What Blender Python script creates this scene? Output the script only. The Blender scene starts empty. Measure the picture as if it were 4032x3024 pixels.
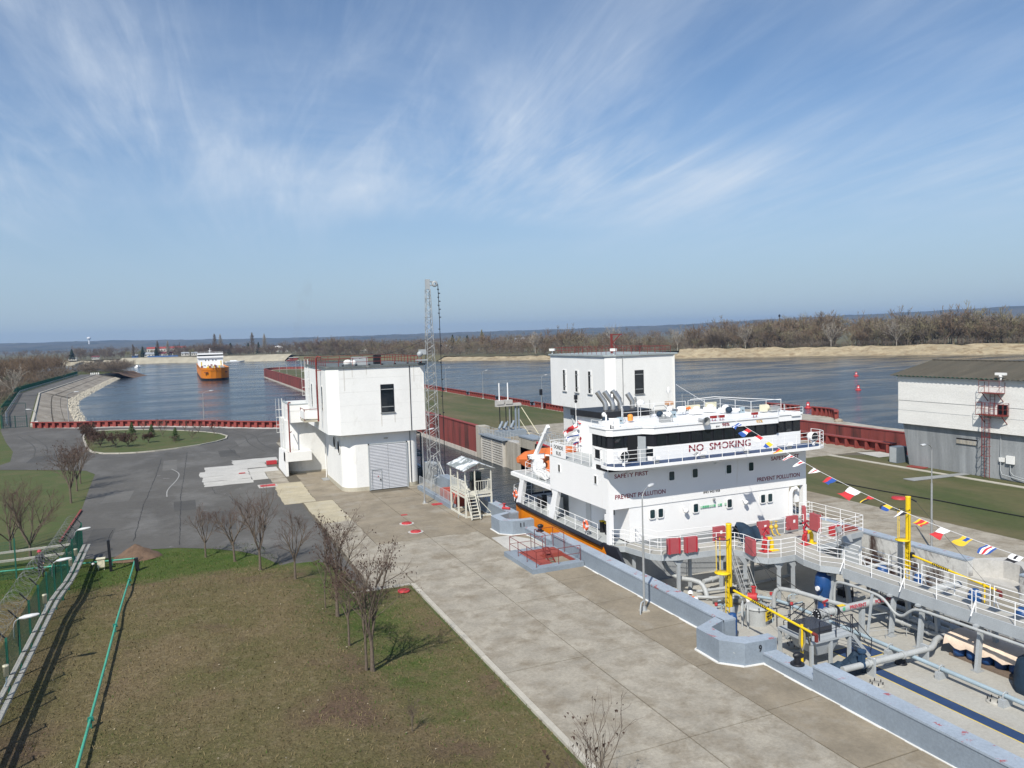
import bpy, bmesh, math, random
import numpy as np
from mathutils import Vector, Matrix
rnd = random.Random(7)
C = bpy.context.scene.collection
R = math.radians
# ------------------------------------------------------------------ camera
PSI, TH, RHO = R(23.15), R(3.51), R(1.72)
CAMH = 15.0
F_ = Vector((math.sin(PSI)*math.cos(TH), math.cos(PSI)*math.cos(TH), -math.sin(TH)))
r0_ = Vector((math.cos(PSI), -math.sin(PSI), 0)); u0_ = r0_.cross(F_)
Rv = r0_*math.cos(RHO) - u0_*math.sin(RHO); Uv = r0_*math.sin(RHO) + u0_*math.cos(RHO)
cd = bpy.data.cameras.new('camera'); cam = bpy.data.objects.new('camera', cd); C.objects.link(cam)
cam.matrix_world = Matrix(((Rv.x, Uv.x, -F_.x, 0), (Rv.y, Uv.y, -F_.y, 0), (Rv.z, Uv.z, -F_.z, CAMH), (0, 0, 0, 1)))
cd.sensor_width = 36; cd.sensor_fit = 'HORIZONTAL'; cd.lens = 36*3028/4032; cd.clip_start = .2; cd.clip_end = 40000
scene = bpy.context.scene; scene.camera = cam
# ------------------------------------------------------------------ light
SUN_EL, SUN_SH = R(46), R(43)            # elevation; shadows run 43 deg east of +Y
sd = bpy.data.lights.new('sun', 'SUN'); sd.energy = 5.0; sd.angle = R(.55); sd.color = (1, .95, .86)
sun = bpy.data.objects.new('sun', sd); C.objects.link(sun)
ldir = Vector((math.sin(SUN_SH)*math.cos(SUN_EL), math.cos(SUN_SH)*math.cos(SUN_EL), -math.sin(SUN_EL)))
sun.rotation_euler = ldir.to_track_quat('-Z', 'Y').to_euler()
wd = bpy.data.worlds.new('World'); scene.world = wd; wd.use_nodes = True
def world():
    nt = wd.node_tree; N = nt.nodes; L = nt.links; N.clear()
    out = N.new('ShaderNodeOutputWorld'); bg = N.new('ShaderNodeBackground'); bg.inputs[1].default_value = .094
    sky = N.new('ShaderNodeTexSky'); sky.sky_type = 'NISHITA'; sky.sun_disc = False
    sky.sun_elevation = SUN_EL; sky.sun_rotation = SUN_SH + math.pi; sky.altitude = 60
    sky.air_density = 1.0; sky.dust_density = .35; sky.ozone_density = 3.0
    tc = N.new('ShaderNodeTexCoord'); sep = N.new('ShaderNodeSeparateXYZ'); L.new(tc.outputs['Generated'], sep.inputs[0])
    def M(op, a, b=None, c=None):
        n = N.new('ShaderNodeMath'); n.operation = op
        for i, v in enumerate((a, b, c)):
            if v is None: continue
            if isinstance(v, (int, float)): n.inputs[i].default_value = v
            else: L.new(v, n.inputs[i])
        return n.outputs[0]
    dz = M('MAXIMUM', M('ADD', sep.outputs[2], .10), .03)
    px, py = M('DIVIDE', sep.outputs[0], dz), M('DIVIDE', sep.outputs[1], dz)
    # the cirrus streaks run along one wind direction, so they fan out from a point on the horizon
    WD = R(15)
    al = M('ADD', M('MULTIPLY', px, math.sin(WD)), M('MULTIPLY', py, math.cos(WD))); ac = M('SUBTRACT', M('MULTIPLY', px, math.cos(WD)), M('MULTIPLY', py, math.sin(WD)))
    def noise(sa, sc, detail, rough, dist, off=0, shear=0):
        c = N.new('ShaderNodeCombineXYZ'); L.new(M('ADD', M('MULTIPLY', al, sa), off), c.inputs[0]); L.new(M('ADD', M('MULTIPLY', M('ADD', ac, M('MULTIPLY', al, shear)), sc), off*.7), c.inputs[1]); c.inputs[2].default_value = off
        n = N.new('ShaderNodeTexNoise'); n.inputs['Scale'].default_value = 1
        n.inputs['Detail'].default_value = detail; n.inputs['Roughness'].default_value = rough; n.inputs['Distortion'].default_value = dist
        L.new(c.outputs[0], n.inputs[0]); return n.outputs[0]
    def ramp(v, a, b):
        r = N.new('ShaderNodeMapRange'); r.interpolation_type = 'SMOOTHSTEP'; r.inputs[1].default_value = a; r.inputs[2].default_value = b
        L.new(v, r.inputs[0]); return r.outputs[0]
    big = ramp(noise(.34, .42, 3, .5, .8, 2.3), .30, .62)
    st1 = ramp(noise(.30, 1.5, 9, .60, 1.1, 1.7, .12), .36, .78)
    st2 = ramp(noise(.7, 4.2, 10, .66, 1.6, 5.3, .2), .40, .80)
    veil = ramp(noise(.6, .9, 7, .6, .5, 9.0), .30, .78)
    d = M('ADD', M('MULTIPLY', st1, .70), M('MULTIPLY', st2, .30))
    d = M('ADD', M('MULTIPLY', M('MULTIPLY', d, big), .95), M('MULTIPLY', M('MULTIPLY', veil, big), .42))
    lo = ramp(sep.outputs[2], .06, .22)
    d = M('MINIMUM', M('MULTIPLY', M('MULTIPLY', d, lo), .95), .85)
    mix = N.new('ShaderNodeMix'); mix.data_type = 'RGBA'
    hzm = N.new('ShaderNodeMix'); hzm.data_type = 'RGBA'; L.new(M('MULTIPLY', M('SUBTRACT', 1, ramp(sep.outputs[2], -.02, .30)), .78), hzm.inputs[0]); tn = N.new('ShaderNodeVectorMath'); tn.operation = 'MULTIPLY'; L.new(sky.outputs[0], tn.inputs[0]); tn.inputs[1].default_value = (.97, 1.06, 1.13); L.new(tn.outputs[0], hzm.inputs[6]); hzm.inputs[7].default_value = (3.9, 4.85, 5.85, 1)
    L.new(d, mix.inputs[0]); L.new(hzm.outputs[2], mix.inputs[6]); mix.inputs[7].default_value = (6.6, 7.4, 8.4, 1)
    L.new(mix.outputs[2], bg.inputs[0]); L.new(bg.outputs[0], out.inputs[0])
world()
vs = scene.view_settings; vs.view_transform = 'Standard'; vs.look = 'None'; vs.gamma = 1; vs.exposure = 0.18; vs.use_curve_mapping = False
scene.cycles.max_bounces = 6; scene.cycles.diffuse_bounces = 3; scene.cycles.glossy_bounces = 3; scene.cycles.transparent_max_bounces = 8
scene.cycles.volume_bounces = 0; scene.cycles.use_denoising = True
# ------------------------------------------------------------------ materials
MATS = {}
def mat(name, col, rough=.75, var=.12, scale=1.5, col2=None, spot=None, spot_at=.6, spot_w=.06, spot_scale=2.0, streak=False, bump=0, bscale=8, metal=0, spec=.4, stretch=None, coat=0, fine=.14):
    """flat colour broken up by noise; spot = second colour where a second noise passes spot_at"""
    if name in MATS: return MATS[name]
    m = bpy.data.materials.new(name); m.use_nodes = True; MATS[name] = m
    nt = m.node_tree; N = nt.nodes; L = nt.links; b = N['Principled BSDF']
    b.inputs['Roughness'].default_value = rough; b.inputs['Metallic'].default_value = metal
    b.inputs['Specular IOR Level'].default_value = spec; b.inputs['Coat Weight'].default_value = coat
    tc = N.new('ShaderNodeTexCoord')
    def noise(sc, det=6, ro=.6, st=None, off=0, dist=0):
        mp = N.new('ShaderNodeMapping'); s = st or (1, 1, 1); mp.inputs['Scale'].default_value = (s[0]*sc, s[1]*sc, s[2]*sc); mp.inputs['Location'].default_value = (off, off*1.3, off*.7)
        L.new(tc.outputs['Object'], mp.inputs[0])
        n = N.new('ShaderNodeTexNoise'); n.inputs['Scale'].default_value = 1; n.inputs['Detail'].default_value = det; n.inputs['Roughness'].default_value = ro; n.inputs['Distortion'].default_value = dist
        L.new(mp.outputs[0], n.inputs[0]); return n.outputs[0]
    def rng(v, a, b_, c, d):
        r = N.new('ShaderNodeMapRange'); r.inputs[1].default_value = a; r.inputs[2].default_value = b_; r.inputs[3].default_value = c; r.inputs[4].default_value = d; L.new(v, r.inputs[0]); return r.outputs[0]
    def mixc(f, a, b_):
        x = N.new('ShaderNodeMix'); x.data_type = 'RGBA'
        L.new(f, x.inputs[0])
        for i, v in ((6, a), (7, b_)):
            if isinstance(v, tuple): x.inputs[i].default_value = (*v, 1)
            else: L.new(v, x.inputs[i])
        return x.outputs[2]
    st = stretch or ((1, 1, .12) if streak else None)
    c2 = col2 or tuple(min(1, c*(1+var)) for c in col); c1 = col if col2 else tuple(c*(1-var) for c in col)
    f = rng(noise(scale, 7, .62, st), .3, .7, 0, 1)
    out = mixc(f, c1, c2)
    if spot:
        g = rng(noise(spot_scale, 8, .68, st if streak else stretch, 4.3, .3), spot_at-spot_w, spot_at+spot_w, 0, 1)
        out = mixc(g, out, spot)
    if fine:
        h = rng(noise(scale*14, 4, .7), .25, .75, 1-fine, 1+fine)
        mu = N.new('ShaderNodeVectorMath'); mu.operation = 'SCALE'; L.new(out, mu.inputs[0]); L.new(h, mu.inputs[3]); out = mu.outputs[0]
    L.new(out, b.inputs['Base Color'])
    if bump:
        bp = N.new('ShaderNodeBump'); bp.inputs['Strength'].default_value = bump; bp.inputs['Distance'].default_value = .05
        L.new(noise(bscale, 6, .65), bp.inputs['Height']); L.new(bp.outputs[0], b.inputs['Normal'])
    return m
def glassmat(name, col=(.01, .014, .018), rough=.04):
    if name in MATS: return MATS[name]
    m = bpy.data.materials.new(name); m.use_nodes = True; MATS[name] = m
    b = m.node_tree.nodes['Principled BSDF']; b.inputs['Base Color'].default_value = (*col, 1); b.inputs['Roughness'].default_value = rough; b.inputs['Specular IOR Level'].default_value = .5
    return m
# ------------------------------------------------------------------ mesh helpers
def V3(p): return Vector(p)
class MB:
    """collects faces in world coordinates; build() links them as ONE mesh object"""
    def __init__(s): s.v = []; s.f = []; s.mi = []; s.cur = 0; s.sm = []
    def add(s, vs, fs, smooth=False):
        o = len(s.v); s.v += [tuple(p) for p in vs]; s.f += [tuple(i+o for i in f) for f in fs]; s.mi += [s.cur]*len(fs); s.sm += [smooth]*len(fs); return s
    def box(s, x0, x1, y0, y1, z0, z1):
        return s.add([(x0,y0,z0),(x1,y0,z0),(x1,y1,z0),(x0,y1,z0),(x0,y0,z1),(x1,y0,z1),(x1,y1,z1),(x0,y1,z1)],
                     [(0,3,2,1),(4,5,6,7),(0,1,5,4),(1,2,6,5),(2,3,7,6),(3,0,4,7)])
    def obox(s, c, sx, sy, sz, rz=0, rx=0, ry=0):
        m = Matrix.Translation(c) @ Matrix.Rotation(rz, 4, 'Z') @ Matrix.Rotation(ry, 4, 'Y') @ Matrix.Rotation(rx, 4, 'X')
        q = [m @ Vector((a*sx/2, b*sy/2, d*sz/2)) for d in (-1, 1) for (a, b) in ((-1,-1),(1,-1),(1,1),(-1,1))]
        return s.add(q, [(0,3,2,1),(4,5,6,7),(0,1,5,4),(1,2,6,5),(2,3,7,6),(3,0,4,7)])
    def bar(s, p, q, w, h=None, up=(0,0,1)):
        p, q = Vector(p), Vector(q); h = h or w; d = (q-p)
        if d.length < 1e-6: return s
        d.normalize(); u = Vector(up)
        if abs(d.dot(u)) > .98: u = Vector((0,1,0))
        x = d.cross(u).normalized(); y = x.cross(d)
        vs = [e + x*a*w/2 + y*b*h/2 for e in (p, q) for (a, b) in ((-1,-1),(1,-1),(1,1),(-1,1))]
        return s.add(vs, [(0,1,2,3),(7,6,5,4),(0,4,5,1),(1,5,6,2),(2,6,7,3),(3,7,4,0)])
    def cyl(s, p, q, r0, r1=None, n=10, cap=True):
        p, q = Vector(p), Vector(q); r1 = r0 if r1 is None else r1; d = q-p
        if d.length < 1e-6: return s
        d.normalize(); u = Vector((0,0,1)) if abs(d.z) < .95 else Vector((1,0,0))
        x = d.cross(u).normalized(); y = x.cross(d); vs = []
        for e, r in ((p, r0), (q, r1)):
            vs += [e + (x*math.cos(2*math.pi*i/n) + y*math.sin(2*math.pi*i/n))*r for i in range(n)]
        fs = [((i+1)%n, i, n+i, n+(i+1)%n) for i in range(n)]
        s.add(vs, fs, n > 5)
        if cap: s.add(vs, [tuple(range(n)), tuple(range(2*n-1, n-1, -1))])
        return s
    def tube(s, pts, r, n=8, cap=True, closed=False):
        pts = [Vector(p) for p in pts]; m = len(pts); rr = r if isinstance(r, (list, tuple)) else [r]*m
        vs = []; prevx = None
        for i, p in enumerate(pts):
            if closed: d = pts[(i+1) % m]-pts[i-1]
            else: d = pts[min(i+1, m-1)]-pts[max(i-1, 0)]
            d.normalize()
            if prevx is None:
                u = Vector((0,0,1)) if abs(d.z) < .9 else Vector((1,0,0)); x = d.cross(u).normalized()
            else:
                x = (prevx - d*prevx.dot(d)).normalized()
            prevx = x; y = x.cross(d)
            vs += [p + (x*math.cos(2*math.pi*k/n) + y*math.sin(2*math.pi*k/n))*rr[i] for k in range(n)]
        fs = []
        for i in range(m if closed else m-1):
            j = (i+1) % m
            fs += [(i*n+(k+1)%n, i*n+k, j*n+k, j*n+(k+1)%n) for k in range(n)]
        s.add(vs, fs, n > 3)
        if cap and not closed: s.add([vs[k] for k in range(n)] + [vs[(m-1)*n+k] for k in range(n)], [tuple(range(n)), tuple(range(2*n-1, n-1, -1))])
        return s
    def prism(s, poly, z0, z1, top=True, bottom=False):
        n = len(poly); A = sum(poly[i][0]*poly[(i+1)%n][1]-poly[(i+1)%n][0]*poly[i][1] for i in range(n))
        if A < 0: poly = poly[::-1]
        vs = [(x, y, z0) for x, y in poly] + [(x, y, z1) for x, y in poly]
        fs = [(i, (i+1)%n, n+(i+1)%n, n+i) for i in range(n)]
        if top: fs.append(tuple(range(n, 2*n)))
        if bottom: fs.append(tuple(range(n-1, -1, -1)))
        return s.add(vs, fs)
    def sheet(s, poly, z):
        n = len(poly); A = sum(poly[i][0]*poly[(i+1)%n][1]-poly[(i+1)%n][0]*poly[i][1] for i in range(n))
        if A < 0: poly = poly[::-1]
        return s.add([(x, y, z) for x, y in poly], [tuple(range(n))])
    def quad(s, a, b, c, d): return s.add([a, b, c, d], [(0, 1, 2, 3)])
    def lathe(s, c, prof, n=16, axis='Z'):
        c = Vector(c); vs = []
        for r, h in prof:
            for i in range(n):
                a = 2*math.pi*i/n; p = (r*math.cos(a), r*math.sin(a), h)
                if axis == 'X': p = (p[2], p[0], p[1])
                if axis == 'Y': p = (p[0], p[2], p[1])
                vs.append(c + Vector(p))
        m = len(prof); fs = [(i*n+k, i*n+(k+1)%n, (i+1)*n+(k+1)%n, (i+1)*n+k) for i in range(m-1) for k in range(n)]
        return s.add(vs, fs, True)
    def sphere(s, c, r, n=10, m=6, sc=(1,1,1)):
        pr = [(max(.001, math.sin(math.pi*i/m))*r, -math.cos(math.pi*i/m)*r) for i in range(m+1)]
        o = len(s.v); s.lathe((0,0,0), pr, n)
        s.v[o:] = [(c[0]+x*sc[0], c[1]+y*sc[1], c[2]+z*sc[2]) for x, y, z in s.v[o:]]
        return s
    def rail(s, pts, h=1.0, r=.025, bars=(1, .66, .33), step=1.6, post=.03, closed=False):
        """a railing: horizontal rails at fractions of h, posts at every corner and every step"""
        pts = [Vector(p) for p in pts]; r *= .74; post *= .74
        if closed: pts = pts + [pts[0]]
        for f in bars:
            for a, b in zip(pts, pts[1:]): s.cyl(a+Vector((0,0,h*f)), b+Vector((0,0,h*f)), r if f == 1 else r*.8, n=6)
        for a, b in zip(pts, pts[1:]):
            k = max(1, round((b-a).length/step))
            for i in range(k): q = a.lerp(b, i/k); s.cyl(q, q+Vector((0,0,h)), post, n=6)
        if not closed: s.cyl(pts[-1], pts[-1]+Vector((0,0,h)), post, n=6)
        return s
    def build(s, name, mats, parent=None, **kw):
        me = bpy.data.meshes.new(name); off = Vector((0,0,0))
        p = parent
        while p is not None: off = off + p.location; p = p.parent
        v = np.array(s.v, dtype=np.float64).reshape(-1, 3) - np.array(off)
        me.from_pydata(v.tolist(), [], s.f)
        if not isinstance(mats, (list, tuple)): mats = [mats]
        for m in mats: me.materials.append(m)
        if any(s.mi): me.polygons.foreach_set('material_index', s.mi)
        if any(s.sm): me.polygons.foreach_set('use_smooth', s.sm)
        me.update()
        o = bpy.data.objects.new(name, me); C.objects.link(o); o.parent = parent
        tag(o, **kw); return o
def tag(o, label=None, cat=None, group=None, kind=None):
    if label: o['label'] = label
    if cat: o['category'] = cat
    if group: o['group'] = group
    if kind: o['kind'] = kind
    return o
def thing(name, label, cat, loc=(0,0,0), group=None, rz=0):
    o = bpy.data.objects.new(name, None); C.objects.link(o); o.location = loc; o.rotation_euler = (0,0,rz); o.empty_display_size = .3
    return tag(o, label, cat, group)
def copy_tree(o, parent=None):
    c = o.copy(); C.objects.link(c); c.parent = parent
    for ch in [x for x in o.children]: copy_tree(ch, c)
    return c
def dup(o, loc, rz=None, label=None, sc=None):
    c = copy_tree(o); c.location = loc
    if rz is not None: c.rotation_euler = (0,0,rz)
    if sc: c.scale = (sc,)*3 if not isinstance(sc, tuple) else sc
    if label: c['label'] = label
    return c
def lettering(body, p, width, height, face, m, parent, thick=.012, name='lettering', rot=None, label=None, bold=.014):
    """flat letters; p = lower-left corner; face '-Y' or '-X' (outward normal)"""
    cu = bpy.data.curves.new('txt', 'FONT'); cu.body = body; cu.extrude = .5; cu.size = 1; cu.resolution_u = 3; cu.offset = bold if 'M' not in body else 0
    t = bpy.data.objects.new('txt', cu); C.objects.link(t)
    dg = bpy.context.evaluated_depsgraph_get(); dg.update()
    me = bpy.data.meshes.new_from_object(t.evaluated_get(dg)); bpy.data.objects.remove(t); bpy.data.curves.remove(cu)
    n = len(me.vertices); v = np.empty(n*3); me.vertices.foreach_get('co', v); v = v.reshape(-1, 3)
    lo, hi = v.min(0), v.max(0); v = (v-lo)/(hi-lo); v[:, 2] -= .5
    v *= (width, height, thick); twin = ('M' in body and bold > 0)
    if rot is not None: M = np.array(rot)              # 3x3: columns = local x (reading), y (up), z (out)
    elif face == '-Y': M = np.array(((1,0,0),(0,0,-1),(0,1,0)))
    elif face == '-X': M = np.array(((0,0,-1),(-1,0,0),(0,1,0)))
    else: M = np.eye(3)
    off = Vector((0,0,0)); q = parent
    while q is not None: off = off + q.location; q = q.parent
    v = v @ M.T + np.array(p) - np.array(off)
    if twin:      # heavier stroke: a second copy a little to the side and slightly proud
        bm = bmesh.new(); bm.from_mesh(me); geo = bmesh.ops.duplicate(bm, geom=bm.verts[:]+bm.edges[:]+bm.faces[:]); bm.to_mesh(me); bm.free()
        sh = M @ np.array((height*.055, 0, .004)); v = np.concatenate([v, v+sh])
    me.vertices.foreach_set('co', v.ravel()); me.materials.clear(); me.materials.append(m); me.name = name; me.update()
    o = bpy.data.objects.new(name, me); C.objects.link(o); o.parent = parent
    if label: o['label'] = label
    return o
def tri_mesh(name, verts, tris, m, parent=None, **kw):
    """fast mesh from numpy arrays"""
    me = bpy.data.meshes.new(name); nv, nf = len(verts), len(tris); k = tris.shape[1]
    me.vertices.add(nv); me.vertices.foreach_set('co', np.ascontiguousarray(verts, dtype=np.float32).ravel())
    me.loops.add(nf*k); me.loops.foreach_set('vertex_index', np.ascontiguousarray(tris, dtype=np.int32).ravel())
    me.polygons.add(nf); me.polygons.foreach_set('loop_start', np.arange(0, nf*k, k, dtype=np.int32))
    me.update(calc_edges=True); me.materials.append(m)
    o = bpy.data.objects.new(name, me); C.objects.link(o); o.parent = parent; return tag(o, **kw)
def chaikin(p, it=2, closed=True):
    for _ in range(it):
        q = []; n = len(p)
        for i in range(n if closed else n-1):
            a, b = p[i], p[(i+1) % n]
            q += [tuple(.75*a[k]+.25*b[k] for k in range(len(a))), tuple(.25*a[k]+.75*b[k] for k in range(len(a)))]
        p = q if closed else [p[0]]+q[1:-1]+[p[-1]]
    return p
def sstep(t): t = min(1, max(0, t)); return t*t*(3-2*t)
def lamp_head(mb, p, d, s=1):
    """cobra head luminaire at p pointing along unit d"""
    p = Vector(p); d = Vector(d).normalized(); x = d.cross(Vector((0,0,1))).normalized(); up = x.cross(d)
    prof = [(0, .05, .04), (.12, .10, .07), (.2, .13, .09), (.42, .15, .08), (.62, .11, .06), (.72, .03, .03)]
    vs = []
    for t, w, h in prof:
        for k in range(8):
            a = 2*math.pi*k/8; vs.append(p + d*t*s + x*math.cos(a)*w*s + up*math.sin(a)*h*s)
    n = 8; fs = [(i*n+(k+1)%n, i*n+k, (i+1)*n+k, (i+1)*n+(k+1)%n) for i in range(len(prof)-1) for k in range(n)]
    mb.add(vs, fs, True); mb.add([vs[k] for k in range(8)], [tuple(range(8))])
# ------------------------------------------------------------------ named materials
m_white = mat('white_plaster', (.74,.74,.72), .8, .05, .35, spot=(.58,.57,.53), spot_at=.68, spot_w=.10, spot_scale=.5, bump=.10, bscale=5, fine=.035, stretch=(1,1,.45))
m_whitew = mat('weathered_white_plaster', (.66,.66,.64), .85, .10, .5, spot=(.42,.40,.36), spot_at=.66, spot_w=.12, spot_scale=.8, bump=.25, bscale=4, fine=.05, stretch=(1,1,.4))
m_brickw = mat('whitewashed_brick', (.72,.71,.68), .85, .07, .8, spot=(.40,.37,.32), spot_at=.72, spot_w=.06, spot_scale=1.3, bump=.5, bscale=9, stretch=(1,.35,1.6))
m_greyplaster = mat('grey_plaster', (.275,.29,.30), .85, .28, .6, spot=(.15,.16,.17), spot_at=.56, spot_w=.15, spot_scale=.5, streak=True, bump=.2)
m_plinth = mat('beige_plinth', (.42,.39,.31), .85, .12, .8)
m_roofdark = mat('dark_roofing', (.10,.115,.12), .8, .3, .7, spot=(.25,.26,.25), spot_at=.62, spot_scale=.8)
m_roofgrey = mat('grey_roofing', (.30,.34,.35), .7, .15, .6)
m_asphalt = mat('asphalt', (.086,.082,.075), .9, .16, .12, spot=(.135,.132,.125), spot_at=.60, spot_w=.12, spot_scale=.22, bump=.25, bscale=40, stretch=(1,.6,1))
m_crack = mat('tar_crack', (.02,.02,.02), .8, .2, 2)
m_conc = mat('quay_concrete', (.305,.278,.228), .88, .2, .6, spot=(.205,.175,.13), spot_at=.56, spot_w=.10, spot_scale=.7, bump=.25, bscale=14, fine=.2)
m_concb = mat('brown_stained_concrete', (.225,.192,.142), .88, .22, .5, spot=(.29,.265,.22), spot_at=.62, spot_w=.10, spot_scale=.55, bump=.25, bscale=14)
m_concl = mat('pale_concrete', (.43,.42,.395), .88, .12, .4, spot=(.38,.37,.34), spot_at=.62, spot_w=.10, spot_scale=.5, bump=.2, bscale=10)
m_concy = mat('yellowish_concrete', (.39,.345,.245), .88, .14, .5, spot=(.40,.37,.30), spot_at=.60, spot_w=.10, spot_scale=.5, bump=.2, bscale=10)
m_concold = mat('old_lock_concrete', (.36,.335,.285), .9, .15, .4, spot=(.15,.13,.10), spot_at=.60, spot_w=.12, spot_scale=.5, streak=True, bump=.3, bscale=6)
m_joint = mat('joint_soil', (.11,.095,.07), .95, .2, 3)
m_kerb = mat('kerb_concrete', (.40,.375,.32), .9, .15, 1.2)
m_parapet = mat('bluegrey_parapet_paint', (.215,.255,.30), .6, .12, .6, spot=(.50,.51,.48), spot_at=.72, spot_w=.03, spot_scale=1.4, bump=.12, bscale=8)
m_partop = mat('worn_bluegrey_top_paint', (.30,.35,.41), .6, .12, .6, spot=(.33,.10,.11), spot_at=.62, spot_w=.02, spot_scale=1.7, bump=.12, bscale=8)
m_seal = mat('white_joint_sealant', (.66,.66,.64), .8, .1, 2)
m_red = mat('red_wall_paint', (.225,.046,.038), .7, .16, .7, spot=(.16,.045,.035), spot_at=.60, spot_w=.10, spot_scale=.6, bump=.15)
m_redrust = mat('rust_streaked_red_steel', (.215,.05,.042), .75, .2, .5, spot=(.055,.026,.020), spot_at=.56, spot_w=.07, spot_scale=.55, streak=True, bump=.15)
m_pierbase = mat('pale_pier_footing', (.46,.42,.37), .9, .15, .8, streak=True, spot=(.26,.22,.19), spot_at=.6)
m_redrail = mat('dark_red_rail_paint', (.17,.03,.026), .6, .15, 2)
m_redfloor = mat('red_lead_plate', (.26,.055,.042), .7, .12, 1)
m_brightred = mat('bright_red_paint', (.42,.035,.04), .55, .12, 2)
m_cabred = mat('faded_red_cabinet_paint', (.36,.075,.085), .55, .08, 2)
m_grass = mat('spring_lawn', (.050,.078,.017), .95, .25, .25, col2=(.078,.082,.028), spot=(.105,.092,.042), spot_at=.62, spot_w=.12, spot_scale=.35, bump=.5, bscale=30)
m_galv = mat('galvanised_steel', (.34,.35,.35), .5, .12, 2, metal=.3)
m_greypaint = mat('grey_steel_paint', (.36,.385,.40), .5, .08, 1.2)
m_tankpipe = mat('grey_deck_pipe_paint', (.37,.385,.385), .5, .10, 1.2, spot=(.25,.20,.15), spot_at=.74, spot_w=.04, spot_scale=2)
m_bluegrey = mat('blue_grey_pipe_paint', (.30,.38,.43), .5, .10, 1.2)
m_deck = mat('beige_grey_deck_paint', (.37,.36,.325), .75, .10, .5, spot=(.33,.31,.27), spot_at=.60, spot_w=.12, spot_scale=.7, bump=.06)
m_housegrey = mat('grey_ship_steel', (.30,.315,.325), .5, .10, .6)
m_ship = mat('white_ship_paint', (.80,.80,.795), .38, .02, .5, spot=(.66,.63,.58), spot_at=.70, spot_w=.07, spot_scale=.8, streak=True, fine=.015)
m_shipdeck = mat('grey_ship_deck', (.38,.40,.40), .7, .1, .8)
m_navy = mat('navy_blue_walkway_paint', (.022,.05,.125), .6, .12, 1.5)
m_shipname = mat('dark_red_lettering', (.20,.012,.03), .5, .05, 3)
m_black = mat('black_paint', (.012,.013,.017), .45, .2, 2)
m_rubber = mat('black_fender_rubber', (.016,.018,.026), .55, .2, 2)
m_orange = mat('orange_hull_paint', (.72,.225,.012), .45, .06, .8, spot=(.55,.17,.02), spot_at=.7, spot_scale=.9)
m_yellow = mat('yellow_crane_paint', (.72,.50,.012), .4, .06, 1)
m_blue = mat('blue_machine_paint', (.013,.06,.19), .45, .1, 2)
m_bluedark = mat('dark_blue_tarpaulin', (.012,.03,.055), .75, .3, 3, bump=.5, bscale=7)
m_cream = mat('cream_box_paint', (.66,.62,.46), .6, .06, 2)
m_green = mat('green_fence_paint', (.012,.10,.068), .55, .12, 2)
m_pipegreen = mat('mint_green_pipe_paint', (.06,.33,.22), .5, .12, 2, spot=(.03,.20,.13), spot_at=.62, spot_scale=1.2)
m_tray = mat('grey_cable_tray', (.40,.385,.34), .6, .10, 1.5)
m_bark = mat('grey_brown_bark', (.125,.098,.075), .95, .3, 6, bump=.6, bscale=20)
m_barkpale = mat('pale_bark', (.30,.27,.225), .95, .25, 4)
m_twig = mat('red_brown_twigs', (.115,.075,.060), .95, .25, 1.5)
m_twigfar = mat('grey_brown_far_twigs', (.165,.132,.10), .95, .30, .09, fine=False)
m_twigred = mat('rusty_far_twigs', (.160,.112,.072), .95, .30, .09, fine=False)
m_willow = mat('yellow_green_far_twigs', (.22,.20,.095), .95, .30, .1, fine=False)
m_conifer = mat('dark_conifer_needles', (.018,.032,.018), .95, .4, .5, fine=False)
m_dryleaf = mat('dry_seed_clusters', (.055,.032,.024), .9, .4, 4)
m_sand = mat('pale_river_sand', (.30,.25,.165), .95, .25, .14, spot=(.20,.15,.09), spot_at=.55, spot_w=.07, spot_scale=.22, stretch=(1,1,3), bump=.6, bscale=1.2)
m_bankc = mat('pale_bank_slabs', (.34,.31,.235), .95, .16, .10, spot=(.27,.24,.18), spot_at=.58, spot_w=.12, spot_scale=.12)
m_slab = mat('weathered_embankment_slab', (.30,.265,.215), .92, .22, .30, spot=(.17,.14,.105), spot_at=.58, spot_w=.14, spot_scale=.25, stretch=(1,.35,1))
m_riprap = mat('pale_rubble', (.42,.385,.31), .95, .3, 1.4, bump=.9, bscale=3)
m_rock = mat('brown_boulder', (.30,.25,.195), .95, .3, 2.5, bump=.6, bscale=4)
m_hill = mat('steppe_hillside', (.060,.060,.040), .98, .3, .0035, col2=(.115,.10,.07), spot=(.035,.04,.025), spot_at=.56, spot_w=.06, spot_scale=.0035, fine=False)
m_plain = mat('far_plain_grass', (.10,.092,.050), .98, .3, .012, fine=False)
m_dirt = mat('reddish_dirt', (.13,.085,.058), .95, .3, 2, bump=.8, bscale=6)
m_glass = glassmat('dark_window_glass')
m_glassb = glassmat('blue_green_window_glass', (.012,.035,.042))
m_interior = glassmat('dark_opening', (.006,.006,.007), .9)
m_chrome = mat('bare_exhaust_steel', (.48,.47,.45), .35, .15, 2, metal=.8)
m_helmet = glassmat('white_helmet_plastic', (.8,.8,.8), .3)
m_skin = glassmat('skin', (.45,.27,.19), .6)
m_hivis = glassmat('orange_hi_vis_cloth', (.85,.16,.03), .8)
m_darkcloth = glassmat('dark_work_cloth', (.02,.022,.028), .9)
m_flagc = {k: glassmat('flag_'+k, c, .8) for k, c in dict(red=(.50,.03,.035), white=(.72,.72,.73), blue=(.02,.075,.30), yellow=(.64,.44,.03), black=(.015,.015,.018)).items()}
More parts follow.
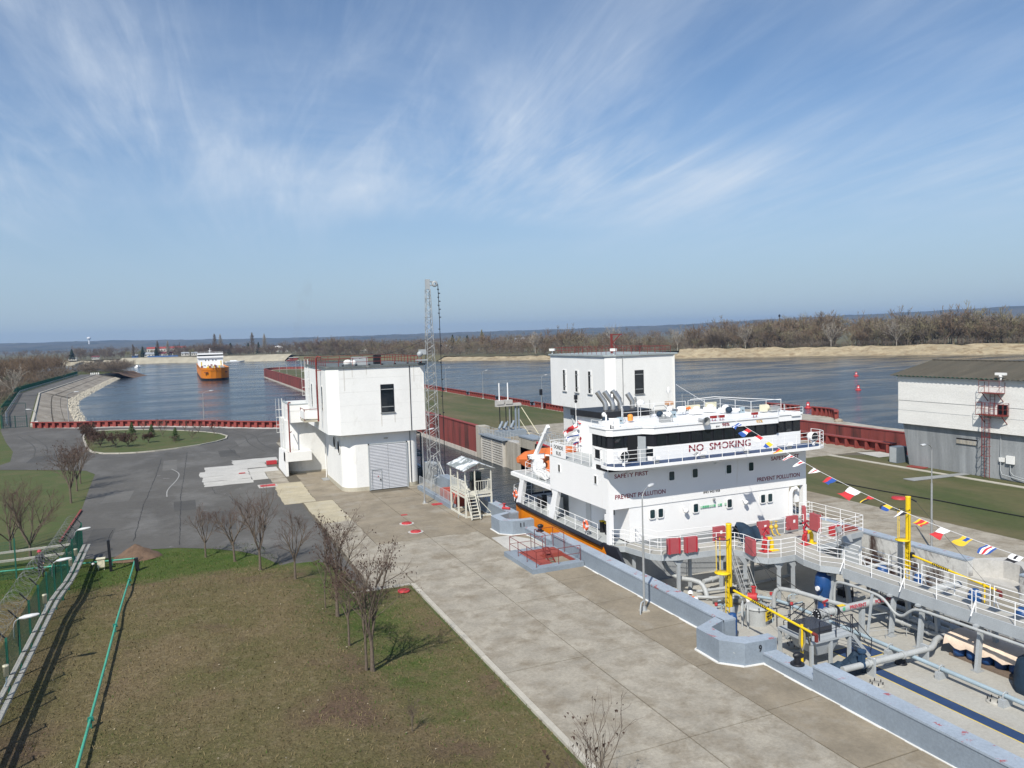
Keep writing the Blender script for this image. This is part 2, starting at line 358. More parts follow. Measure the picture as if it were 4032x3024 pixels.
# ------------------------------------------------------------------ ground, water, banks
WZ = -3.6
def struct(mb, name, m, parent=None): return mb.build(name, m, parent, kind='structure')
struct(MB().sheet([(-16000,-16000),(16000,-16000),(16000,16000),(-16000,16000)], -9), 'ground', m_plain)
def water_mat():
    m = bpy.data.materials.new('river_water'); m.use_nodes = True; nt = m.node_tree; N = nt.nodes; L = nt.links; b = N['Principled BSDF']
    b.inputs['Base Color'].default_value = (.014,.022,.030,1); b.inputs['IOR'].default_value = 1.33; b.inputs['Specular IOR Level'].default_value = .5
    tc = N.new('ShaderNodeTexCoord')
    def noise(sc, det, rot=0, st=(1,1,1), ro=.55, dist=0):
        mp = N.new('ShaderNodeMapping'); mp.inputs['Rotation'].default_value = (0,0,R(rot)); mp.inputs['Scale'].default_value = tuple(sc*k for k in st); L.new(tc.outputs['Object'], mp.inputs[0])
        n = N.new('ShaderNodeTexNoise'); n.inputs['Scale'].default_value = 1; n.inputs['Detail'].default_value = det; n.inputs['Roughness'].default_value = ro; n.inputs['Distortion'].default_value = dist
        L.new(mp.outputs[0], n.inputs[0]); return n.outputs[0]
    def rng(v, a, b_, c, d):
        r = N.new('ShaderNodeMapRange'); r.interpolation_type = 'SMOOTHSTEP'
        for i, x in enumerate((a, b_, c, d)): r.inputs[i+1].default_value = x
        L.new(v, r.inputs[0]); return r.outputs[0]
    gust = rng(noise(.018, 6, 25, (1,3.2,1), .62, .8), .38, .64, 0, 1)
    L.new(rng(gust, 0, 1, .07, .22), b.inputs['Roughness'])
    st = N.new('ShaderNodeMath'); st.operation = 'MULTIPLY_ADD'; L.new(gust, st.inputs[0]); st.inputs[1].default_value = .40; st.inputs[2].default_value = .42
    b1 = N.new('ShaderNodeBump'); b1.inputs['Distance'].default_value = .30; L.new(st.outputs[0], b1.inputs['Strength']); L.new(noise(.75, 6, 30, (1,1.9,1), .6, .4), b1.inputs['Height'])
    b2 = N.new('ShaderNodeBump'); b2.inputs['Distance'].default_value = .8; b2.inputs['Strength'].default_value = .22; L.new(noise(.14, 3, 20, (1,2.2,1)), b2.inputs['Height']); L.new(b2.outputs[0], b1.inputs['Normal'])
    L.new(b1.outputs[0], b.inputs['Normal']); return m
struct(MB().sheet([(-3000,-800),(6000,-800),(6000,3000),(-3000,3000)], WZ), 'river_water', water_mat())
# --- left bank: the quay side on which the lock house stands
wall_curve = [(16.16,142.57),(10.38,147.0),(3.61,154.88),(-8.53,164.82),(-20.79,170.07),(-27.54,175.2)]
wc = chaikin(wall_curve, 3, False)
emb_top = [(-28.2,178),(-30.3,193),(-47,316),(-47.8,519)]
left_poly = [(24,-60),(24,122),(22.5,131)] + wc + emb_top + [(-42,545),(-36,560),(-33,575),(-40,592),(-90,640),(-320,650),(-320,-60)]
qg = struct(MB().prism(left_poly, -8, -.04), 'quay_ground', m_concold)
struct(MB().sheet([(x if x < 23.9 else 23.9, y) for x, y in left_poly], -.02), 'left_bank_lawn', m_grass)
right_poly = [(41.85,-60),(41.85,112),(41.9,450),(44,462),(50,469),(58,468),(65,462),(68.8,450),(68.8,112),(76.6,98),(76.6,63),(91,63),(91,-60)]
struct(MB().prism(right_poly, -8, -.04), 'lock_island_ground', m_concold)
struct(MB().prism([(92,40),(92.1,76.7),(92.6,94.4),(93,116),(99.2,116),(99.6,103),(100.4,98),(98.6,94.6),(96.4,92.6),(95.2,84),(95,76),(99,66),(115,55),(115,40)], -8, -.02), 'outer_pier_ground', m_concold)
m_lawn2 = mat('cut_lawn', (.046,.068,.017), .95, .25, .12, col2=(.070,.072,.026), spot=(.135,.108,.058), spot_at=.56, spot_w=.14, spot_scale=.12, bump=.5, bscale=25, stretch=(1,.3,1))
struct(MB().sheet([(42.9,115),(68.0,115),(68.0,450),(58,462),(50,463),(43.2,450)], -.02), 'pier_lawn', m_lawn2)
struct(MB().sheet([(52.4,-60),(69.0,-60),(69.0,68),(52.4,68)], -.012), 'far_side_lawn', m_lawn2)
struct(MB().sheet([(69.6,-60),(75.6,-60),(75.6,64.0),(69.6,68)], -.012), 'warehouse_verge', m_lawn2)
# --- the mound inside the fence
def mound(x, y): return .62*sstep((9.5-x)/5)*sstep((54.5-y)/8.5)
m_mound = mat('dry_mound_grass', (.105,.083,.045), .95, .3, .35, col2=(.082,.080,.030), spot=(.125,.100,.060), spot_at=.52, spot_w=.14, spot_scale=.8, bump=.9, bscale=14)
m_green2 = mat('fresh_green_grass', (.035,.080,.012), .95, .3, .4, col2=(.065,.100,.022), spot=(.09,.085,.035), spot_at=.62, spot_w=.12, spot_scale=.7, bump=.8, bscale=14)
def dryness(x, y):      # 1 = dry brown turf on the mound, 0 = fresh green along the kerb
    e = max(0, 1-abs(x-7.6)/4.2)*sstep((y-22)/16)*.52 + .95*sstep((y-51)/6) + .24*sstep((x-6.5)/3)*sstep((y-20)/8)
    return max(0, 1-e)
def grass_blend():
    m = bpy.data.materials.new('mound_turf'); m.use_nodes = True; nt = m.node_tree; N = nt.nodes; L = nt.links; b = N['Principled BSDF']; b.inputs['Roughness'].default_value = .95; b.inputs['Specular IOR Level'].default_value = .1
    at = N.new('ShaderNodeAttribute'); at.attribute_name = 'dry'; tc = N.new('ShaderNodeTexCoord')
    def noise(sc, det=7, ro=.65, off=0):
        mp = N.new('ShaderNodeMapping'); mp.inputs['Scale'].default_value = (sc,)*3; mp.inputs['Location'].default_value = (off,)*3; L.new(tc.outputs['Object'], mp.inputs[0])
        n = N.new('ShaderNodeTexNoise'); n.inputs['Scale'].default_value = 1; n.inputs['Detail'].default_value = det; n.inputs['Roughness'].default_value = ro; L.new(mp.outputs[0], n.inputs[0]); return n.outputs[0]
    def mix(f, a, c):
        x = N.new('ShaderNodeMix'); x.data_type = 'RGBA'; L.new(f, x.inputs[0])
        for i, v in ((6, a), (7, c)):
            if isinstance(v, tuple): x.inputs[i].default_value = (*v, 1)
            else: L.new(v, x.inputs[i])
        return x.outputs[2]
    def rng(v, a, b_):
        r = N.new('ShaderNodeMapRange'); r.inputs[1].default_value = a; r.inputs[2].default_value = b_; L.new(v, r.inputs[0]); return r.outputs[0]
    dry = mix(rng(noise(.22), .38, .62), (.158,.122,.068), (.112,.102,.044)); dry = mix(rng(noise(2.2, 8, .7, 3), .52, .72), dry, (.195,.160,.095)); dry = mix(rng(noise(.25, 4, .5, 9), .55, .70), dry, (.128,.088,.060))
    gr = mix(rng(noise(.6, 7, .65, 5), .35, .65), (.050,.088,.018), (.085,.106,.032)); gr = mix(rng(noise(1.6, 8, .7, 7), .55, .75), gr, (.10,.095,.042))
    ad = N.new('ShaderNodeMath'); ad.operation = 'ADD'; L.new(at.outputs['Fac'], ad.inputs[0])
    sb = N.new('ShaderNodeMath'); sb.operation = 'MULTIPLY_ADD'; L.new(noise(.9, 8, .7, 2), sb.inputs[0]); sb.inputs[1].default_value = 1.2; sb.inputs[2].default_value = -.6; L.new(sb.outputs[0], ad.inputs[1])
    c = mix(rng(ad.outputs[0], .3, .75), gr, dry)
    fi = N.new('ShaderNodeMapRange'); fi.inputs[1].default_value = .3; fi.inputs[2].default_value = .7; fi.inputs[3].default_value = .55; fi.inputs[4].default_value = 1.45; L.new(noise(9, 5, .75, 1), fi.inputs[0])
    mu = N.new('ShaderNodeVectorMath'); mu.operation = 'SCALE'; L.new(c, mu.inputs[0]); L.new(fi.outputs[0], mu.inputs[3]); L.new(mu.outputs[0], b.inputs['Base Color'])
    bp = N.new('ShaderNodeBump'); bp.inputs['Strength'].default_value = 1; bp.inputs['Distance'].default_value = .10; L.new(noise(7, 6, .75), bp.inputs['Height']); L.new(bp.outputs[0], b.inputs['Normal'])
    return m
m_turf = grass_blend()
def grid_land():
    xs = np.arange(-64, 12.31, .5); ys = np.arange(6, 63.6, .5); r = np.random.RandomState(3)
    nx, ny = len(xs), len(ys); X, Y = np.meshgrid(xs, ys)
    Z = np.vectorize(mound)(X, Y) + r.uniform(-.012, .012, X.shape); Z[Y > 58] = -.005; Z[X > 11] = np.minimum(Z[X > 11], .03)
    v = np.stack([X, Y, Z], -1).reshape(-1, 3)
    i = np.arange(nx*ny).reshape(ny, nx); q = np.stack([i[:-1,:-1], i[:-1,1:], i[1:,1:], i[1:,:-1]], -1).reshape(-1, 4)
    o = tri_mesh('grass_mound', v, q, m_turf, kind='structure')
    a = o.data.attributes.new('dry', 'FLOAT', 'POINT'); a.data.foreach_set('value', np.array([dryness(x, y) for x, y, z in v], dtype=np.float32))
    o.data.polygons.foreach_set('use_smooth', np.ones(len(q), dtype=bool))
    # blades: thin leaning triangles, in dry and green
    n = 90000; bx = r.uniform(-26, 12.2, n); by = 14 + (61-14)*r.uniform(0, 1, n)**1.3
    edge = 45.4; keep = ~((bx > 5.0 + (58-by)*.15) & (by > edge)) & (by < 61-.0*bx); bx, by = bx[keep], by[keep]; n = len(bx)
    bz = np.vectorize(mound)(bx, by); dr = np.array([dryness(a, b) for a, b in zip(bx, by)]) + r.uniform(-.55, .55, n)
    h = r.uniform(.04, .13, n); an = r.uniform(0, 6.283, n); w = r.uniform(.012, .03, n); le = r.uniform(.3, 1.3, n)*h; la = r.uniform(0, 6.283, n)
    A = np.stack([bx-np.cos(an)*w, by-np.sin(an)*w, bz-.01], -1); B = np.stack([bx+np.cos(an)*w, by+np.sin(an)*w, bz-.01], -1); T = np.stack([bx+np.cos(la)*le, by+np.sin(la)*le, bz+h], -1)
    m_bd = mat('dry_grass_blade', (.160,.128,.068), .95, .45, .8, fine=False, spec=.1); m_bg = mat('green_grass_blade', (.062,.092,.024), .95, .4, .8, fine=False, spec=.1)
    for nm, sel, mm, lb in (('dry_grass', dr > .5, m_bd, 'dry brown grass blades covering the mound'), ('green_grass', dr <= .5, m_bg, 'fresh green grass blades along the paved edge')):
        k = sel.sum(); vv = np.stack([A[sel], B[sel], T[sel]], 1).reshape(-1, 3)
        tri_mesh(nm, vv, np.arange(3*k).reshape(-1, 3), mm, label=lb, cat='grass', kind='stuff')
grid_land()
lt = np.random.RandomState(9); n = 220; lx = lt.uniform(-6.5,12,n); ly = 18+lt.uniform(0,1,n)**1.2*36; lz = np.array([mound(a,b) for a,b in zip(lx,ly)])+.05; la = lt.uniform(0,6.28,n); ls = lt.uniform(.02,.06,n); d1 = np.stack([np.cos(la)*ls,np.sin(la)*ls,np.zeros(n)],-1); d2 = np.stack([-np.sin(la)*ls*.6,np.cos(la)*ls*.6,lt.uniform(-.01,.02,n)],-1); c0 = np.stack([lx,ly,lz],-1)
tri_mesh('leaf_litter', np.stack([c0-d1,c0+d2,c0+d1,c0-d2],1).reshape(-1,3), np.arange(4*n).reshape(-1,4), mat('pale_dead_leaf',(.36,.31,.22),.9,.4,3), label='pale dead leaves and scraps scattered on the mound', cat='leaf litter', kind='stuff')
# --- asphalt yard and road
asph = [(12.2,45.4),(10.3,45.5),(7.41,47),(6.49,50.3),(5.49,53.3),(4.3,56.9),(3.2,58.6),(1.43,60.4),(-1.0,62.06),(-3,62.7),(-5.6,61.6),(-7.9,62.4),(-9.2,70),(-9.4,82),(-9.94,94),(-10.33,104.3),(-11.7,108),(-15,110.7),(-22,115.3),(-60,128),(-60,134),(-22.95,120.2),(-22.3,123.1),(-24,135),(-27.6,150),(-32.9,174.7),
        (-33.2,177.6),(-39.6,213),(-54.5,324),(-57,530),(-48.6,530),(-48.3,519),(-47.6,316),(-30.9,193),(-28.4,177)] + [(x, y-.4) for x, y in wc[::-1]] + [(22,131),(23.5,120),(23.5,100),(12.5,60)]
struct(MB().sheet(asph, .012), 'asphalt_yard', m_asphalt)
ck = MB()
def crack(pts, w=.028):
    q = []
    for a, b in zip(pts, pts[1:]):
        n = max(2, int(math.dist(a, b)/.5))
        for i in range(n): t = i/n; q.append((a[0]+(b[0]-a[0])*t+rnd.uniform(-.05,.05), a[1]+(b[1]-a[1])*t+rnd.uniform(-.05,.05)))
    q.append(pts[-1])
    for a, b in zip(q, q[1:]):
        d = Vector((b[0]-a[0], b[1]-a[1], 0)).normalized(); s = Vector((-d.y, d.x, 0))*w*rnd.uniform(.5, 1.4)
        ck.quad((a[0]-s.x, a[1]-s.y, .017), (b[0]-s.x, b[1]-s.y, .017), (b[0]+s.x, b[1]+s.y, .017), (a[0]+s.x, a[1]+s.y, .017))
for pts in ([(-3.2,114),(-3.6,95),(-4.1,80),(-4.2,66)], [(0,118),(-.4,100),(-.8,84),(-.9,63)], [(2.2,87),(2.4,83),(3.6,81),(4.2,74),(4.4,66),(4.8,58)], [(5.5,120),(6.5,108)], [(-14,150),(-15,128),(-14,116)], [(3.2,82),(6,81.5),(7.9,80)], [(5.5,117),(9,128),(13,139)], [(-6,70),(-4.2,71)], [(-6.5,97),(-9.5,97)]): crack(pts)
ck.build('tar_cracks', m_crack, None, kind='structure')
m_patch = mat('newer_asphalt_patch', (.066,.064,.06), .9, .15, .3, bump=.2, bscale=40); m_worn = mat('worn_pale_asphalt', (.115,.111,.103), .9, .15, .3, bump=.2, bscale=40); m_tyre = mat('tyre_rubber_mark', (.066,.064,.06), .9, .15, .5); m_chalk = mat('old_white_road_paint', (.30,.30,.29), .9, .2, 3)
ap_ = MB(); ap2 = MB()
for (x0, x1, y0, y1) in ((-8,-5.5,84,90),(1,3.4,66,74),(-3,-1.2,102,111),(-20,-16,120,127),(4,6.4,110,117),(-7.5,-6,66,72),(7,9,120,128),(-1.5,.5,76,81)):
    (ap_ if rnd.random() < .5 else ap2).sheet([(x0+rnd.uniform(-.2,.2),y0+rnd.uniform(-.3,.3)),(x1+rnd.uniform(-.2,.2),y0+rnd.uniform(-.3,.3)),(x1+rnd.uniform(-.2,.2),y1+rnd.uniform(-.3,.3)),(x0+rnd.uniform(-.2,.2),y1+rnd.uniform(-.3,.3))], .0145)
ap_.build('asphalt_patches', m_patch, None, kind='structure'); ap2.build('worn_asphalt_areas', m_worn, None, kind='structure')
def strip(mb, pts, w, z):
    pts = chaikin(pts, 3, False)
    for a, b in zip(pts, pts[1:]):
        d = Vector((b[0]-a[0], b[1]-a[1], 0)).normalized(); q = Vector((-d.y, d.x, 0))*w/2; mb.quad((a[0]-q.x,a[1]-q.y,z),(b[0]-q.x,b[1]-q.y,z),(b[0]+q.x,b[1]+q.y,z),(a[0]+q.x,a[1]+q.y,z))
ty = MB()
for p_ in ([(-12,112),(-18,122),(-20,140),(-26,160)],[(-13.6,112),(-19.6,122),(-21.6,140),(-27.6,160)],[(-8,118),(-14,118.5),(-17.5,124),(-18,132)],[(10,112),(8.5,122),(9,134),(6,142)],[(11.6,112),(10.1,122),(10.6,134),(7.6,144)]): strip(ty, p_, .18, .0195)
ty.build('tyre_marks', m_tyre, None, kind='structure')
wl_ = MB(); strip(wl_, [(-1.9,103),(-.9,99),(-1.2,94),(-2.2,88),(-2.1,84)], .10, .021); strip(wl_, [(-2.7,96),(-2.0,95.8)], .12, .021); strip(wl_, [(-3.4,98.5),(-3.0,98.3)], .12, .021)
for k_ in range(26): x_, y_ = rnd.uniform(-8,8), rnd.uniform(62,120); strip(wl_, [(x_,y_),(x_+rnd.uniform(.1,.5),y_+rnd.uniform(-.1,.1))], .05, .021)
wl_.build('white_road_scribbles', m_chalk, None, kind='structure')
# painted kerb-side concrete strip in front of the flood wall
struct(MB().sheet([(wc[i][0], wc[i][1]-.1) for i in range(len(wc))] + [(wc[i][0]-.7, wc[i][1]-2.0-.5*math.sin(i)) for i in range(len(wc)-8, -1, -1)], .018), 'flood_wall_apron', m_concl)
# --- turning island
isl = chaikin([(-16.4,150.3),(-14.2,134),(-12.7,124.9),(-8.27,121.7),(-3.82,121.7),(2.78,125.5),(6.6,131.5),(5.4,139.8),(-1.14,149.4),(-8.1,155.9),(-13.7,158.9),(-16.6,157.5)], 2)
struct(MB().prism(isl, .0, .10), 'traffic_island_lawn', m_grass)
kb = MB()
def kerb_run(mb, pts, w, z0, z1, closed=False):
    n = len(pts)
    for i in range(n if closed else n-1):
        a, b = pts[i], pts[(i+1) % n]; mb.bar((a[0], a[1], (z0+z1)/2), (b[0], b[1], (z0+z1)/2), w, z1-z0)
isk = isl[::2]
ki = bpy.data.objects.new('island_kerb', None); C.objects.link(ki); ki['kind'] = 'structure'
for i in range(len(isk)):
    a, b = Vector((*isk[i], .08)), Vector((*isk[(i+1) % len(isk)], .08)); n = max(1, round((b-a).length/2.2))
    for k in range(n): MB().bar(a.lerp(b, k/n), a.lerp(b, (k+.985)/n), .26, .2).build('kerb_stone', m_kerb, ki)
# --- quay slabs: real slabs with joints
qs = struct(MB().sheet([(9.6,45.4),(12.2,45.4),(12.2,4),(23.95,4),(23.95,122),(21.8,131),(16,140),(12.4,120),(12.4,107),(9.6,100)], .022), 'quay_joint_bed', m_joint)
def slab(x0, x1, y0, y1, m, z=.05, j=.025, jag=0):
    n = 6; pts = []
    def e(a, b): 
        for i in range(n): t = i/n; pts.append((a[0]+(b[0]-a[0])*t + (rnd.uniform(-jag, jag) if jag and 0 < i else 0), a[1]+(b[1]-a[1])*t + (rnd.uniform(-jag, jag) if jag and 0 < i else 0)))
    c = [(x0+j, y0+j), (x1-j, y0+j), (x1-j, y1-j), (x0+j, y1-j)]
    if jag:
        for i in range(4): e(c[i], c[(i+1) % 4])
    else: pts = c
    return MB().prism(pts, .0, z+rnd.uniform(-.006, .006)).build('concrete_slab', m, qs)
y = 6.7
while y < 99:
    y1 = y+8.1
    for x0, x1 in ((12.45,16.5),(16.5,20.4)):
        mm = m_conc if y < 52 else m_concb
        if 76-8.1 < y < 92 and x0 > 14: pass
        slab(x0, x1, y, min(y1, 74.5 if (x0 > 14 and y1 > 74.5 and y < 74.5) else y1), mm) if not (74 < y < 95 and x0 > 14) else None
    y = y1
y = 5.0
while y < 75:
    y1 = y+4.55
    slab(20.4, 23.25, y, y1, m_concb); y = y1
slab(20.4, 23.95, 75, 122, m_conc)
for y0, y1 in ((94.6,101),(101,107),(107,114),(114,121)): slab(12.45, 20.4, y0, y1, m_conc)
for (x0, x1, y0, y1, mm) in ((9.85,12.45,45.4,50,m_conc),(9.85,12.45,50,56,m_conc),(9.85,12.45,56,60,m_conc),(9.85,12.45,60,64,m_conc),(9.85,12.45,64,68,m_concy),(9.75,12.45,68,73.4,m_concy),(8.05,11.0,73.6,76.5,m_concy),(8.05,11.0,76.5,79.5,m_concy),(8.15,11.1,79.5,82.3,m_concy),(8.3,11.2,82.3,85.1,m_concy),(11.0,14.0,73.6,79,m_concb),(11.1,14.0,79,85,m_concb),(11.2,14.0,85,89.4,m_concb),(8.3,10.0,85.1,88.5,m_conc),
    (6.5,8.2,89,94,m_concl),(8.2,10.0,88.6,94,m_conc),(6.6,9.9,94,97.2,m_concl)): slab(x0, x1, y0, y1, mm, jag=.05)
for (x0, x1, y0, y1) in ((1.5,6.5,87.6,90.6),(1.4,6.5,90.7,94.2),(1.2,6.6,94.3,97.9),(1.8,9.0,98.0,101.6),(5.2,10.8,101.7,105.8)): slab(x0, x1, y0, y1, m_concl, z=.024, j=.01, jag=.13)
ke = bpy.data.objects.new('quay_kerb', None); C.objects.link(ke); ke['kind'] = 'structure'
for i in range(13): MB().box(12.16, 12.42, 6.2+i*3.0, 6.2+i*3.0+2.96, -.1, .10+rnd.uniform(-.01,.01)).build('kerb_stone', m_kerb, ke)
MB().box(7.4, 12.16, 45.2, 45.42, -.1, .06).build('kerb_stone', m_kerb, ke)
# far-side concrete
fs = struct(MB().sheet([(42.6,4),(52.4,4),(52.4,68),(69,68),(76.4,63.2),(76.4,97),(68.0,112),(68.0,115),(42.6,115)], -.01), 'far_side_joint_bed', m_joint)
y = 12
while y < 112:
    y1 = y+6.2
    for x0, x1 in ((42.62,47.5),(47.5,52.38)): MB().box(x0+.02, x1-.02, y+.02, y1-.02, -.02, .01+rnd.uniform(-.004,.004)).build('concrete_slab', rnd.choice((m_conc, m_conc, m_concb)), fs)
    if y1 > 70:
        for x0, x1 in ((52.4,60.2),(60.2,68.0)): MB().box(x0+.02, x1-.02, y+.02, y1-.02, -.02, .01+rnd.uniform(-.004,.004)).build('concrete_slab', m_conc, fs)
        if y1 < 98:
            MB().box(68.02, 76.3, y+.02, y1-.02, -.02, .01+rnd.uniform(-.004,.004)).build('concrete_slab', m_conc, fs)
    y = y1
struct(MB().box(69.0, 69.6, 4, 68, -.1, .05), 'garden_path', m_kerb)
struct(MB().sheet([(72.4,63.6),(75.3,63.4),(75.8,66.5),(73.2,67.5)], .03), 'pale_ramp', m_concl)
# --- sloping slab embankment of the forebay
def li(y, pts):
    if y <= pts[0][1]: return pts[0][0]
    for (x0, y0), (x1, y1) in zip(pts, pts[1:]):
        if y <= y1: return x0+(x1-x0)*(y-y0)/(y1-y0)
    return pts[-1][0]
emb_w = [(-15.3,176),(-19.8,205),(-23.9,230),(-30,273),(-35.0,319),(-35.5,388),(-36.3,505),(-35.6,545)]
def ep(y, t, dz=0):
    xt, xw = li(y, emb_top), li(y, emb_w); return (xt+(xw-xt)*t, y, .05+(WZ-.25-.05)*t+dz)
eb = MB(); ysb = np.linspace(172, 545, 60)
for a, b in zip(ysb, ysb[1:]): eb.quad(ep(a,0,-.12), ep(b,0,-.12), ep(b,1.08,-.12), ep(a,1.08,-.12))
emb = struct(eb, 'slab_embankment', m_joint)
y = 176.0
while y < 520:
    for t0, t1 in ((.02,.30),(.325,.52),(.53,.72)):
        a, b = y+.05, y+4.95; dz = rnd.uniform(-.02,.02)
        sk = (t0*11, t1*11) if y > 316 else (0, 0)
        P_ = [ep(a+sk[0],t0,dz), ep(b+sk[0],t0,dz), ep(b+sk[1],t1,dz), ep(a+sk[1],t1,dz)]
        q = [(p[0], p[1], p[2]-.12) for p in P_]
        MB().add(P_+q, [(0,1,2,3),(0,4,5,1),(1,5,6,2),(2,6,7,3),(3,7,4,0)]).build('embankment_slab', m_slab, emb)
    y += 5.0
kp = MB(); pp = emb_top
for a, b in zip(pp, pp[1:]): kp.bar((a[0], a[1], .1), (b[0], b[1], .1), .5, .3)
kp.build('embankment_coping', m_kerb, emb)
def rubble(name, n, pos, size, m, label, cat='rubble'):
    r = np.random.RandomState(len(name)); base = np.array([(1,0,0),(-1,0,0),(0,1,0),(0,-1,0),(0,0,1),(0,0,-1)], float); fb = np.array([(0,2,4),(2,1,4),(1,3,4),(3,0,4),(2,0,5),(1,2,5),(3,1,5),(0,3,5)])
    vs, fs_ = [], []
    for i in range(n):
        p = pos(r); s = size*r.uniform(.5, 1.5); v = base*r.uniform(.6, 1.3, (6,3))*s; a = r.uniform(0, 6.28); c, s_ = math.cos(a), math.sin(a)
        v = v @ np.array(((c,-s_,0),(s_,c,0),(0,0,.7))); vs.append(v+p); fs_.append(fb+6*i)
    return tri_mesh(name, np.concatenate(vs), np.concatenate(fs_), m, label=label, cat=cat, kind='stuff')
def rp(r):
    yy = r.uniform(176, 540); t = r.uniform(.72, 1.03); return np.array(ep(yy, t))
rubble('embankment_rubble', 4200, rp, .34, m_riprap, 'pale broken stone along the water at the embankment foot')
sp = [(-37,535),(-34.5,552),(-32,566),(-31,577),(-38,595),(-60,615),(-90,641),(-200,652),(-330,655)]; sk_ = MB(); rs = random.Random(6); P3 = []
for a, b in zip(sp, sp[1:]):
    for i in range(8): P3.append((a[0]+(b[0]-a[0])*i/8, a[1]+(b[1]-a[1])*i/8))
vs = []
for i, p in enumerate(P3):
    a, b = P3[max(0,i-1)], P3[min(len(P3)-1,i+1)]; d = Vector((b[0]-a[0],b[1]-a[1],0)).normalized(); nn = Vector((d.y,-d.x,0))
    for o_, z_ in ((-4,.03),(.5,-.2),(3,-1.6),(6,-2.9),(10,-4.0)): vs.append((p[0]+nn.x*(o_+rs.uniform(-.8,.8)), p[1]+nn.y*(o_+rs.uniform(-.8,.8)), z_+rs.uniform(-.15,.15)))
struct(sk_.add(vs, [(i*5+k,(i+1)*5+k,(i+1)*5+k+1,i*5+k+1) for i in range(len(P3)-1) for k in range(4)]), 'spit_shore', m_dirt)
# --- far banks and plain
bank = [(-1500,1100),(-600,1060),(-135,1034),(-74,1025),(-6,979),(17,944),(59,914),(104,876),(140,790),(165,715),(197,626),(226,575),(255,524),(318,451),(352,410),(387,373),(412,330),(438,286),(480,200),(560,0),(760,-400)]
def bank_mesh(pts, name, m, wid, h, seed, rough):
    r = random.Random(seed); vs = []; fs_ = []; rows = 6; P2 = []
    for a, b in zip(pts, pts[1:]):
        n = max(1, int(math.dist(a, b)/6))
        P2 += [(a[0]+(b[0]-a[0])*i/n, a[1]+(b[1]-a[1])*i/n) for i in range(n)]
    P2.append(pts[-1]); n = len(P2)
    for i, p in enumerate(P2):
        a, b = P2[max(0, i-1)], P2[min(n-1, i+1)]; d = Vector((b[0]-a[0], b[1]-a[1], 0)).normalized(); nn = Vector((-d.y, d.x, 0))
        if nn.y < 0 and abs(nn.y) > abs(nn.x): nn = -nn
        if nn.x < 0 and abs(nn.x) >= abs(nn.y): nn = -nn
        top = h+r.uniform(-.5,.5)*rough
        for k in range(rows):
            t = k/(rows-1); z = WZ-.3+(top-WZ+.3)*(t**.8 if rough < .5 else (.25*t if t < .35 else .09+(t-.35)*1.4)) + (r.uniform(-.35,.35)*rough if 0 < k < rows-1 else 0)
            o = wid*t - 1 + (r.uniform(-.8,.8)*rough if k else 0)
            vs.append((p[0]+nn.x*o, p[1]+nn.y*o, z))
    for i in range(n-1):
        for k in range(rows-1): fs_.append((i*rows+k, (i+1)*rows+k, (i+1)*rows+k+1, i*rows+k+1))
    return struct(MB().add(vs, fs_), name, m)
bank_mesh(bank[:4], 'far_left_bank', m_bankc, 14, 2.0, 1, .9)
bank_mesh(bank[3:8], 'paved_far_bank', m_bankc, 15, 3.4, 2, .15)
bank_mesh(bank[7:11], 'wooded_far_bank', m_plain, 12, 1.0, 3, .6)
bank_mesh(bank[10:14], 'low_sand_bank', m_sand, 12, -.4, 4, .8)
bank_mesh(bank[13:], 'sand_cliff_bank', m_sand, 13, 2.4, 5, 1.3)
def inset(p, i):
    a, b = bank[max(0, i-1)], bank[min(len(bank)-1, i+1)]; d = Vector((b[0]-a[0], b[1]-a[1], 0)).normalized(); nn = Vector((-d.y, d.x, 0))
    if nn.x < 0 and abs(nn.x) > .3 or (abs(nn.x) <= .3 and nn.y < 0): nn = -nn
    return (p[0]+nn.x*12.2, p[1]+nn.y*12.2)
zs = [2,2,2,2.4,3.2,3.2,3.2,2.0,.9,.7,.2,-.3,-.3,1.4,2.2,2.2,2.2,2.2,2.2,2.2,2.2]
vs = []; n = len(bank)
for i, p in enumerate(bank): q = inset(p, i); vs.append((q[0], q[1], zs[i]))
far = [(-9000,1500),(-9000,9000),(-6000,9000),(-3000,9000),(-1500,9000),(0,9000),(1500,9000),(3000,9000),(4500,9000),(6000,8000),(7000,7000),(8000,5500),(8500,4500),(9000,3500),(9000,2800),(9000,2200),(9000,1600),(9000,1000),(9000,500),(9000,-1000),(9000,-3000)]
vs += [(x, y, 6) for x, y in far]
struct(MB().add(vs, [(i+1, i, n+i, n+i+1) for i in range(n-1)]), 'far_plain', m_plain)
# --- distant plateau
def ridge():
    az = [(-70,80),(-33.7,80),(-28,85),(-19,68),(-13,64),(-4,72),(4,73),(12,80),(18,100),(27,120),(33.7,138),(50,170),(75,150)]
    vs = []; fs_ = []; A = np.arange(-70, 75.01, .35); rr = [4600,5200,5700,6100,6500,6900,7300]; r = random.Random(4); K = len(rr)
    for a in A:
        h = np.interp(a, [p[0] for p in az], [p[1] for p in az]); th = R(a)+PSI
        for k, q in enumerate(rr):
            t = k/(K-1); z = 5 + (h-5)*(1-(1-t)**1.7) + 7*math.sin(a*2.1+k*1.7)*math.sin(math.pi*t) + r.uniform(-3,3)*math.sin(math.pi*t) + r.uniform(-.8,.8)*t
            if k == 0: z = 2
            vs.append((math.sin(th)*q, math.cos(th)*q, z))
    for i in range(len(A)-1):
        for k in range(K-1): fs_.append((i*K+k, i*K+k+1, (i+1)*K+k+1, (i+1)*K+k))
    struct(MB().add(vs, fs_), 'distant_plateau_hills', m_hill)
ridge()
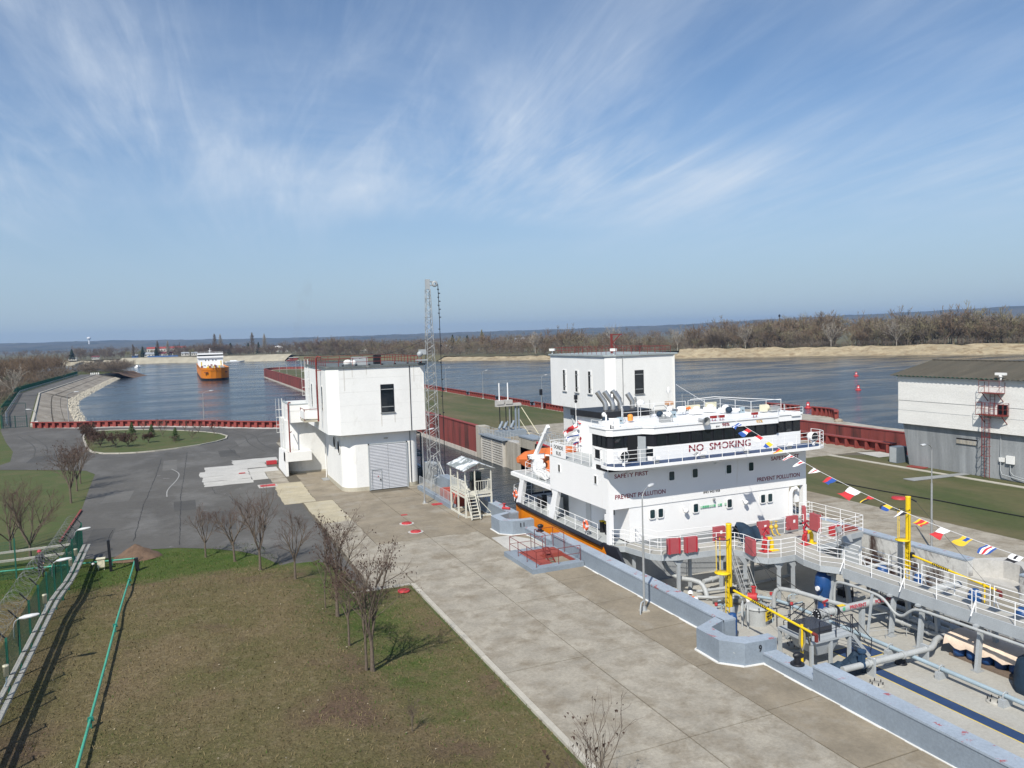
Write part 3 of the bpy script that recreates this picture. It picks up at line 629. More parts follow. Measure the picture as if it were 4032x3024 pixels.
# ------------------------------------------------------------------ lock parapets
def mooring_niche(t, y0, y1, sgn=1, X=23.25, inner=23.95):
    """horseshoe of wall round a mooring recess: outer polygon with chamfers, open towards the lock"""
    o = lambda d: X-sgn*d
    yc0, yc1 = y0, y1
    outer = [(o(0),yc1),(o(1.7),yc1-.75),(o(1.72),yc0+.95),(o(.95),yc0+.12),(o(-.05),yc0),(o(-.75),yc0)]
    innr = [(o(-.75),yc0+.6),(o(.1),yc0+.62),(o(.75),yc0+.95),(o(1.05),yc0+1.25),(o(1.02),yc1-1.0),(o(.1),yc1-.62),(o(-.02),yc1-.62)]
    mb = MB(); mt = MB()
    n1, n2 = len(outer), len(innr)
    ring = outer + innr
    mb.prism(ring, .0, 1.1, top=False); mt.sheet(ring, 1.1)
    mb.build('niche_wall', m_parapet, t); mt.build('niche_top', m_partop, t)
    sl = MB()
    for a, b in zip(outer[:-1], outer[1:-1]): sl.bar((a[0]-sgn*.04, a[1], .065), (b[0]-sgn*.04, b[1]-.02, .065), .16, .06)
    sl.build('white_sealant', m_seal, t)
    MB().sheet(innr, .12).build('niche_floor', m_concl, t)
def parapet_run(t, y0, y1, h=1.1, X0=23.25, X1=23.95, out=-1, seal=True):
    MB().box(X0, X1, y0, y1, .0, h-.09).build('wall', m_parapet, t)
    MB().prism([(X0-.035, y0),(X1+.02, y0),(X1+.02, y1),(X0-.035, y1)], h-.09, h, bottom=True).build('coping', m_partop, t)
    if seal:
        x = X0 if out < 0 else X1; s = MB(); y = y0
        while y < y1:
            e = min(y1, y+rnd.uniform(.5, 1.4)); w = rnd.uniform(.05, .13); s.box(min(x, x+out*w), max(x, x+out*w), y, e, .04, .075); y = e
        s.build('white_sealant', m_seal, t)
p1 = thing('lock_parapet', 'near pale blue painted parapet wall running along the lock edge, with mooring niche 9', 'wall', (23.6,20,0))
parapet_run(p1, 4, 23.7)
parapet_run(p1, 23.7, 26.62, .56)
mooring_niche(p1, 26.62, 30.0)
parapet_run(p1, 29.38, 48.2)
lettering('9', (22.98,26.625,.62), .17, .32, '-Y', m_black, p1)
p2 = thing('lock_parapet', 'pale blue painted parapet wall further along, with mooring niche 11', 'wall', (23.6,52,0))
parapet_run(p2, 48.2, 49.4, .62, seal=False); parapet_run(p2, 49.4, 52.65, .56)
mooring_niche(p2, 52.65, 56.1)
parapet_run(p2, 55.5, 66.5); MB().box(23.25, 24.0, 66.5, 70.5, 0, .75).build('wall', m_parapet, p2); MB().box(23.2, 24.05, 70.5, 73.6, 0, 1.35).build('wall', m_parapet, p2)
parapet_run(p2, 73.6, 121, 1.0, seal=False)
lettering('11', (22.85,52.655,.62), .34, .32, '-Y', m_black, p2)
def bollard(loc, label):
    t = thing('mooring_bollard', label, 'bollard', loc, 'mooring bollards on the lock walls'); x, y, z = loc
    MB().lathe((x,y,z), [(.001,0),(.30,0),(.30,.05),(.26,.08),(.001,.08)], 18).build('base_plate', m_black, t)
    MB().cyl((x,y,z+.06), (x+.02,y,z+.34), .15, .14, 14).build('stem', m_black, t)
    MB().tube([(x-.16,y+.05,z+.40),(x-.05,y+.02,z+.40),(x+.10,y-.02,z+.40),(x+.24,y-.05,z+.36)], [.08,.15,.15,.10], 12).build('horn_cap', m_black, t)
bollard((23.65,25.0,.56), 'black iron mooring bollard at the near low gap of the parapet, before the deck crane')
bollard((23.7,51.0,.56), 'black iron mooring bollard where the low wall meets the red railed pit')
# floating fender with striped rope next to bollard
fr = thing('striped_boom', 'black and cream striped mooring arm lying beside the bollard near niche 9', 'boom', (24.2,25.6,.3))
for i in range(14):
    a = Vector((24.3,26.5,.30)).lerp(Vector((24.3,24.5,.22)), i/14); b = Vector((24.3,26.5,.30)).lerp(Vector((24.3,24.5,.22)), (i+1)/14)
    MB().cyl(a, b, .075, n=10).build('stripe', m_cream if i % 2 else m_black, fr)
MB().cyl((24.3,24.5,.22), (24.3,23.2,.16), .025, n=6).build('rod', m_black, fr)
# far parapet
p3 = thing('lock_parapet', 'far parapet wall of the lock, pale blue top over stained white face', 'wall', (42,40,0))
m_farface = mat('stained_white_lock_face', (.52,.52,.50), .9, .12, .5, spot=(.055,.035,.030), spot_at=.49, spot_w=.05, spot_scale=.55, streak=False, bump=.3, stretch=(1,.8,.45))
MB().box(41.8, 42.5, 6, 27.4, -3, 1.02).build('wall', m_farface, p3); MB().box(41.77, 42.54, 6, 27.4, 1.02, 1.12).build('coping', m_partop, p3)
MB().box(41.8, 42.5, 30.5, 66, -3, 1.02).build('wall', m_farface, p3); MB().box(41.77, 42.54, 30.5, 66, 1.02, 1.12).build('coping', m_partop, p3)
nm = MB(); nm.prism([(42.5,27.4),(44.2,28.2),(44.2,29.8),(42.5,30.5),(42.3,30.5),(43.4,29.4),(43.4,28.4),(42.3,27.4)], 0, 1.1); nm.build('niche_wall', m_concl, p3)
MB().box(42.0, 43.6, 27.45, 30.45, -3, .1).build('niche_floor', m_concl, p3)
# ------------------------------------------------------------------ service pit with red rail
pit = thing('service_pit', 'square concrete service pit with dark red railing, ladder and red cover plates', 'pit', (21.4,45.5,0))
px0, px1, py0, py1 = 19.55, 23.2, 43.3, 48.0
rim = MB()
for a in ((px0,20.35,py0,py1),(20.35,px1,py0,43.95),(20.35,px1,47.45,py1)): rim.box(*a, 0, .36)
rim.box(23.05,px1,43.95,47.45,0,.36); rim.build('concrete_rim', m_parapet, pit)
MB().box(20.35,21.3,43.95,47.45,.30,.34).build('cover_plate', m_redfloor, pit)
MB().box(21.3,23.05,46.1,47.45,.30,.34).build('cover_plate', m_redfloor, pit)
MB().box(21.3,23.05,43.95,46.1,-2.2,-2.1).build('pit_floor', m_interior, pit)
sh = MB()
for a in ((21.28,21.31,43.95,46.1),(23.02,23.05,43.95,46.1),(21.3,23.05,43.95,43.98),(21.3,23.05,46.08,46.1)): sh.box(*a, -2.2, .30)
sh.build('shaft_wall', m_redfloor, pit)
MB().box(21.35,21.75,45.1,45.9,-.15,-.1).build('inner_landing', m_redfloor, pit)
MB().bar((22.5,44.0,-.4),(22.5,46.1,-.4),.12).bar((22.85,44.0,-.9),(22.85,46.1,-.9),.12).build('inner_beam', m_redrail, pit)
rr = MB(); z = .36
rr.rail([(23.12,43.65,z),(19.95,43.6,z),(19.95,47.9,z),(21.55,47.9,z)], 1.0, .028, (1,.5), 1.45, .03)
rr.rail([(21.55,47.9,z),(21.6,46.1,z)], 1.0, .028, (1,.5), 1.8, .03)
rr.rail([(21.7,47.6,z),(23.1,47.6,z),(23.1,45.9,z)], 1.35, .028, (1,.6), 1.7, .03)
rr.rail([(21.7,47.6,z),(21.75,46.0,z)], 1.35, .028, (1,.6), 1.7, .03)
rr.build('railing', m_redrail, pit)
ld = MB()
for s in (-.2, .2): ld.bar((21.55+s,45.6,.95),(22.0+s,44.35,-.9), .05, .08)
for i in range(8): q = Vector((21.55,45.6,.95)).lerp(Vector((22.0,44.35,-.9)), i/7.5); ld.bar(q+Vector((-.2,0,0)), q+Vector((.2,0,0)), .12, .03)
ld.build('ladder', m_redrail, pit)
MB().tube([(23.6,48.9,.62),(23.6,48.9,.95),(23.6,48.55,.95),(23.6,48.55,.62)], .022, 6).build('grab_hoop', m_greypaint, p2)
MB().prism([(20.55,52.8),(21.95,52.8),(23.2,50.6),(23.2,48.3),(20.45,48.3),(20.4,49.9)], .03, .085).build('white_pad', m_concl, qs)
# red valve on parapet by niche 11
vv = thing('hydrant_valve', 'bright red hydrant valve on the parapet behind niche 11', 'valve', (23.4,57.0,1.1))
MB().cyl((23.4,57.1,1.1),(23.4,57.1,1.45),.09,n=10).build('body', m_brightred, vv); MB().cyl((23.2,57.0,1.2),(23.65,56.5,1.2),.10,n=10).build('pipe_stub', m_brightred, vv)
MB().lathe((23.4,57.1,1.5),[(.001,0),(.15,0),(.15,.04),(.001,.04)],12).build('handwheel', m_brightred, vv)
# ------------------------------------------------------------------ manholes, hatches
def manhole(x, y, r, label, sq=False, h=.09, wh=False):
    t = thing('manhole_cover', label, 'manhole', (x,y,.05), 'red painted manhole covers')
    if sq: MB().box(x-r, x+r, y-r*.6, y+r*.6, .05, .05+h).build('cover', m_brightred, t)
    else:
        MB().lathe((x,y,.05), [(.001,h),(r*.92,h),(r,h*.75),(r,0)], 18).build('cover', m_brightred, t); MB().lathe((x,y,.05), [(r*.55,h+.02),(r*.6,h+.02),(r*.6,h)], 16).build('ring', m_redfloor, t)
    if wh: MB().lathe((x,y,.05), [(r*1.0,.01),(r*1.45,.008)], 14).build('pale_surround', m_concl, t)
manhole(16.15,60.5,.42,'round red manhole cover on pale ring, nearer the kiosk of the pair',wh=True); manhole(16.05,57.5,.42,'round red manhole cover nearest the camera on the brown slabs',wh=True)
manhole(16.78,63.6,.26,'smallest red hatch plate on the brown slabs before the roller gate',True,.03); manhole(11.44,44.1,.36,'round red cover on the grass beside the pavement corner')
manhole(9.6,99.6,.6,'raised red box hatch on pale slabs beside the white lock house',True,.42); manhole(7.65,84.5,.75,'long red plate let into a pale frame on the asphalt edge',True,.05)
manhole(5.75,94.4,.35,'small red plate in the middle of the pale white slabs',True,.05); manhole(20.6,66.2,.5,'red plate beside the lamp post near the kiosk',True,.05)
MB().box(6.7,8.6,83.6,85.5,.0,.045).build('pale_frame', m_concl, qs)
# ------------------------------------------------------------------ kiosk on stilts
k = thing('control_kiosk', 'white steel kiosk on stilts with gabled sheet roof and stairs beside the lock', 'kiosk', (22.2,61.5,0))
m_kw = mat('cream_white_steel_paint', (.58,.57,.50), .6, .08, 2)
kx0, kx1, ky0, ky1, kz = 21.05, 23.35, 59.75, 63.5, 2.05
for x, y in ((kx0,ky0),(kx1,ky0),(kx0,ky1),(kx1,ky1),(kx0,(ky0+ky1)/2),(kx1,(ky0+ky1)/2)):
    MB().bar((x,y,.05),(x,y,kz),.13).build('stilt', m_kw, k)
for x, y in ((kx0,ky0),(kx1,ky0),(kx0,ky1),(kx1,ky1),(kx0,(ky0+ky1)/2),(kx0+.85,ky0)): MB().bar((x,y,kz),(x,y,4.1),.09).build('roof_post', m_kw, k)
b = MB()
for z in (.12, kz-.05, kz-.3):
    b.bar((kx0,ky0,z),(kx1,ky0,z),.09,.14); b.bar((kx0,ky1,z),(kx1,ky1,z),.09,.14); b.bar((kx0,ky0,z),(kx0,ky1,z),.09,.14); b.bar((kx1,ky0,z),(kx1,ky1,z),.09,.14)
b.bar((kx1,ky0,.2),(kx0+1.0,ky0,1.7),.06); b.bar((kx0,ky1,.2),(kx0,ky1-1.3,1.7),.06); b.bar((kx1,ky0,.2),(kx1,ky0+1.5,1.7),.06)
b.build('base_frame', m_kw, k)
MB().box(kx0-.05,kx1+.05,ky0-.05,ky1+.05,kz,kz+.06).build('platform_floor', m_kw, k)
rl = MB()
for a, c in (((kx0,ky0),(kx0,ky1)),((kx0,ky1),(kx1,ky1)),((kx1,ky1),(kx1,ky0)),((kx1,ky0),(kx0+.85,ky0))):
    a3, c3 = Vector((*a,kz)), Vector((*c,kz)); rl.bar(a3+Vector((0,0,1.0)), c3+Vector((0,0,1.0)), .06, .05); rl.bar(a3+Vector((0,0,.15)), c3+Vector((0,0,.15)), .04, .04)
    n = max(3, int((c3-a3).length/.19))
    for i in range(n): q = a3.lerp(c3, (i+.5)/n); rl.bar(q+Vector((0,0,.15)), q+Vector((0,0,1.0)), .025)
rl.build('balustrade', m_kw, k)
rx0, rx1, ry0, ry1 = kx0-.25, kx1+.3, ky0-.35, ky1+.3; zc = 4.65; ze = 4.08; xm = (rx0+rx1)/2
m_kroof = mat('peeling_grey_roof_sheet', (.20,.225,.225), .6, .1, .8, spot=(.66,.68,.70), spot_at=.50, spot_w=.025, spot_scale=.9)
for xa, nm in ((rx0,'roof_sheet'),(rx1,'roof_sheet')):
    r_ = MB(); r_.quad((xa,ry0,ze),(xm,ry0,zc),(xm,ry1,zc),(xa,ry1,ze)); r_.quad((xa,ry0,ze-.03),(xm,ry0,zc-.03),(xm,ry1,zc-.03),(xa,ry1,ze-.03)); r_.quad((xa,ry0,ze),(xm,ry0,zc),(xm,ry0,zc-.05),(xa,ry0,ze-.05)); r_.quad((xa,ry0,ze),(xa,ry1,ze),(xa,ry1,ze-.05),(xa,ry0,ze-.05)); r_.build(nm, m_kroof, k)
gt = MB()
for y in (ky0,ky1): gt.bar((kx0,y,4.06),(kx1,y,4.06),.07); gt.bar((kx0,y,4.06),(xm,y,4.55),.05); gt.bar((kx1,y,4.06),(xm,y,4.55),.05); gt.bar((xm,y,4.06),(xm,y,4.55),.05)
gt.build('gable_truss', m_kw, k)
stx = kx0+.42; st = MB()
for s in (-.38,.38): st.bar((stx+s,ky0-.05,kz),(stx+s+.05,ky0-1.15,.1),.05,.16)
st.build('stringer', m_kw, k)
for i in range(8): t_ = (i+.7)/8.2; MB().obox((stx+.05*t_,ky0-.05-1.1*t_,kz-(kz-.1)*t_),.76,.17,.035).build('tread', m_kw, k)
hr = MB()
for s in (-.38,.38): hr.cyl((stx+s,ky0-.05,kz+.95),(stx+s+.05,ky0-1.1,1.0),.022,n=6); hr.cyl((stx+s+.05,ky0-1.1,1.0),(stx+s+.05,ky0-1.12,.15),.022,n=6)
hr.build('stair_handrail', m_kw, k)
MB().tube([(kx0-.55,ky0+.4,.06),(kx0-.55,ky0+.4,.3),(kx0-.5,ky0+.1,.38),(kx0+.1,ky0+.05,.38)],.03,6).build('conduit', m_greypaint, k)
ps = thing('control_desk', 'dark green control desk standing inside the stilted kiosk', 'panel', (22.6,61.4,kz+.06))
MB().box(22.2,23.0,61.1,61.8,kz+.06,3.55).build('cabinet', mat('dark_green_cabinet',(.05,.085,.08),.5), ps); MB().box(21.9,22.9,60.6,61.1,kz+.06,2.9).build('desk', m_black, ps)
for i in range(6): MB().cyl((22.0+.15*i,60.65,2.9),(22.0+.15*i,60.6,3.1+.06*(i%3)),.03,n=6).build('lever', m_black, ps)
wt = thing('white_table', 'white bench inside the kiosk behind the balustrade', 'bench', (21.7,62.2,kz+.06)); MB().box(21.4,22.0,61.6,62.8,2.75,2.82).build('top', m_white, wt); MB().box(21.45,21.95,61.7,62.7,2.11,2.75).build('body', m_whitew, wt)
# ------------------------------------------------------------------ hatch with railing and red sheeting beyond the kiosk
hb = thing('gate_pit_railing', 'low pale blue kerb with grey mesh railing beside the red sheeted machinery', 'railing', (21.2,69,0))
MB().box(21.0,21.5,63.6,74.0,0,.42).build('kerb', m_parapet, hb)
g = MB(); g.rail([(21.25,63.7,.42),(21.25,74.0,.42)],.95,.022,(1,.12),1.3,.03)
for i in range(70): y = 63.8+i*.146; g.cyl((21.25,y,.52),(21.25,y,1.35),.009,n=4,cap=False)
g.build('mesh_rail', m_greypaint, hb)
m_orsheet = mat('faded_red_sheet', (.40,.085,.055), .7, .12, 1.2, bump=.3)
for i, (x0, x1, y0, y1, h, lb) in enumerate(((21.7,23.1,67.2,68.8,1.0,'faded red metal cover between railing and parapet, farther of the two'),(21.75,23.15,64.2,67.0,.9,'faded red metal cover between railing and parapet, nearer the kiosk'))):
    t = thing('machine_cover', lb, 'cover', ((x0+x1)/2,(y0+y1)/2,0), 'red machine covers')
    MB().prism([(x0,y0),(x1,y0),(x1,y1),(x0,y1)],0,h).build('cover', m_orsheet, t); MB().bar((x0,(y0+y1)/2,h+.03),(x1,(y0+y1)/2,h+.03),.05).build('seam', m_redfloor, t)
# ------------------------------------------------------------------ street lamps
def street_lamp(loc, h, az, label, arm=1.1, base=True, scale=1, step=.62):
    t = thing('street_lamp', label, 'street lamp', loc, 'street lamps'); x, y, z = loc; d = Vector((math.sin(R(az)), math.cos(R(az)), 0))
    MB().cyl((x,y,z),(x,y,z+h*step),.068*scale,.062*scale,10).build('lower_pole', m_galv, t); MB().cyl((x,y,z+h*step),(x,y,z+h-.5),.04*scale,.034*scale,8).build('upper_pole', m_galv, t)
    pts = [(Vector((x,y,z+h-.5)) + d*arm*(1-math.cos(a)) + Vector((0,0,.5*math.sin(a)))) for a in [math.pi/2*i/6 for i in range(7)]]
    MB().tube(pts,.03*scale,6).build('arm', m_galv, t)
    mb = MB(); lamp_head(mb, pts[-1], d+Vector((0,0,.06)), scale); mb.build('lamp_head', m_lampw, t)
    if base:
        MB().box(x-.22,x+.22,y-.22,y+.22,z,z+.07).build('base_plate', m_kerb, t); MB().lathe((x,y,z+.06),[(.17,0),(.10,.25)],10).build('foot_collar', m_galv, t)
    return t
m_lampw = mat('pale_lamp_housing', (.52,.53,.53), .45, .06, 3)
street_lamp((22.16,34.64,.05), 6.6, 55, 'tall grey street lamp on the quay in front of the white ship', .9)
MB().tube([(21.7,34.3,.05),(21.7,34.3,.4),(21.85,34.45,.62),(22.08,34.6,.62)],.04,6).build('conduit', m_greypaint, [o for o in C.objects if o.name == 'street_lamp'][0])
street_lamp((19.65,67.0,.05), 6.7, 60, 'grey street lamp standing before the lattice mast and kiosk', .9)
street_lamp((3.27,157.9,.05), 6.3, 62, 'slim street lamp by the middle of the curved red flood wall', 1.3, scale=1.3)
street_lamp((-20.8,170.4,.05), 6.8, 75, 'slim street lamp at the left end of the curved red flood wall', 1.2, scale=1.3)
# ------------------------------------------------------------------ ribbed red flood walls
def flood_wall(pts, h, label, rib=1.45, side=1, name='flood_wall', depth=.32, group='red ribbed flood walls', thick=.16, rw=.34):
    """steel faced wall along a polyline; ribs on the side given (1 = right of travel)"""
    t = thing(name, label, 'flood wall', (pts[0][0], pts[0][1], 0), group)
    back = MB(); cap = MB()
    for a, b in zip(pts, pts[1:]):
        back.bar((*a, h/2-.03), (*b, h/2-.03), thick, h-.06)
    ln = [0]
    for a, b in zip(pts, pts[1:]): ln.append(ln[-1]+math.dist(a, b))
    def at(s):
        for i in range(len(pts)-1):
            if s <= ln[i+1] or i == len(pts)-2:
                u = (s-ln[i])/(ln[i+1]-ln[i]); a, b = pts[i], pts[i+1]; d = Vector((b[0]-a[0], b[1]-a[1], 0)).normalized(); return Vector((a[0]+(b[0]-a[0])*u, a[1]+(b[1]-a[1])*u, 0)), d
    prev = None; n = max(2, int(ln[-1]/.9)); row = []
    for i in range(n+1):
        p, d = at(ln[-1]*i/n); nr = Vector((d.y, -d.x, 0))*side; row.append((p-nr*.12, p+nr*(depth+.08)))
    for (a, b), (c, e) in zip(row, row[1:]):
        z0, z1 = h-.02, h+.12; q = [a, b, e, c]; cap.add([(*v.xy, z0) for v in q]+[(*v.xy, z1) for v in q], [(4,5,6,7),(0,1,5,4),(1,2,6,5),(2,3,7,6),(3,0,4,7)])
    back.build('back_wall', m_red, t); cap.build('cap_beam', m_red, t)
    k = max(1, int(ln[-1]/rib))
    me = None
    for i in range(k):
        p, d = at(ln[-1]*(i+.5)/k); nr = Vector((d.y, -d.x, 0))*side
        if me is None:
            mb = MB(); mb.add([(0,-rw/2,0),(0,rw/2,0),(depth,rw/2,0),(depth,-rw/2,0),(0,-rw/2,h-.03),(0,rw/2,h-.03),(depth,rw/2,h-.03),(depth,-rw/2,h-.03)], [(0,1,5,4),(1,2,6,5),(2,3,7,6),(3,0,4,7)])
            o = mb.build('rib', m_red, None); o.parent = t; me = o.data
        else: o = bpy.data.objects.new('rib', me); C.objects.link(o); o.parent = t
        o.location = p - Vector((pts[0][0], pts[0][1], 0)); o.rotation_euler = (0,0,math.atan2(nr.y, nr.x))
    return t
flood_wall(wc, 1.05, 'long curved red flood wall closing the forebay beyond the asphalt yard', 1.5, -1, rw=.6, depth=.55)
# guide pier: sheet pile face + coping
gp = thing('guide_pier', 'long rust streaked red steel guide pier wall above a pale footing', 'pier wall', (41.9,112.5,0))
NP = 28; L0, L1 = 112.6, 450
for i in range(NP):
    a = L0+(L1-L0)*i/NP; b = L0+(L1-L0)*(i+1)/NP-.06
    MB().box(41.76-.03*(i%2),42.05,a,b,-2.9,1.22).build('steel_panel', m_redrust, gp)
MB().box(41.64,42.3,L0,L1,1.22,1.36).build('cap_beam', m_red, gp); MB().box(41.68,42.1,L0,L1,-3.9,-2.9).build('footing', m_pierbase, gp)
MB().box(41.7,43.2,110.3,112.5,-5,1.35).build('end_block', m_concold, gp)
tip = chaikin([(41.9,450),(44,462),(50,469),(58,468),(65,462),(68.8,450)],2,False)
tw = MB()
for a, b in zip(tip, tip[1:]): tw.bar((*a,-1.0),(*b,-1.0),.3,4.6)
tw.build('curved_tip', m_redrust, gp)
for i, y in enumerate((131.5,165,205,250,300,360)):
    MB().cyl((42.0,y,1.36),(42.0,y,1.62),.14,n=8).build('stud', m_black, gp)
# island side wall segments, with bollards in the gaps
segs = [(115.5,129.5),(132,148.2),(151,168.2),(171,188.5),(191.5,209),(212.5,230),(233.5,251),(254.5,272),(276,296),(300,322),(326,350),(354,380),(384,415),(420,448)]
ordn = ['nearest the far lock house','second from the far lock house','third from the far lock house','fourth from the far lock house','fifth from the far lock house','sixth from the far lock house','seventh from the far lock house','eighth from the far lock house','ninth from the far lock house','tenth from the far lock house','eleventh from the far lock house','twelfth from the far lock house','thirteenth from the far lock house','farthest, at the tip of the pier']
for (a, b), o in zip(segs, ordn): flood_wall([(68.6,a),(68.6,b)], 1.0, 'red ribbed wall section along the river edge of the lawn, '+o, 1.3, -1, depth=.3)
for i in range(8):
    y = (segs[i][1]+segs[i+1][0])/2
    t = thing('bollard', 'black bollard in the gap after the river wall section '+ordn[i], 'bollard', (68.6,y,0), 'bollards between the red wall sections')
    MB().box(68.2,69.0,y-1.2,y+1.2,-.1,.18).build('plinth', m_red, t); MB().cyl((68.5,y,.18),(68.5,y,.7),.28,.24,10).build('stem', m_black, t); MB().obox((68.5,y,.82),.9,.55,.25).build('head', m_black, t)
for (x, y, o) in ((68.2,207,'farthest of three'),(67.6,176.4,'middle of three'),(67.6,142.6,'nearest of three, beside the far lock house')):
    street_lamp((x,y,0), 6.9, 62, 'slim street lamp on the pier lawn, '+o, 1.1, scale=1.2)
for i, y in enumerate((300,330,362,398,432)): street_lamp((47+i*.3,y,0), 7, 62, 'far slim lamp near the pier tip, %s along from the lock' % ('first second third fourth fifth'.split()[i]), 1.0, scale=1.6)
sig = thing('signal_box', 'black signal lantern on a slim post beside the far lock house', 'signal', (66.8,141.2,0)); MB().cyl((66.8,141.2,0),(66.8,141.2,4.2),.05,n=6).build('post', m_galv, sig); MB().box(66.45,66.95,141,141.4,3.0,4.2).build('lantern', m_black, sig)
# second approach: low ribbed wall and outer pier
flood_wall([(76.3,64.6),(76.4,97)], 1.12, 'red ribbed wall with deep buttresses beside the warehouse path', 1.5, -1, depth=.55)
op = thing('outer_pier_wall', 'rusty red steel face of the outer pier beyond the second approach channel', 'pier wall', (92,80,0))
for i in range(9): MB().box(91.7-.03*(i%2),92.0,56+i*6.5,56+i*6.5+6.44,-4.2,.0).build('steel_panel', m_redrust, op)
MB().box(91.6,92.3,56,114.5,.0,.10).build('cap_beam', m_red, op)
flood_wall(chaikin([(96.4,92.6),(98.3,94.3),(100.0,97.4),(99.7,101.5)],2,False), 1.35, 'short curved red ribbed wall at the end of the outer pier', 1.0, -1, depth=.5)
flood_wall([(99.5,104.2),(99.2,112)], 1.35, 'short straight red ribbed wall on the outer pier behind the wheelhouse', 1.1, -1, depth=.5)
r = random.Random(5)
bm_ = m_rock
for i in range(24):
    x, y = 93.0+r.uniform(0,4.5), 71+r.uniform(0,7.5); s = r.uniform(.35,.95); z = .1+max(0, (76-y))*.18+r.uniform(0,.35)
    t = MB(); t.sphere((x,y,z), s, 7, 5, (r.uniform(.8,1.3), r.uniform(.8,1.3), .75)); t.v = [(a+r.uniform(-.14,.14)*s, b_+r.uniform(-.14,.14)*s, c_+r.uniform(-.14,.14)*s) for a, b_, c_ in t.v]; t.sm = [False]*len(t.sm)
    t.build('boulder', bm_, None, label='brown boulder in the rock heap by the warehouse corner, '+('broad and low' if s > .75 else 'mid-sized' if s > .55 else 'small')+' stone', cat='boulder', group='rock heap by the warehouse')
mb = MB().sphere((95.4,91.5,.1), .55, 8, 5, (1.6,1,.7)); mb.build('rubble_pile', m_rock, None, label='small dark heap of rubble on the outer pier inside the curved red wall', cat='rubble')
# ------------------------------------------------------------------ white lock house (left bank)
def rounded(x0, x1, y0, y1, rad, seg=6):
    out = []
    for (cx, cy, a0, r_) in ((x0,y0,180,rad[0]),(x1,y0,270,rad[1]),(x1,y1,0,rad[2]),(x0,y1,90,rad[3])):
        if r_ <= 0: out.append((cx,cy)); continue
        ccx = cx+r_ if cx == x0 else cx-r_; ccy = cy+r_ if cy == y0 else cy-r_
        out += [(ccx+r_*math.cos(R(a0+90*i/seg)), ccy+r_*math.sin(R(a0+90*i/seg))) for i in range(seg+1)]
    return out
def win_front(t, x0, x1, z0, z1, y, name='window', mull=(.18,.84)):
    """window set into a wall facing -Y: frame proud of dark glass"""
    w = MB(); f = .07
    for a in ((x0-f,x0,z0,z1),(x1,x1+f,z0,z1),(x0-f,x1+f,z0-f,z0),(x0-f,x1+f,z1,z1+f)): w.box(a[0],a[1],y-.05,y+.02,a[2],a[3])
    o = w.build(name, m_black, t); MB().box(x0,x1,y-.025,y-.005,z0,z1).build('pane', m_glass, o)
    for k in mull: zz = z0+(z1-z0)*k; MB().box(x0,x1,y-.055,y-.02,zz-.035,zz+.035).build('glazing_bar', m_galv, o)
    MB().box(x0-.15,x1+.15,y-.16,y+.01,z0-.13,z0-f).build('sill', m_galv, o)
    return o
B1 = thing('lock_house', 'white lock house with overhanging upper floor and grey louvred gate on the left bank', 'building', (18,80,0))
lowp = rounded(14.1,21.85,75.95,86.0,(1.6,.9,.3,.3),8)
MB().prism(lowp,.0,.45).build('plinth', m_plinth, B1)
lw = MB().prism([(max(14.14,min(21.8,x)),max(75.99,y)) for x,y in lowp],.45,6.0); lo = lw.build('ground_floor_wall', m_white, B1)
lo.data.polygons.foreach_set('use_smooth', [False]*len(lo.data.polygons))
MB().box(14.9,22.0,86,91,0,6.0).build('rear_wall', m_whitew, B1)
upp = [(13.85,75.2),(22.45,75.2),(22.45,91),(12.9,91),(12.9,76.9)]
MB().prism(upp,5.86,12.42,bottom=True).build('upper_floor_wall', m_white, B1)
rf = MB().prism([(13.8,75.05),(22.6,75.05),(22.6,91.2),(12.75,91.2),(12.75,76.85)],12.42,12.62,bottom=True).build('roof', m_roofdark, B1)
rr = MB(); z = 12.62
rr.rail([(12.95,90.8,z),(12.95,77.0,z),(13.95,75.4,z),(22.3,75.4,z),(22.3,90.8,z)], .75, .04, (1,.5), 1.3, .045, closed=True)
rr.build('roof_railing', m_redrail, B1)
sup = MB()
for i in range(7): sup.box(14.3+i*1.3,14.45+i*1.3,75.3,75.6,12.62,12.74)
sup.build('roof_blocks', m_black, B1)
MB().box(15.9,17.3,77.5,79,12.62,13.4).build('roof_hatch', m_greypaint, B1)
MB().box(18.1,18.8,78,78.6,12.62,13.6).build('roof_vent', m_black, B1)
mb = MB(); mb.sphere((15.2,77.2,12.9),.45,9,6,(1,.8,.7)); mb.sphere((15.8,77.2,12.85),.3,8,5); mb.build('white_dome', m_white, B1)
win_front(B1,18.0,19.2,7.95,10.6,75.2)
sm = MB()
for z_ in (7.15,8.75,10.05,11.4): sm.box(13.9,22.4,75.194,75.2,z_-.012,z_+.012)
sm.build('panel_seams', m_whitew, B1, kind='stuff')
sm = MB()
for x_,l_ in ((17.95,1.3),(19.3,1.0),(15.2,.9),(21.4,1.6),(16.6,.7),(14.4,2.2)): sm.box(x_-.05,x_+.05,75.193,75.2,7.8-l_ if x_ in (17.95,19.3) else 12.4-l_,7.8 if x_ in (17.95,19.3) else 12.4)
sm.build('rain_streaks', mat('faint_rain_streak',(.60,.585,.55),.85,.1,1), B1, kind='stuff')
MB().cyl((20.95,75.14,12.4),(20.95,75.14,5.9),.035,n=6).cyl((20.95,75.90,5.9),(20.95,75.90,.5),.035,n=6).build('lightning_conductor', m_black, B1)
# side windows (blind recesses) and downpipe
for y in (79.3,82.6,85.9):
    f = MB().box(12.86,12.91,y-.45,y+.45,8.0,10.6).build('side_window', m_whitew, B1); MB().box(12.84,12.87,y-.36,y+.1,8.1,10.5).build('pane', m_glass, f)
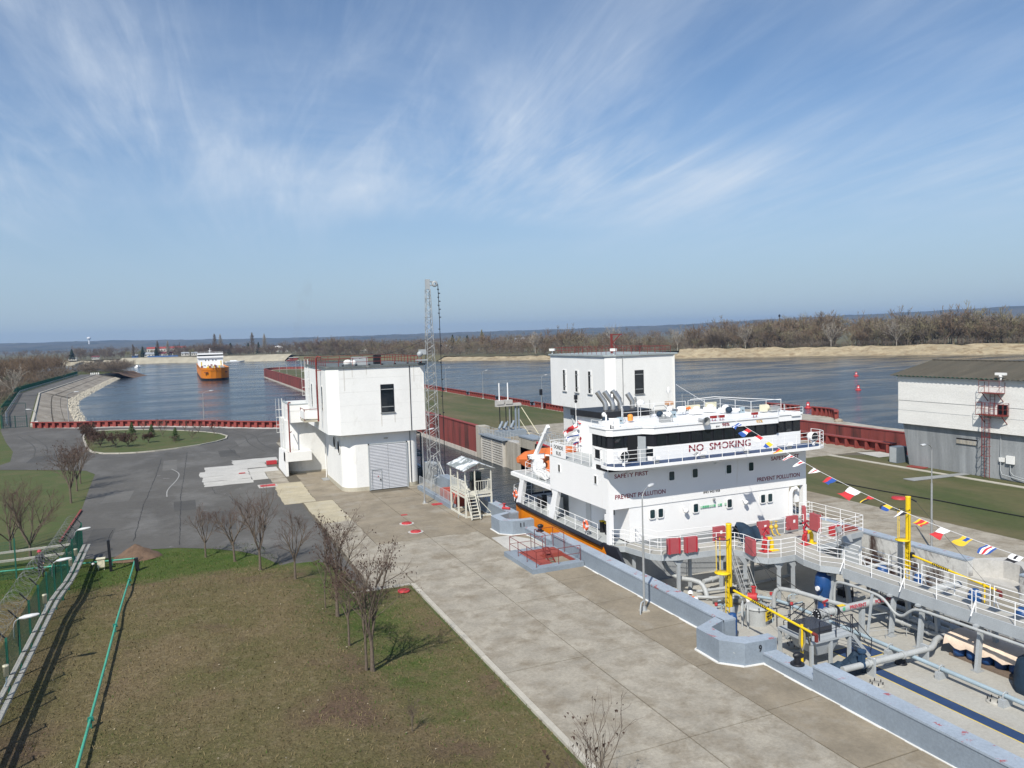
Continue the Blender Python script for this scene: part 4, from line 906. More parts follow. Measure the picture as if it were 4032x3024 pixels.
# grey louvred gate
gx0, gx1 = 16.72, 20.5
fr_ = MB(); yw = 75.93
for a in ((gx0-.12,gx0,.05,4.75),(gx1,gx1+.12,.05,4.75),(gx0-.12,gx1+.12,4.62,4.75)): fr_.box(a[0],a[1],yw-.10,yw,a[2],a[3])
m_gate = mat('light_grey_gate_paint', (.44,.45,.475), .5, .05, 1)
fr_.build('gate_frame', m_greypaint, B1)
gm = MB().box(gx0,gx1,yw-.05,yw,.05,4.62).build('gate_leaf', m_greypaint, B1)
ns = 30
for hx0, hx1 in ((gx0+.02,(gx0+gx1)/2-.02),((gx0+gx1)/2+.02,gx1-.02)):
    for i in range(ns):
        z0 = .1+4.5*i/ns; MB().add([(hx0,yw-.06,z0),(hx1,yw-.06,z0),(hx1,yw-.115,z0+.02),(hx0,yw-.115,z0+.02),(hx0,yw-.06,z0+.14),(hx1,yw-.06,z0+.14)],[(0,1,2,3),(3,2,5,4),(0,3,4),(1,5,2)]).build('louvre_slat', m_gate, gm)
wd_ = MB()
for a in ((16.86,16.9,.1,2.1),(17.84,17.88,.1,2.1),(16.86,17.88,2.08,2.13)): wd_.box(a[0],a[1],yw-.15,yw-.11,a[2],a[3])
wo = wd_.build('wicket_door', m_greypaint, gm); MB().box(17.68,17.75,yw-.19,yw-.12,1.0,1.18).build('handle', m_black, wo)
lettering('A', (17.45,yw-.13,1.35), .12, .16, '-Y', m_brightred, gm, name='red_mark')
for y, z, q in ((80.3,4.65,.62),(77.95,4.4,.68)):
    pts = [(14.08,y+q*math.cos(a),z+q*math.sin(a)) for a in [2*math.pi*i/24 for i in range(24)]]
    o = MB().tube(pts,.05,6,closed=True).build('round_window', m_white, B1); MB().add([(14.06,p[1],p[2]) for p in pts],[tuple(range(23,-1,-1))]).build('pane', m_interior, o)
MB().box(18.25,18.65,75.86,75.95,5.15,5.25).build('wall_lamp', m_concold, B1)
# left annex with curved wall and balcony
an = rounded(10.55,16.0,90.6,97.5,(1.9,.2,.2,.2),8)
MB().prism([(x-.08 if x < 12 else x, y-.08) for x,y in an],0,.25).build('annex_plinth', m_plinth, B1)
MB().prism(an,.25,6.1).build('annex_wall', m_whitew, B1)
MB().prism([(10.85,89.6),(14.8,89.6),(14.8,96.3),(10.85,96.3)],6.02,7.35,bottom=True).build('annex_upper', m_white, B1)
cr = MB()
for a in ((10.82,14.8,89.57,89.85),(10.82,11.1,89.85,96.05),(10.82,14.8,96.05,96.33)): cr.box(*a,7.35,8.05)
cr.build('annex_parapet', m_white, B1); MB().box(11.1,14.8,89.85,96.05,7.35,7.4).build('annex_roof', m_roofgrey, B1)
MB().box(10.78,14.8,89.53,89.88,8.05,8.12).box(10.78,11.13,89.88,96.36,8.05,8.12).build('annex_coping', m_roofgrey, B1)
MB().rail([(11.2,96.0,8.12),(14.7,96.0,8.12)],.5,.03,(1,),1.2,.03).build('annex_rail', m_black, B1)
MB().box(10.12,13.05,89.25,90.6,1.66,2.70).build('entrance_canopy', m_white, B1)
MB().add([(10.12,89.27,0),(10.12,96.5,0),(10.12,95.2,2.6),(10.12,89.27,2.98),(10.42,89.27,0),(10.42,96.5,0),(10.42,95.2,2.6),(10.42,89.27,2.98)],[(0,3,2,1),(4,5,6,7),(0,4,7,3),(1,2,6,5),(3,7,6,2)]).build('entrance_side_wall', m_white, B1)
# balcony
bc = MB().prism([(11.4,82.0),(12.9,82.0),(12.9,84.8),(11.4,84.8)],6.72,6.92,bottom=True).build('balcony_slab', m_plinth, B1)
MB().box(11.4,12.9,81.95,82.07,7.08,7.84).build('balcony_panel', m_white, B1); MB().box(11.38,11.48,82.07,84.8,7.08,7.84).build('balcony_panel', m_white, B1)
br = MB(); br.rail([(12.85,82.0,6.92),(11.42,82.0,6.92),(11.42,84.8,6.92)],1.15,.045,(1,),2.0,.06); br.build('balcony_rail', m_redrail, B1)
# red downpipes and cage ladders
dp = MB(); dp.tube([(12.45,79.5,7.0),(12.45,79.5,13.3),(12.6,79.4,13.6),(12.9,79.2,13.5)],.085,8); dp.tube([(10.72,89.5,2.7),(10.72,89.5,8.2),(10.8,89.6,8.35),(11.0,89.7,8.3)],.075,8); dp.bar((10.72,89.5,4.9),(11.1,90.7,4.9),.08); dp.bar((12.45,79.5,12.2),(12.9,79.2,12.2),.08)
dp.build('red_downpipe', m_redrail, B1)
lad = MB()
def cage_ladder(mb, x, y, z0, z1, nx=-1, w=.45, cage=True):
    for s in (-w/2,w/2): mb.bar((x,y+s,z0),(x,y+s,z1),.04)
    n = int((z1-z0)/.32)
    for i in range(n): mb.bar((x,y-w/2,z0+.16+i*.32),(x,y+w/2,z0+.16+i*.32),.025)
    if cage:
        k = int((z1-z0-2)/.9)
        for i in range(max(0,k)):
            z = z0+2.2+i*.9; pts = [(x+nx*.7*math.sin(a), y+.38*math.cos(a), z) for a in [math.pi*j/8 for j in range(9)]]
            for p, q in zip(pts, pts[1:]): mb.bar(p,q,.04,.03)
        for a in (.5,1.57,2.64): mb.bar((x+nx*.7*math.sin(a),y+.38*math.cos(a),z0+2.2),(x+nx*.7*math.sin(a),y+.38*math.cos(a),z1),.025)
cage_ladder(lad,12.8,87.6,7.0,13.2); cage_ladder(lad,12.85,81.0,8.4,12.5,cage=False); lad.build('cage_ladder', m_whitew, B1)
lad = MB(); cage_ladder(lad,10.5,93.6,2.4,8.6); lad.build('cage_ladder', m_whitew, B1)
MB().box(13.4,14.4,84.0,85.4,.05,.14).build('metal_hatch', m_galv, B1)
MB().tube([(14.0,85.6,5.5),(14.0,85.6,.35),(13.9,85.2,.2)],.05,6).build('downpipe', m_whitew, B1)
# steel frame on the quay side of the house
sf = MB()
for y in (79.5,82): sf.bar((22.3,y,0),(22.3,y,5.0),.12); sf.bar((23.1,y,0),(23.1,y,5.0),.12); sf.bar((22.3,y,5),(23.1,y,5),.1)
for z in (1.2,3.0,5.0): sf.bar((23.1,79.5,z),(23.1,82,z),.1); sf.bar((22.3,79.5,z),(23.1,79.5,z),.1)
sf.box(22.2,23.2,79.4,82.1,2.5,2.65); sf.build('side_gantry', mat('dark_teal_steel',(.035,.06,.07),.6), B1)
# ------------------------------------------------------------------ lattice mast
ms = thing('lattice_mast', 'tall grey steel lattice mast with pulley head beside the left lock house', 'mast', (23.0,74.6,0))
def lattice(mb, cx, cy, z0, z1, w0, w1, n, r=.036):
    P4 = lambda z: [Vector((cx+a*w/2, cy+b*w/2, z)) for a, b in ((-1,-1),(1,-1),(1,1),(-1,1)) for w in (w0+(w1-w0)*(z-z0)/(z1-z0),)]
    lv = [P4(z0+(z1-z0)*i/n) for i in range(n+1)]
    for k in range(4): mb.cyl(lv[0][k],lv[n][k],r,n=6)
    for i in range(n):
        for k in range(4):
            a, b = (k, (k+1)%4) if i%2 else ((k+1)%4, k)
            mb.cyl(lv[i][a],lv[i+1][b],r*.55,n=4,cap=False)
            if i%4 == 0: mb.cyl(lv[i][k],lv[i][(k+1)%4],r*.6,n=4,cap=False)
la = MB(); lattice(la,23.0,74.6,.05,9.8,1.05,.95,16); la.build('lower_lattice', m_galv, ms)
la = MB(); lattice(la,23.0,74.6,9.8,20.0,.92,.42,22,.032); la.build('upper_lattice', m_galv, ms)
MB().box(22.8,23.2,74.4,74.8,20.0,21.0).build('mast_head', m_greypaint, ms)
MB().lathe((23.72,74.5,20.55),[(.12,-.10),(.26,-.10),(.31,-.05),(.24,0),(.31,.05),(.26,.10),(.12,.10)],16,'Y').build('pulley', m_greypaint, ms)
MB().bar((23.1,74.5,20.75),(23.9,74.5,20.75),.12).bar((23.1,74.5,20.4),(23.6,74.5,20.4),.1).build('pulley_bracket', m_galv, ms)
cb = MB().tube([(24.05,74.5,20.5),(24.08,74.5,19),(24.12,74.5,12),(24.14,74.5,6),(24.14,74.5,1.2)],.035,6)
for i in range(14): z = 20-.4*i if i < 8 else 16-(i-8)*1.7; cb.obox((24.12+.06*(i%2*2-1),74.5,z),.16,.1,.1)
cb.build('hanging_cable', m_black, ms)
MB().box(21.9,22.5,74.2,74.9,13.5,14.0).sphere((21.85,74.3,13.55),.3,8,5).build('floodlight', m_greypaint, ms)
MB().box(21.6,22.6,74.2,75.1,12.9,13.0).build('service_step', m_greypaint, ms)
tr = MB()
for a, b in (((22.4,73.9,.05),(23.0,74.5,3.2)),((23.8,73.6,.05),(23.2,74.4,3.2)),((22.3,76,.05),(22.8,74.8,3.2)),((23.9,72.4,.05),(23.4,74.2,2.6))): tr.cyl(a,b,.06,n=6)
tr.build('stay', m_galv, ms)
wr = thing('aerial_wire', 'thin dark wire slung from the lock house roof to the lattice mast', 'wire', (17,77,13)); 
MB().tube([Vector((16.2,76.5,13.3)).lerp(Vector((22.6,74.6,15.0)),i/8)+Vector((0,0,-.35*math.sin(math.pi*i/8))) for i in range(9)],.02,4).build('wire', m_black, wr)
bx = thing('winch_cabin', 'grey glazed winch cabin at the foot of the lattice mast', 'cabin', (23.5,76.6,0)); MB().box(22.9,24.0,75.6,78.2,.02,2.1).build('body', m_greypaint, bx); MB().box(22.85,23.6,75.56,75.6,.8,1.9).build('pane', m_galv, bx)
# ------------------------------------------------------------------ far lock house
B2 = thing('lock_house', 'white lock house with three narrow windows behind the ship on the far bank', 'building', (49,84,0))
MB().prism([(44.5,76.9),(45.4,76.0),(53.5,76.0),(53.5,91),(44.5,91)],5.95,12.42,bottom=True).build('upper_floor_wall', m_white, B2)
MB().prism([(44.3,76.8),(45.35,75.8),(53.8,75.8),(53.8,91.2),(44.3,91.2)],12.42,12.60,bottom=True).build('roof', m_roofgrey, B2)
MB().prism(rounded(45.7,52.9,77.0,90.2,(1.2,.9,.9,.3)),0,5.95).build('ground_floor_wall', m_whitew, B2)
rr = MB().rail([(44.9,90.6,12.6),(44.9,77.2,12.6),(45.7,76.4,12.6),(53.2,76.4,12.6),(53.2,90.6,12.6)], .8, .035, (1,.5), 1.1, .035, closed=True); rr.build('roof_railing', m_redrail, B2)
win_front(B2,48.0,49.05,8.05,10.65,76.0)
for y in (87.0,83.7,80.4):
    w = MB()
    for a in ((y-.5,y-.42,8.0,10.6),(y+.42,y+.5,8.0,10.6),(y-.5,y+.5,7.92,8.0),(y-.5,y+.5,10.6,10.68)): w.box(44.45,44.52,a[0],a[1],a[2],a[3])
    o = w.build('narrow_window', m_white, B2); MB().box(44.475,44.495,y-.42,y+.42,8.0,10.6).build('pane', m_glass, o)
    MB().box(44.44,44.49,y-.42,y-.16,8.0,10.6).build('reveal', m_white, o)
    for zz in (8.5,10.1): MB().box(44.44,44.47,y-.42,y+.42,zz-.035,zz+.035).build('glazing_bar', m_galv, o)
    MB().box(44.36,44.5,y-.58,y+.58,7.82,7.92).build('sill', m_galv, o)
for y in (86.4,82.9):
    pts = [(45.66,y+.95*math.cos(a),4.55+.95*math.sin(a)) for a in [2*math.pi*i/20 for i in range(20)]]
    o = MB().tube(pts,.16,6,closed=True).build('round_window', m_greypaint, B2); MB().add([(45.64,y+.62*math.cos(a)-.1,4.55+.62*math.sin(a)) for a in [2*math.pi*i/20 for i in range(20)]],[tuple(range(19,-1,-1))]).build('pane', m_interior, o)
MB().cyl((46.3,75.94,12.4),(46.3,75.94,6.0),.04,n=6).build('lightning_conductor', m_galv, B2); MB().cyl((53.35,75.9,12.3),(53.35,75.9,5.9),.07,n=8).build('downpipe', m_white, B2)
dv = MB().bar((48.5,82,12.6),(48.5,82,15.0),.22); dv.bar((48.5,82,14.9),(50.0,82,14.9),.12); dv.bar((48.5,82,13.8),(49.7,82,14.85),.1); dv.bar((48.5,82,14.2),(49.2,82,13.3),.07); dv.build('roof_davit', m_redrail, B2)
for (x, y, lb) in ((44.7,90.8,'white security camera on the left corner of the far lock house roof'),(46.0,77.4,'white security camera on the front corner of the far lock house roof')):
    t = thing('security_camera', lb, 'camera', (x,y,12.6), 'security cameras'); MB().cyl((x,y,12.6),(x,y,13.0),.06,n=6).build('post', m_white, t); MB().obox((x-.1,y-.2,13.15),.3,.75,.3,rz=.5).build('housing', m_white, t)
# ------------------------------------------------------------------ the white tanker in the lock
SX0, SX1, SXC = 24.6, 41.1, 32.85
DZ = -1.35
S = thing('tanker_ship', 'white and orange river tanker lying in the lock, bridge dressed with signal flags', 'ship', (SXC,42.4,DZ))
def part(mb, name, m, parent=None, **kw): return mb.build(name, m, parent or S, **kw)
# hull
hull = MB(); hull.prism([(SX0,-80),(SX1,-80),(SX1,41),(SX0,41)],-6,DZ-.01); h1 = part(hull,'cargo_hull',m_housegrey)
ap = [(SX0,42.42)]+[(SX0,50),(SX0+.05,56.5),(SX0+.5,58.6),(SX0+2,59.7),(SX1-2,59.7),(SX1-.5,58.6),(SX1-.05,56.5),(SX1,42.42)]
h2 = part(MB().prism(ap,-6,1.3),'aft_hull',m_orange)
rub = MB(); side = [(SX0-.06,43.2,1.28),(SX0-.06,50,1.30),(SX0,56.5,1.36),(SX0+.45,58.7,1.38),(SX0+2,59.8,1.38),(SXC,59.9,1.38)]
rub.tube(side,.16,8); rub.tube([(2*SXC-x,y,z) for x,y,z in side],.16,8); part(rub,'rubbing_strake',m_rubber)
bw = MB(); bw.add([(SX0-.05,43.3,1.42),(SX0-.05,41.5,1.5),(SX0-.05,40.6,.6),(SX0-.05,40.0,DZ),(SX0-.05,42.0,DZ),(SX0-.05,42.8,.9),
    (SX0+.12,43.3,1.42),(SX0+.12,41.5,1.5),(SX0+.12,40.6,.6),(SX0+.12,40.0,DZ),(SX0+.12,42.0,DZ),(SX0+.12,42.8,.9)],[(0,1,2,3,4,5),(11,10,9,8,7,6),(0,6,7,1),(1,7,8,2),(2,8,9,3)]); part(bw,'bulwark_plate',m_rubber)
part(MB().prism([(x*.998+SXC*.002,y) for x,y in ap],1.3,1.4),'poop_deck',m_shipdeck)
dk = part(MB().box(SX0+.05,SX1-.05,-80,42.3,DZ-.05,DZ),'cargo_deck',m_deck)
part(MB().box(SX0,SX0+.12,-80,41,DZ,DZ+.18).box(SX1-.12,SX1,-80,41,DZ,DZ+.18),'gunwale_bar',m_housegrey,kind='stuff')
part(MB().box(SX0+.02,SX1-.02,42.30,42.40,DZ,1.34),'fore_bulkhead',m_housegrey)
# painted blue walkway with yellow border
m_yline = mat('yellow_line_paint',(.62,.47,.10),.6)
for x0,x1,y0,y1 in ((29.25,29.9,-60,27.3),(29.4,31.5,27.3,28.7)):
    part(MB().box(x0-.05,x1+.05,y0,y1+.05,DZ,DZ+.006),'yellow_border',m_yline,dk); part(MB().box(x0,x1,y0+.05,y1,DZ,DZ+.012),'blue_walkway',m_navy,dk)
# deckhouse
part(MB().box(26.0,39.7,42.4,49.5,DZ,1.4),'lower_house',m_housegrey)
part(MB().box(26.15,39.5,42.45,51,1.4,3.72),'main_deck_house',m_ship)
sh2 = part(MB().box(SX0,SX1-.05,42.4,50.9,3.7,6.15),'cabin_storey',m_ship)
# drop frames of the passages: front fins beside the alcoves
fin = MB()
for s in (1,-1):
    X = lambda x: x if s == 1 else 2*SXC-x
    a = [X(SX0),X(SX0+.34)]; fin.box(min(a),max(a),42.4,42.75,1.4,3.7)
    q = [(X(SX0),42.4,3.7),(X(SX0),42.4,3.1),(X(SX0),43.4,3.7)]
part(fin,'corner_post',m_ship,kind='stuff')
def leg(ya, yb, yc, yd, X=SX0):
    mb = MB(); v = [(X,ya,1.4),(X,yb,1.4),(X,yb-.12,1.7),(X,yd+.05,3.2),(X,yd-.15,3.68),(X,yc+.2,3.68),(X,yc,3.3),(X,ya+.0,1.6)]
    n = len(v); v += [(x+.3,y,z) for x,y,z in v]; mb.add(v,[tuple(range(n-1,-1,-1)),tuple(range(n,2*n))]+[(i,(i+1)%n,n+(i+1)%n,n+i) for i in range(n)]); return mb
for y in (57.0,51.0):
    for X in (SX0+.05,SX1-.35): part(leg(y+.5,y-.35,y-.35,y-1.1,X),'deck_support',m_ship)
bd = part(MB().prism([(SX0+.02,50.9),(SX1-.02,50.9),(SX1-.02,58.4),(SX1-.4,58.7),(SX0+.4,58.7),(SX0+.02,58.4)],3.55,3.82,bottom=True),'boat_deck',m_ship)
part(MB().box(SX0+.3,SX1-.3,50.95,58.4,3.82,3.835),'boat_deck_plating',m_shipdeck,bd)
# aft working deck details seen through the openings
part(MB().box(27.5,38.2,51.3,56.5,1.4,3.5),'engine_casing',m_housegrey)
for x,y in ((26.3,55.6),(27.4,55.2),(26.0,45.0),(26.0,45.7)):
    part(MB().cyl((x,y,1.4),(x,y,2.15),.2,n=12),'bitt',m_black); part(MB().lathe((x,y,2.15),[(.001,.04),(.24,.04),(.24,0)],12),'bitt_cap',m_yellow if y<50 else m_black)
part(MB().box(25.7,26.5,52.6,53.8,1.4,2.5),'white_locker',m_ship)
w_ = MB().cyl((25.5,54.6,1.9),(26.6,54.6,1.9),.35,n=14).box(25.4,25.5,54.2,55.0,1.4,2.3).box(26.6,26.7,54.2,55.0,1.4,2.3); part(w_,'mooring_winch',m_black)
part(MB().box(26.08,26.16,47.55,48.2,1.45,3.1),'side_door',m_whitew); part(MB().box(26.06,26.16,44.3,44.7,2.85,3.35),'side_light',m_glass)
rl = MB()
rl.rail([(SX0+.05,56.1,1.42),(SX0+.05,51.6,1.42)],1.05,.028,(1,.7,.4),1.15,.03); rl.rail([(SX0+.05,50.3,1.42),(SX0+.05,44.0,1.42)],1.05,.028,(1,.7,.4),1.5,.03)
st = [(SX0+.05,57.3,1.42),(SX0+.1,58.0,1.42),(SX0+.5,58.9,1.42),(SX0+1.2,59.4,1.42),(SX0+2.4,59.6,1.42),(SXC,59.6,1.42),(SX1-2.4,59.6,1.42)]
rl.rail(st,1.15,.028,(1,.7,.4),1.2,.03); part(rl,'poop_railing',m_ship)
rl = MB(); rl.rail([(SX1-.1,57,1.42),(SX1-.1,43,1.42)],1.05,.028,(1,.66,.33),1.6,.03); part(rl,'poop_railing',m_ship)
for x,y,z in ((24.62,57.45,2.1),(24.62,45.5,2.1)):
    b_ = part(MB().lathe((x-.05,y,z),[(.22,-.05),(.3,-.08),(.38,0),(.3,.08),(.22,.05),(.22,-.05)],18,'X'),'lifebuoy',mat('orange_lifebuoy',(.72,.12,.04),.6))
    for a in (0,1.57,3.14,4.71): part(MB().obox((x-.05,y+.3*math.cos(a),z+.3*math.sin(a)),.18,.12,.12,rx=a),'reflective_band',m_flagc['white'],b_)
# boat deck fittings
part(MB().lathe((26.1,56.3,3.83),[(.001,0),(.38,0),(.38,.5),(.25,.7),(.25,1.5),(.001,1.5)],12),'davit_pedestal',m_ship)
cr = part(MB().bar((26.2,56.9,5.2),(26.35,54.6,7.85),.24,.30),'davit_jib',m_ship)
part(MB().box(25.6,26.7,56.2,56.9,5.05,5.35).box(25.8,26.4,55.8,56.6,4.3,5.0).cyl((25.9,56.0,4.5),(26.6,56.0,4.5),.22,n=10),'davit_winch',m_ship)
part(MB().bar((25.4,56.6,5.35),(26.9,56.6,5.35),.08).bar((25.9,54.9,7.3),(26.7,54.9,7.3),.06),'davit_crossbar',m_ship,cr)
part(MB().cyl((25.35,53.2,4.25),(25.35,54.3,4.25),.36,n=14),'liferaft_canister',m_ship)
for i in range(5): part(MB().lathe((25.35,53.3+i*.22,4.25),[(.37,0),(.39,.02),(.39,.05),(.37,.07)],14,'Y'),'canister_band',m_whitew)
m_otarp = mat('orange_tarpaulin',(.52,.135,.035),.75,.18,1.6,bump=.6,bscale=5)
rb = MB(); prof = [(25.5,.25,.35),(26.2,.62,.75),(27.6,.78,.9),(29.2,.8,1.0),(30.6,.55,.9),(31.2,.15,.5)]
vs = []; 
for i,(x,w,h) in enumerate(prof):
    for k in range(10): a = 2*math.pi*k/10; vs.append((x+rnd.uniform(-.08,.08),58.8+w*math.cos(a)+rnd.uniform(-.05,.05),4.75+h*(.75 if math.sin(a)>0 else 1)*math.sin(a)+rnd.uniform(-.05,.05)))
rb.add(vs,[(i*10+k,i*10+(k+1)%10,(i+1)*10+(k+1)%10,(i+1)*10+k) for i in range(5) for k in range(10)]+[tuple(range(9,-1,-1)),tuple(range(50,60))]); part(rb,'covered_rescue_boat',m_otarp)
part(MB().lathe((27.7,57.2,3.83),[(.001,1.9),(.35,1.85),(.5,1.2),(.62,.5),(.7,0)],10),'covered_winch',m_otarp)
part(MB().cyl((25.95,57.7,5.0),(26.3,57.7,5.0),.25,n=10),'propeller_guard',m_black)
rl = MB(); rl.rail([(25.0,51.2,3.84),(25.0,56.2,3.84),(26.2,57.7,3.84),(29.5,58.3,3.84)],1.05,.026,(1,.66,.33),1.3,.028); part(rl,'boat_deck_railing',m_ship)
# bridge deck
part(MB().box(SX0+.02,SX1-.08,44.7,51.0,6.15,6.2),'bridge_deck_plating',m_shipdeck)
nb = part(MB().box(SX0+.0,SX0+.05,48.35,50.4,6.22,7.22),'name_board',m_ship)
lettering('DORIDE',(SX0-.003,50.1,6.80),1.45,.27,'-X',m_black,nb); lettering('RUS',(SX0-.003,49.75,6.36),.72,.27,'-X',m_black,nb)
rl = MB(); rl.rail([(SX0+.08,44.9,6.2),(SX0+.08,50.85,6.2),(29.5,50.85,6.2)],1.1,.026,(1,.75,.5,.25),1.3,.03); part(rl,'bridge_deck_railing',m_ship)
rl = MB(); rl.rail([(SX1-.15,44.9,6.2),(SX1-.15,50.85,6.2),(36,50.85,6.2)],1.1,.026,(1,.66,.33),1.4,.03); part(rl,'bridge_deck_railing',m_ship)
pl = part(MB().bar((24.98,50.95,6.1),(24.45,51.3,6.15),.1,.1),'fairlead_arm',m_ship)
# wheelhouse: walls, glass band, fascia
wh = [(24.8,44.8),(24.8,42.75),(25.05,42.5),(27.3,42.5),(27.75,41.9),(37.95,41.9),(38.4,42.5),(40.65,42.5),(40.9,42.75),(40.9,44.8),(38.2,44.8),(38.2,48.3),(27.5,48.3),(27.5,44.8)]
def off(poly, d):
    n = len(poly); out = []
    for i in range(n):
        p0, p1, p2 = Vector(poly[i-1]), Vector(poly[i]), Vector(poly[(i+1)%n]); a = (p1-p0).normalized(); b = (p2-p1).normalized()
        n1, n2 = Vector((-a.y,a.x)), Vector((-b.y,b.x)); m_ = (n1+n2).normalized(); k = d/max(.35,m_.dot(n1)); out.append((p1.x+m_.x*k, p1.y+m_.y*k))
    return out
A_ = sum(wh[i-1][0]*wh[i][1]-wh[i][0]*wh[i-1][1] for i in range(len(wh))); sg = -1 if A_ > 0 else 1
WH = part(MB().prism(wh,6.15,7.62),'wheelhouse_wall',m_ship)
part(MB().prism(off(wh,sg*-.03),7.62,8.46),'window_band',m_black)
fas = part(MB().prism(off(wh,sg*.10),8.44,8.88,bottom=True),'roof_fascia',m_ship)
part(MB().prism(off(wh,sg*.16),8.86,8.93,bottom=True),'roof_deck',m_ship)
def panes(a, b, n, z0=7.68, z1=8.40):
    a, b = Vector((*a,0)), Vector((*b,0)); d = (b-a).normalized(); nn = Vector((d.y,-d.x,0))
    for i in range(n):
        p = a.lerp(b,(i+.12)/n)+nn*.005; q = a.lerp(b,(i+.88)/n)+nn*.005
        mb = MB(); v = [p,q,q+nn*.02,p+nn*.02]; mb.add([(u.x,u.y,z0) for u in v]+[(u.x,u.y,z1) for u in v],[(0,1,5,4),(1,2,6,5),(2,3,7,6),(3,0,4,7),(4,5,6,7),(3,2,1,0)]); part(mb,'bridge_window',m_glassw)
m_glassw = glassmat('bridge_window_glass',(.012,.016,.02),.03)
panes((24.8,44.6),(24.8,42.85),3); panes((25.1,42.5),(27.2,42.5),3); panes((27.9,41.9),(37.8,41.9),11); panes((38.45,42.5),(40.6,42.5),3)
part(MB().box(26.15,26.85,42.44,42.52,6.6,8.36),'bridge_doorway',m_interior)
part(MB().obox((27.02,42.15,7.45),.06,.62,1.75,rz=.35),'open_door',m_greypaint)
for x0,x1,y in ((27.05,27.55,42.35),): part(MB().obox((27.55,42.18,7.25),.62,.03,.5,rz=-.93),'lower_window',m_glass)
part(MB().box(24.76,24.82,43.6,44.3,6.85,7.45),'wing_side_window',m_glass); part(MB().box(24.74,24.80,43.5,43.6,6.8,7.5).box(24.74,24.80,44.3,44.4,6.8,7.5).box(24.74,24.80,43.5,44.4,7.45,7.52).box(24.74,24.80,43.5,44.4,6.78,6.85),'window_frame',m_ship)
# bridge front walkway
wk = [(24.1,42.4),(24.05,41.6),(24.3,41.05),(24.9,40.78),(26,40.72),(39.7,40.72),(40.8,40.78),(41.4,41.05),(41.65,41.6),(41.6,42.4)]
wkp = part(MB().prism(wk,6.52,6.70,bottom=True),'bridge_walkway',m_ship)
part(MB().prism([(SXC+(x-SXC)*.985,y+.12 if y<42 else y) for x,y in wk],6.70,6.712),'walkway_plating',m_navy,wkp)
rl = MB(); rl.rail([(x,y+.05,6.7) for x,y in wk],1.02,.026,(1,.75,.5,.25),1.05,.03); part(rl,'walkway_railing',m_ship,wkp)
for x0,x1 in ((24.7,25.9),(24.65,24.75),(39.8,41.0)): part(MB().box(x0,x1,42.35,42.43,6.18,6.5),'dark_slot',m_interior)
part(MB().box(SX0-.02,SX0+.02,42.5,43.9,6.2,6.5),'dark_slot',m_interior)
for x in (26.0,33,39.7): part(MB().add([(x-.04,42.4,6.5),(x-.04,41.3,6.5),(x-.04,42.4,5.9),(x+.04,42.4,6.5),(x+.04,41.3,6.5),(x+.04,42.4,5.9)],[(0,1,2),(5,4,3),(1,4,5,2)]),'walkway_bracket',m_ship,wkp)
# front windows
def ship_win(x, z, w=.40, h=.58, m=m_glassb):
    y = 42.4; f = MB().prism(rounded(x-w/2-.07,x+w/2+.07,z-h/2-.07,z+h/2+.07,(.1,)*4,3),0,.05)
    f.v = [(a,y-c_,b_) for a,b_,c_ in f.v]; f.f = [tuple(reversed(q)) for q in f.f]; o = part(f,'window_frame',m_ship)
    g = MB().prism(rounded(x-w/2,x+w/2,z-h/2,z+h/2,(.08,)*4,3),0,.056); g.v = [(a,y-c_,b_) for a,b_,c_ in g.v]; g.f = [tuple(reversed(q)) for q in g.f]; part(g,'pane',m,o)
for x in (29.43,31.31,34.12,36.04): ship_win(x,5.48)
for x in (27.87,28.51,31.33,34.15,37.06,37.7): ship_win(x,3.1,.36,.56)
for y in (49.3,44.0): part(MB().box(SX0-.04,SX0,y-.22,y+.22,5.15,5.75),'window_frame',m_ship); part(MB().box(SX0-.05,SX0-.02,y-.15,y+.1,5.2,5.7),'side_pane',m_glass)
# lettering
for t,x,z,w,h in (('SAFETY FIRST',25.07,5.72,2.55,.27),('SAFETY FIRST',37.85,5.72,2.55,.27),('PREVENT POLLUTION',25.09,4.36,3.85,.29),('PREVENT POLLUTION',36.6,4.34,3.85,.29)): lettering(t,(x,42.394,z),w,h,'-Y',m_shipname,S)
lettering('NO  SMOKING',(30.5,41.89,7.04),5.1,.46,'-Y',m_shipname,S); lettering('IMO 9421958',(32.0,42.394,4.0),1.36,.15,'-Y',m_black,S)
lettering('98%',(33.15,41.79,8.56),.62,.22,'-Y',m_shipname,S); lettering('F/V',(32.65,41.79,8.52),.3,.12,'-Y',m_black,S); lettering('95%',(36.05,41.79,8.58),.55,.2,'-Y',mat('amber_lettering',(.62,.36,.10),.5),S)
m_gsign = mat('green_safety_sign',(.10,.42,.22),.5); m_gs2 = mat('pale_green_safety_sign',(.42,.62,.48),.5)
for i in range(11): part(MB().box(31.72+.185*i+(.16 if i>6 else 0)+(.2 if i>8 else 0),31.87+.185*i+(.16 if i>6 else 0)+(.2 if i>8 else 0),42.375,42.395,3.02,3.17),'safety_sign',m_gsign if i in (1,2,3,6,8) else m_gs2)
part(MB().sphere((32.8,42.3,3.55),.1,8,5).cyl((32.8,42.4,3.5),(32.8,42.2,3.6),.05,n=6),'alarm_bell',m_galv)
for x in (30.4,35.4): part(MB().lathe((x,42.2,3.05),[(.001,-.16),(.14,-.14),(.16,0),(.1,.05),(.001,.06)],12,'Y').bar((x-.1,42.4,3.25),(x-.08,42.25,3.1),.04),'wall_flood_lamp',m_ship)
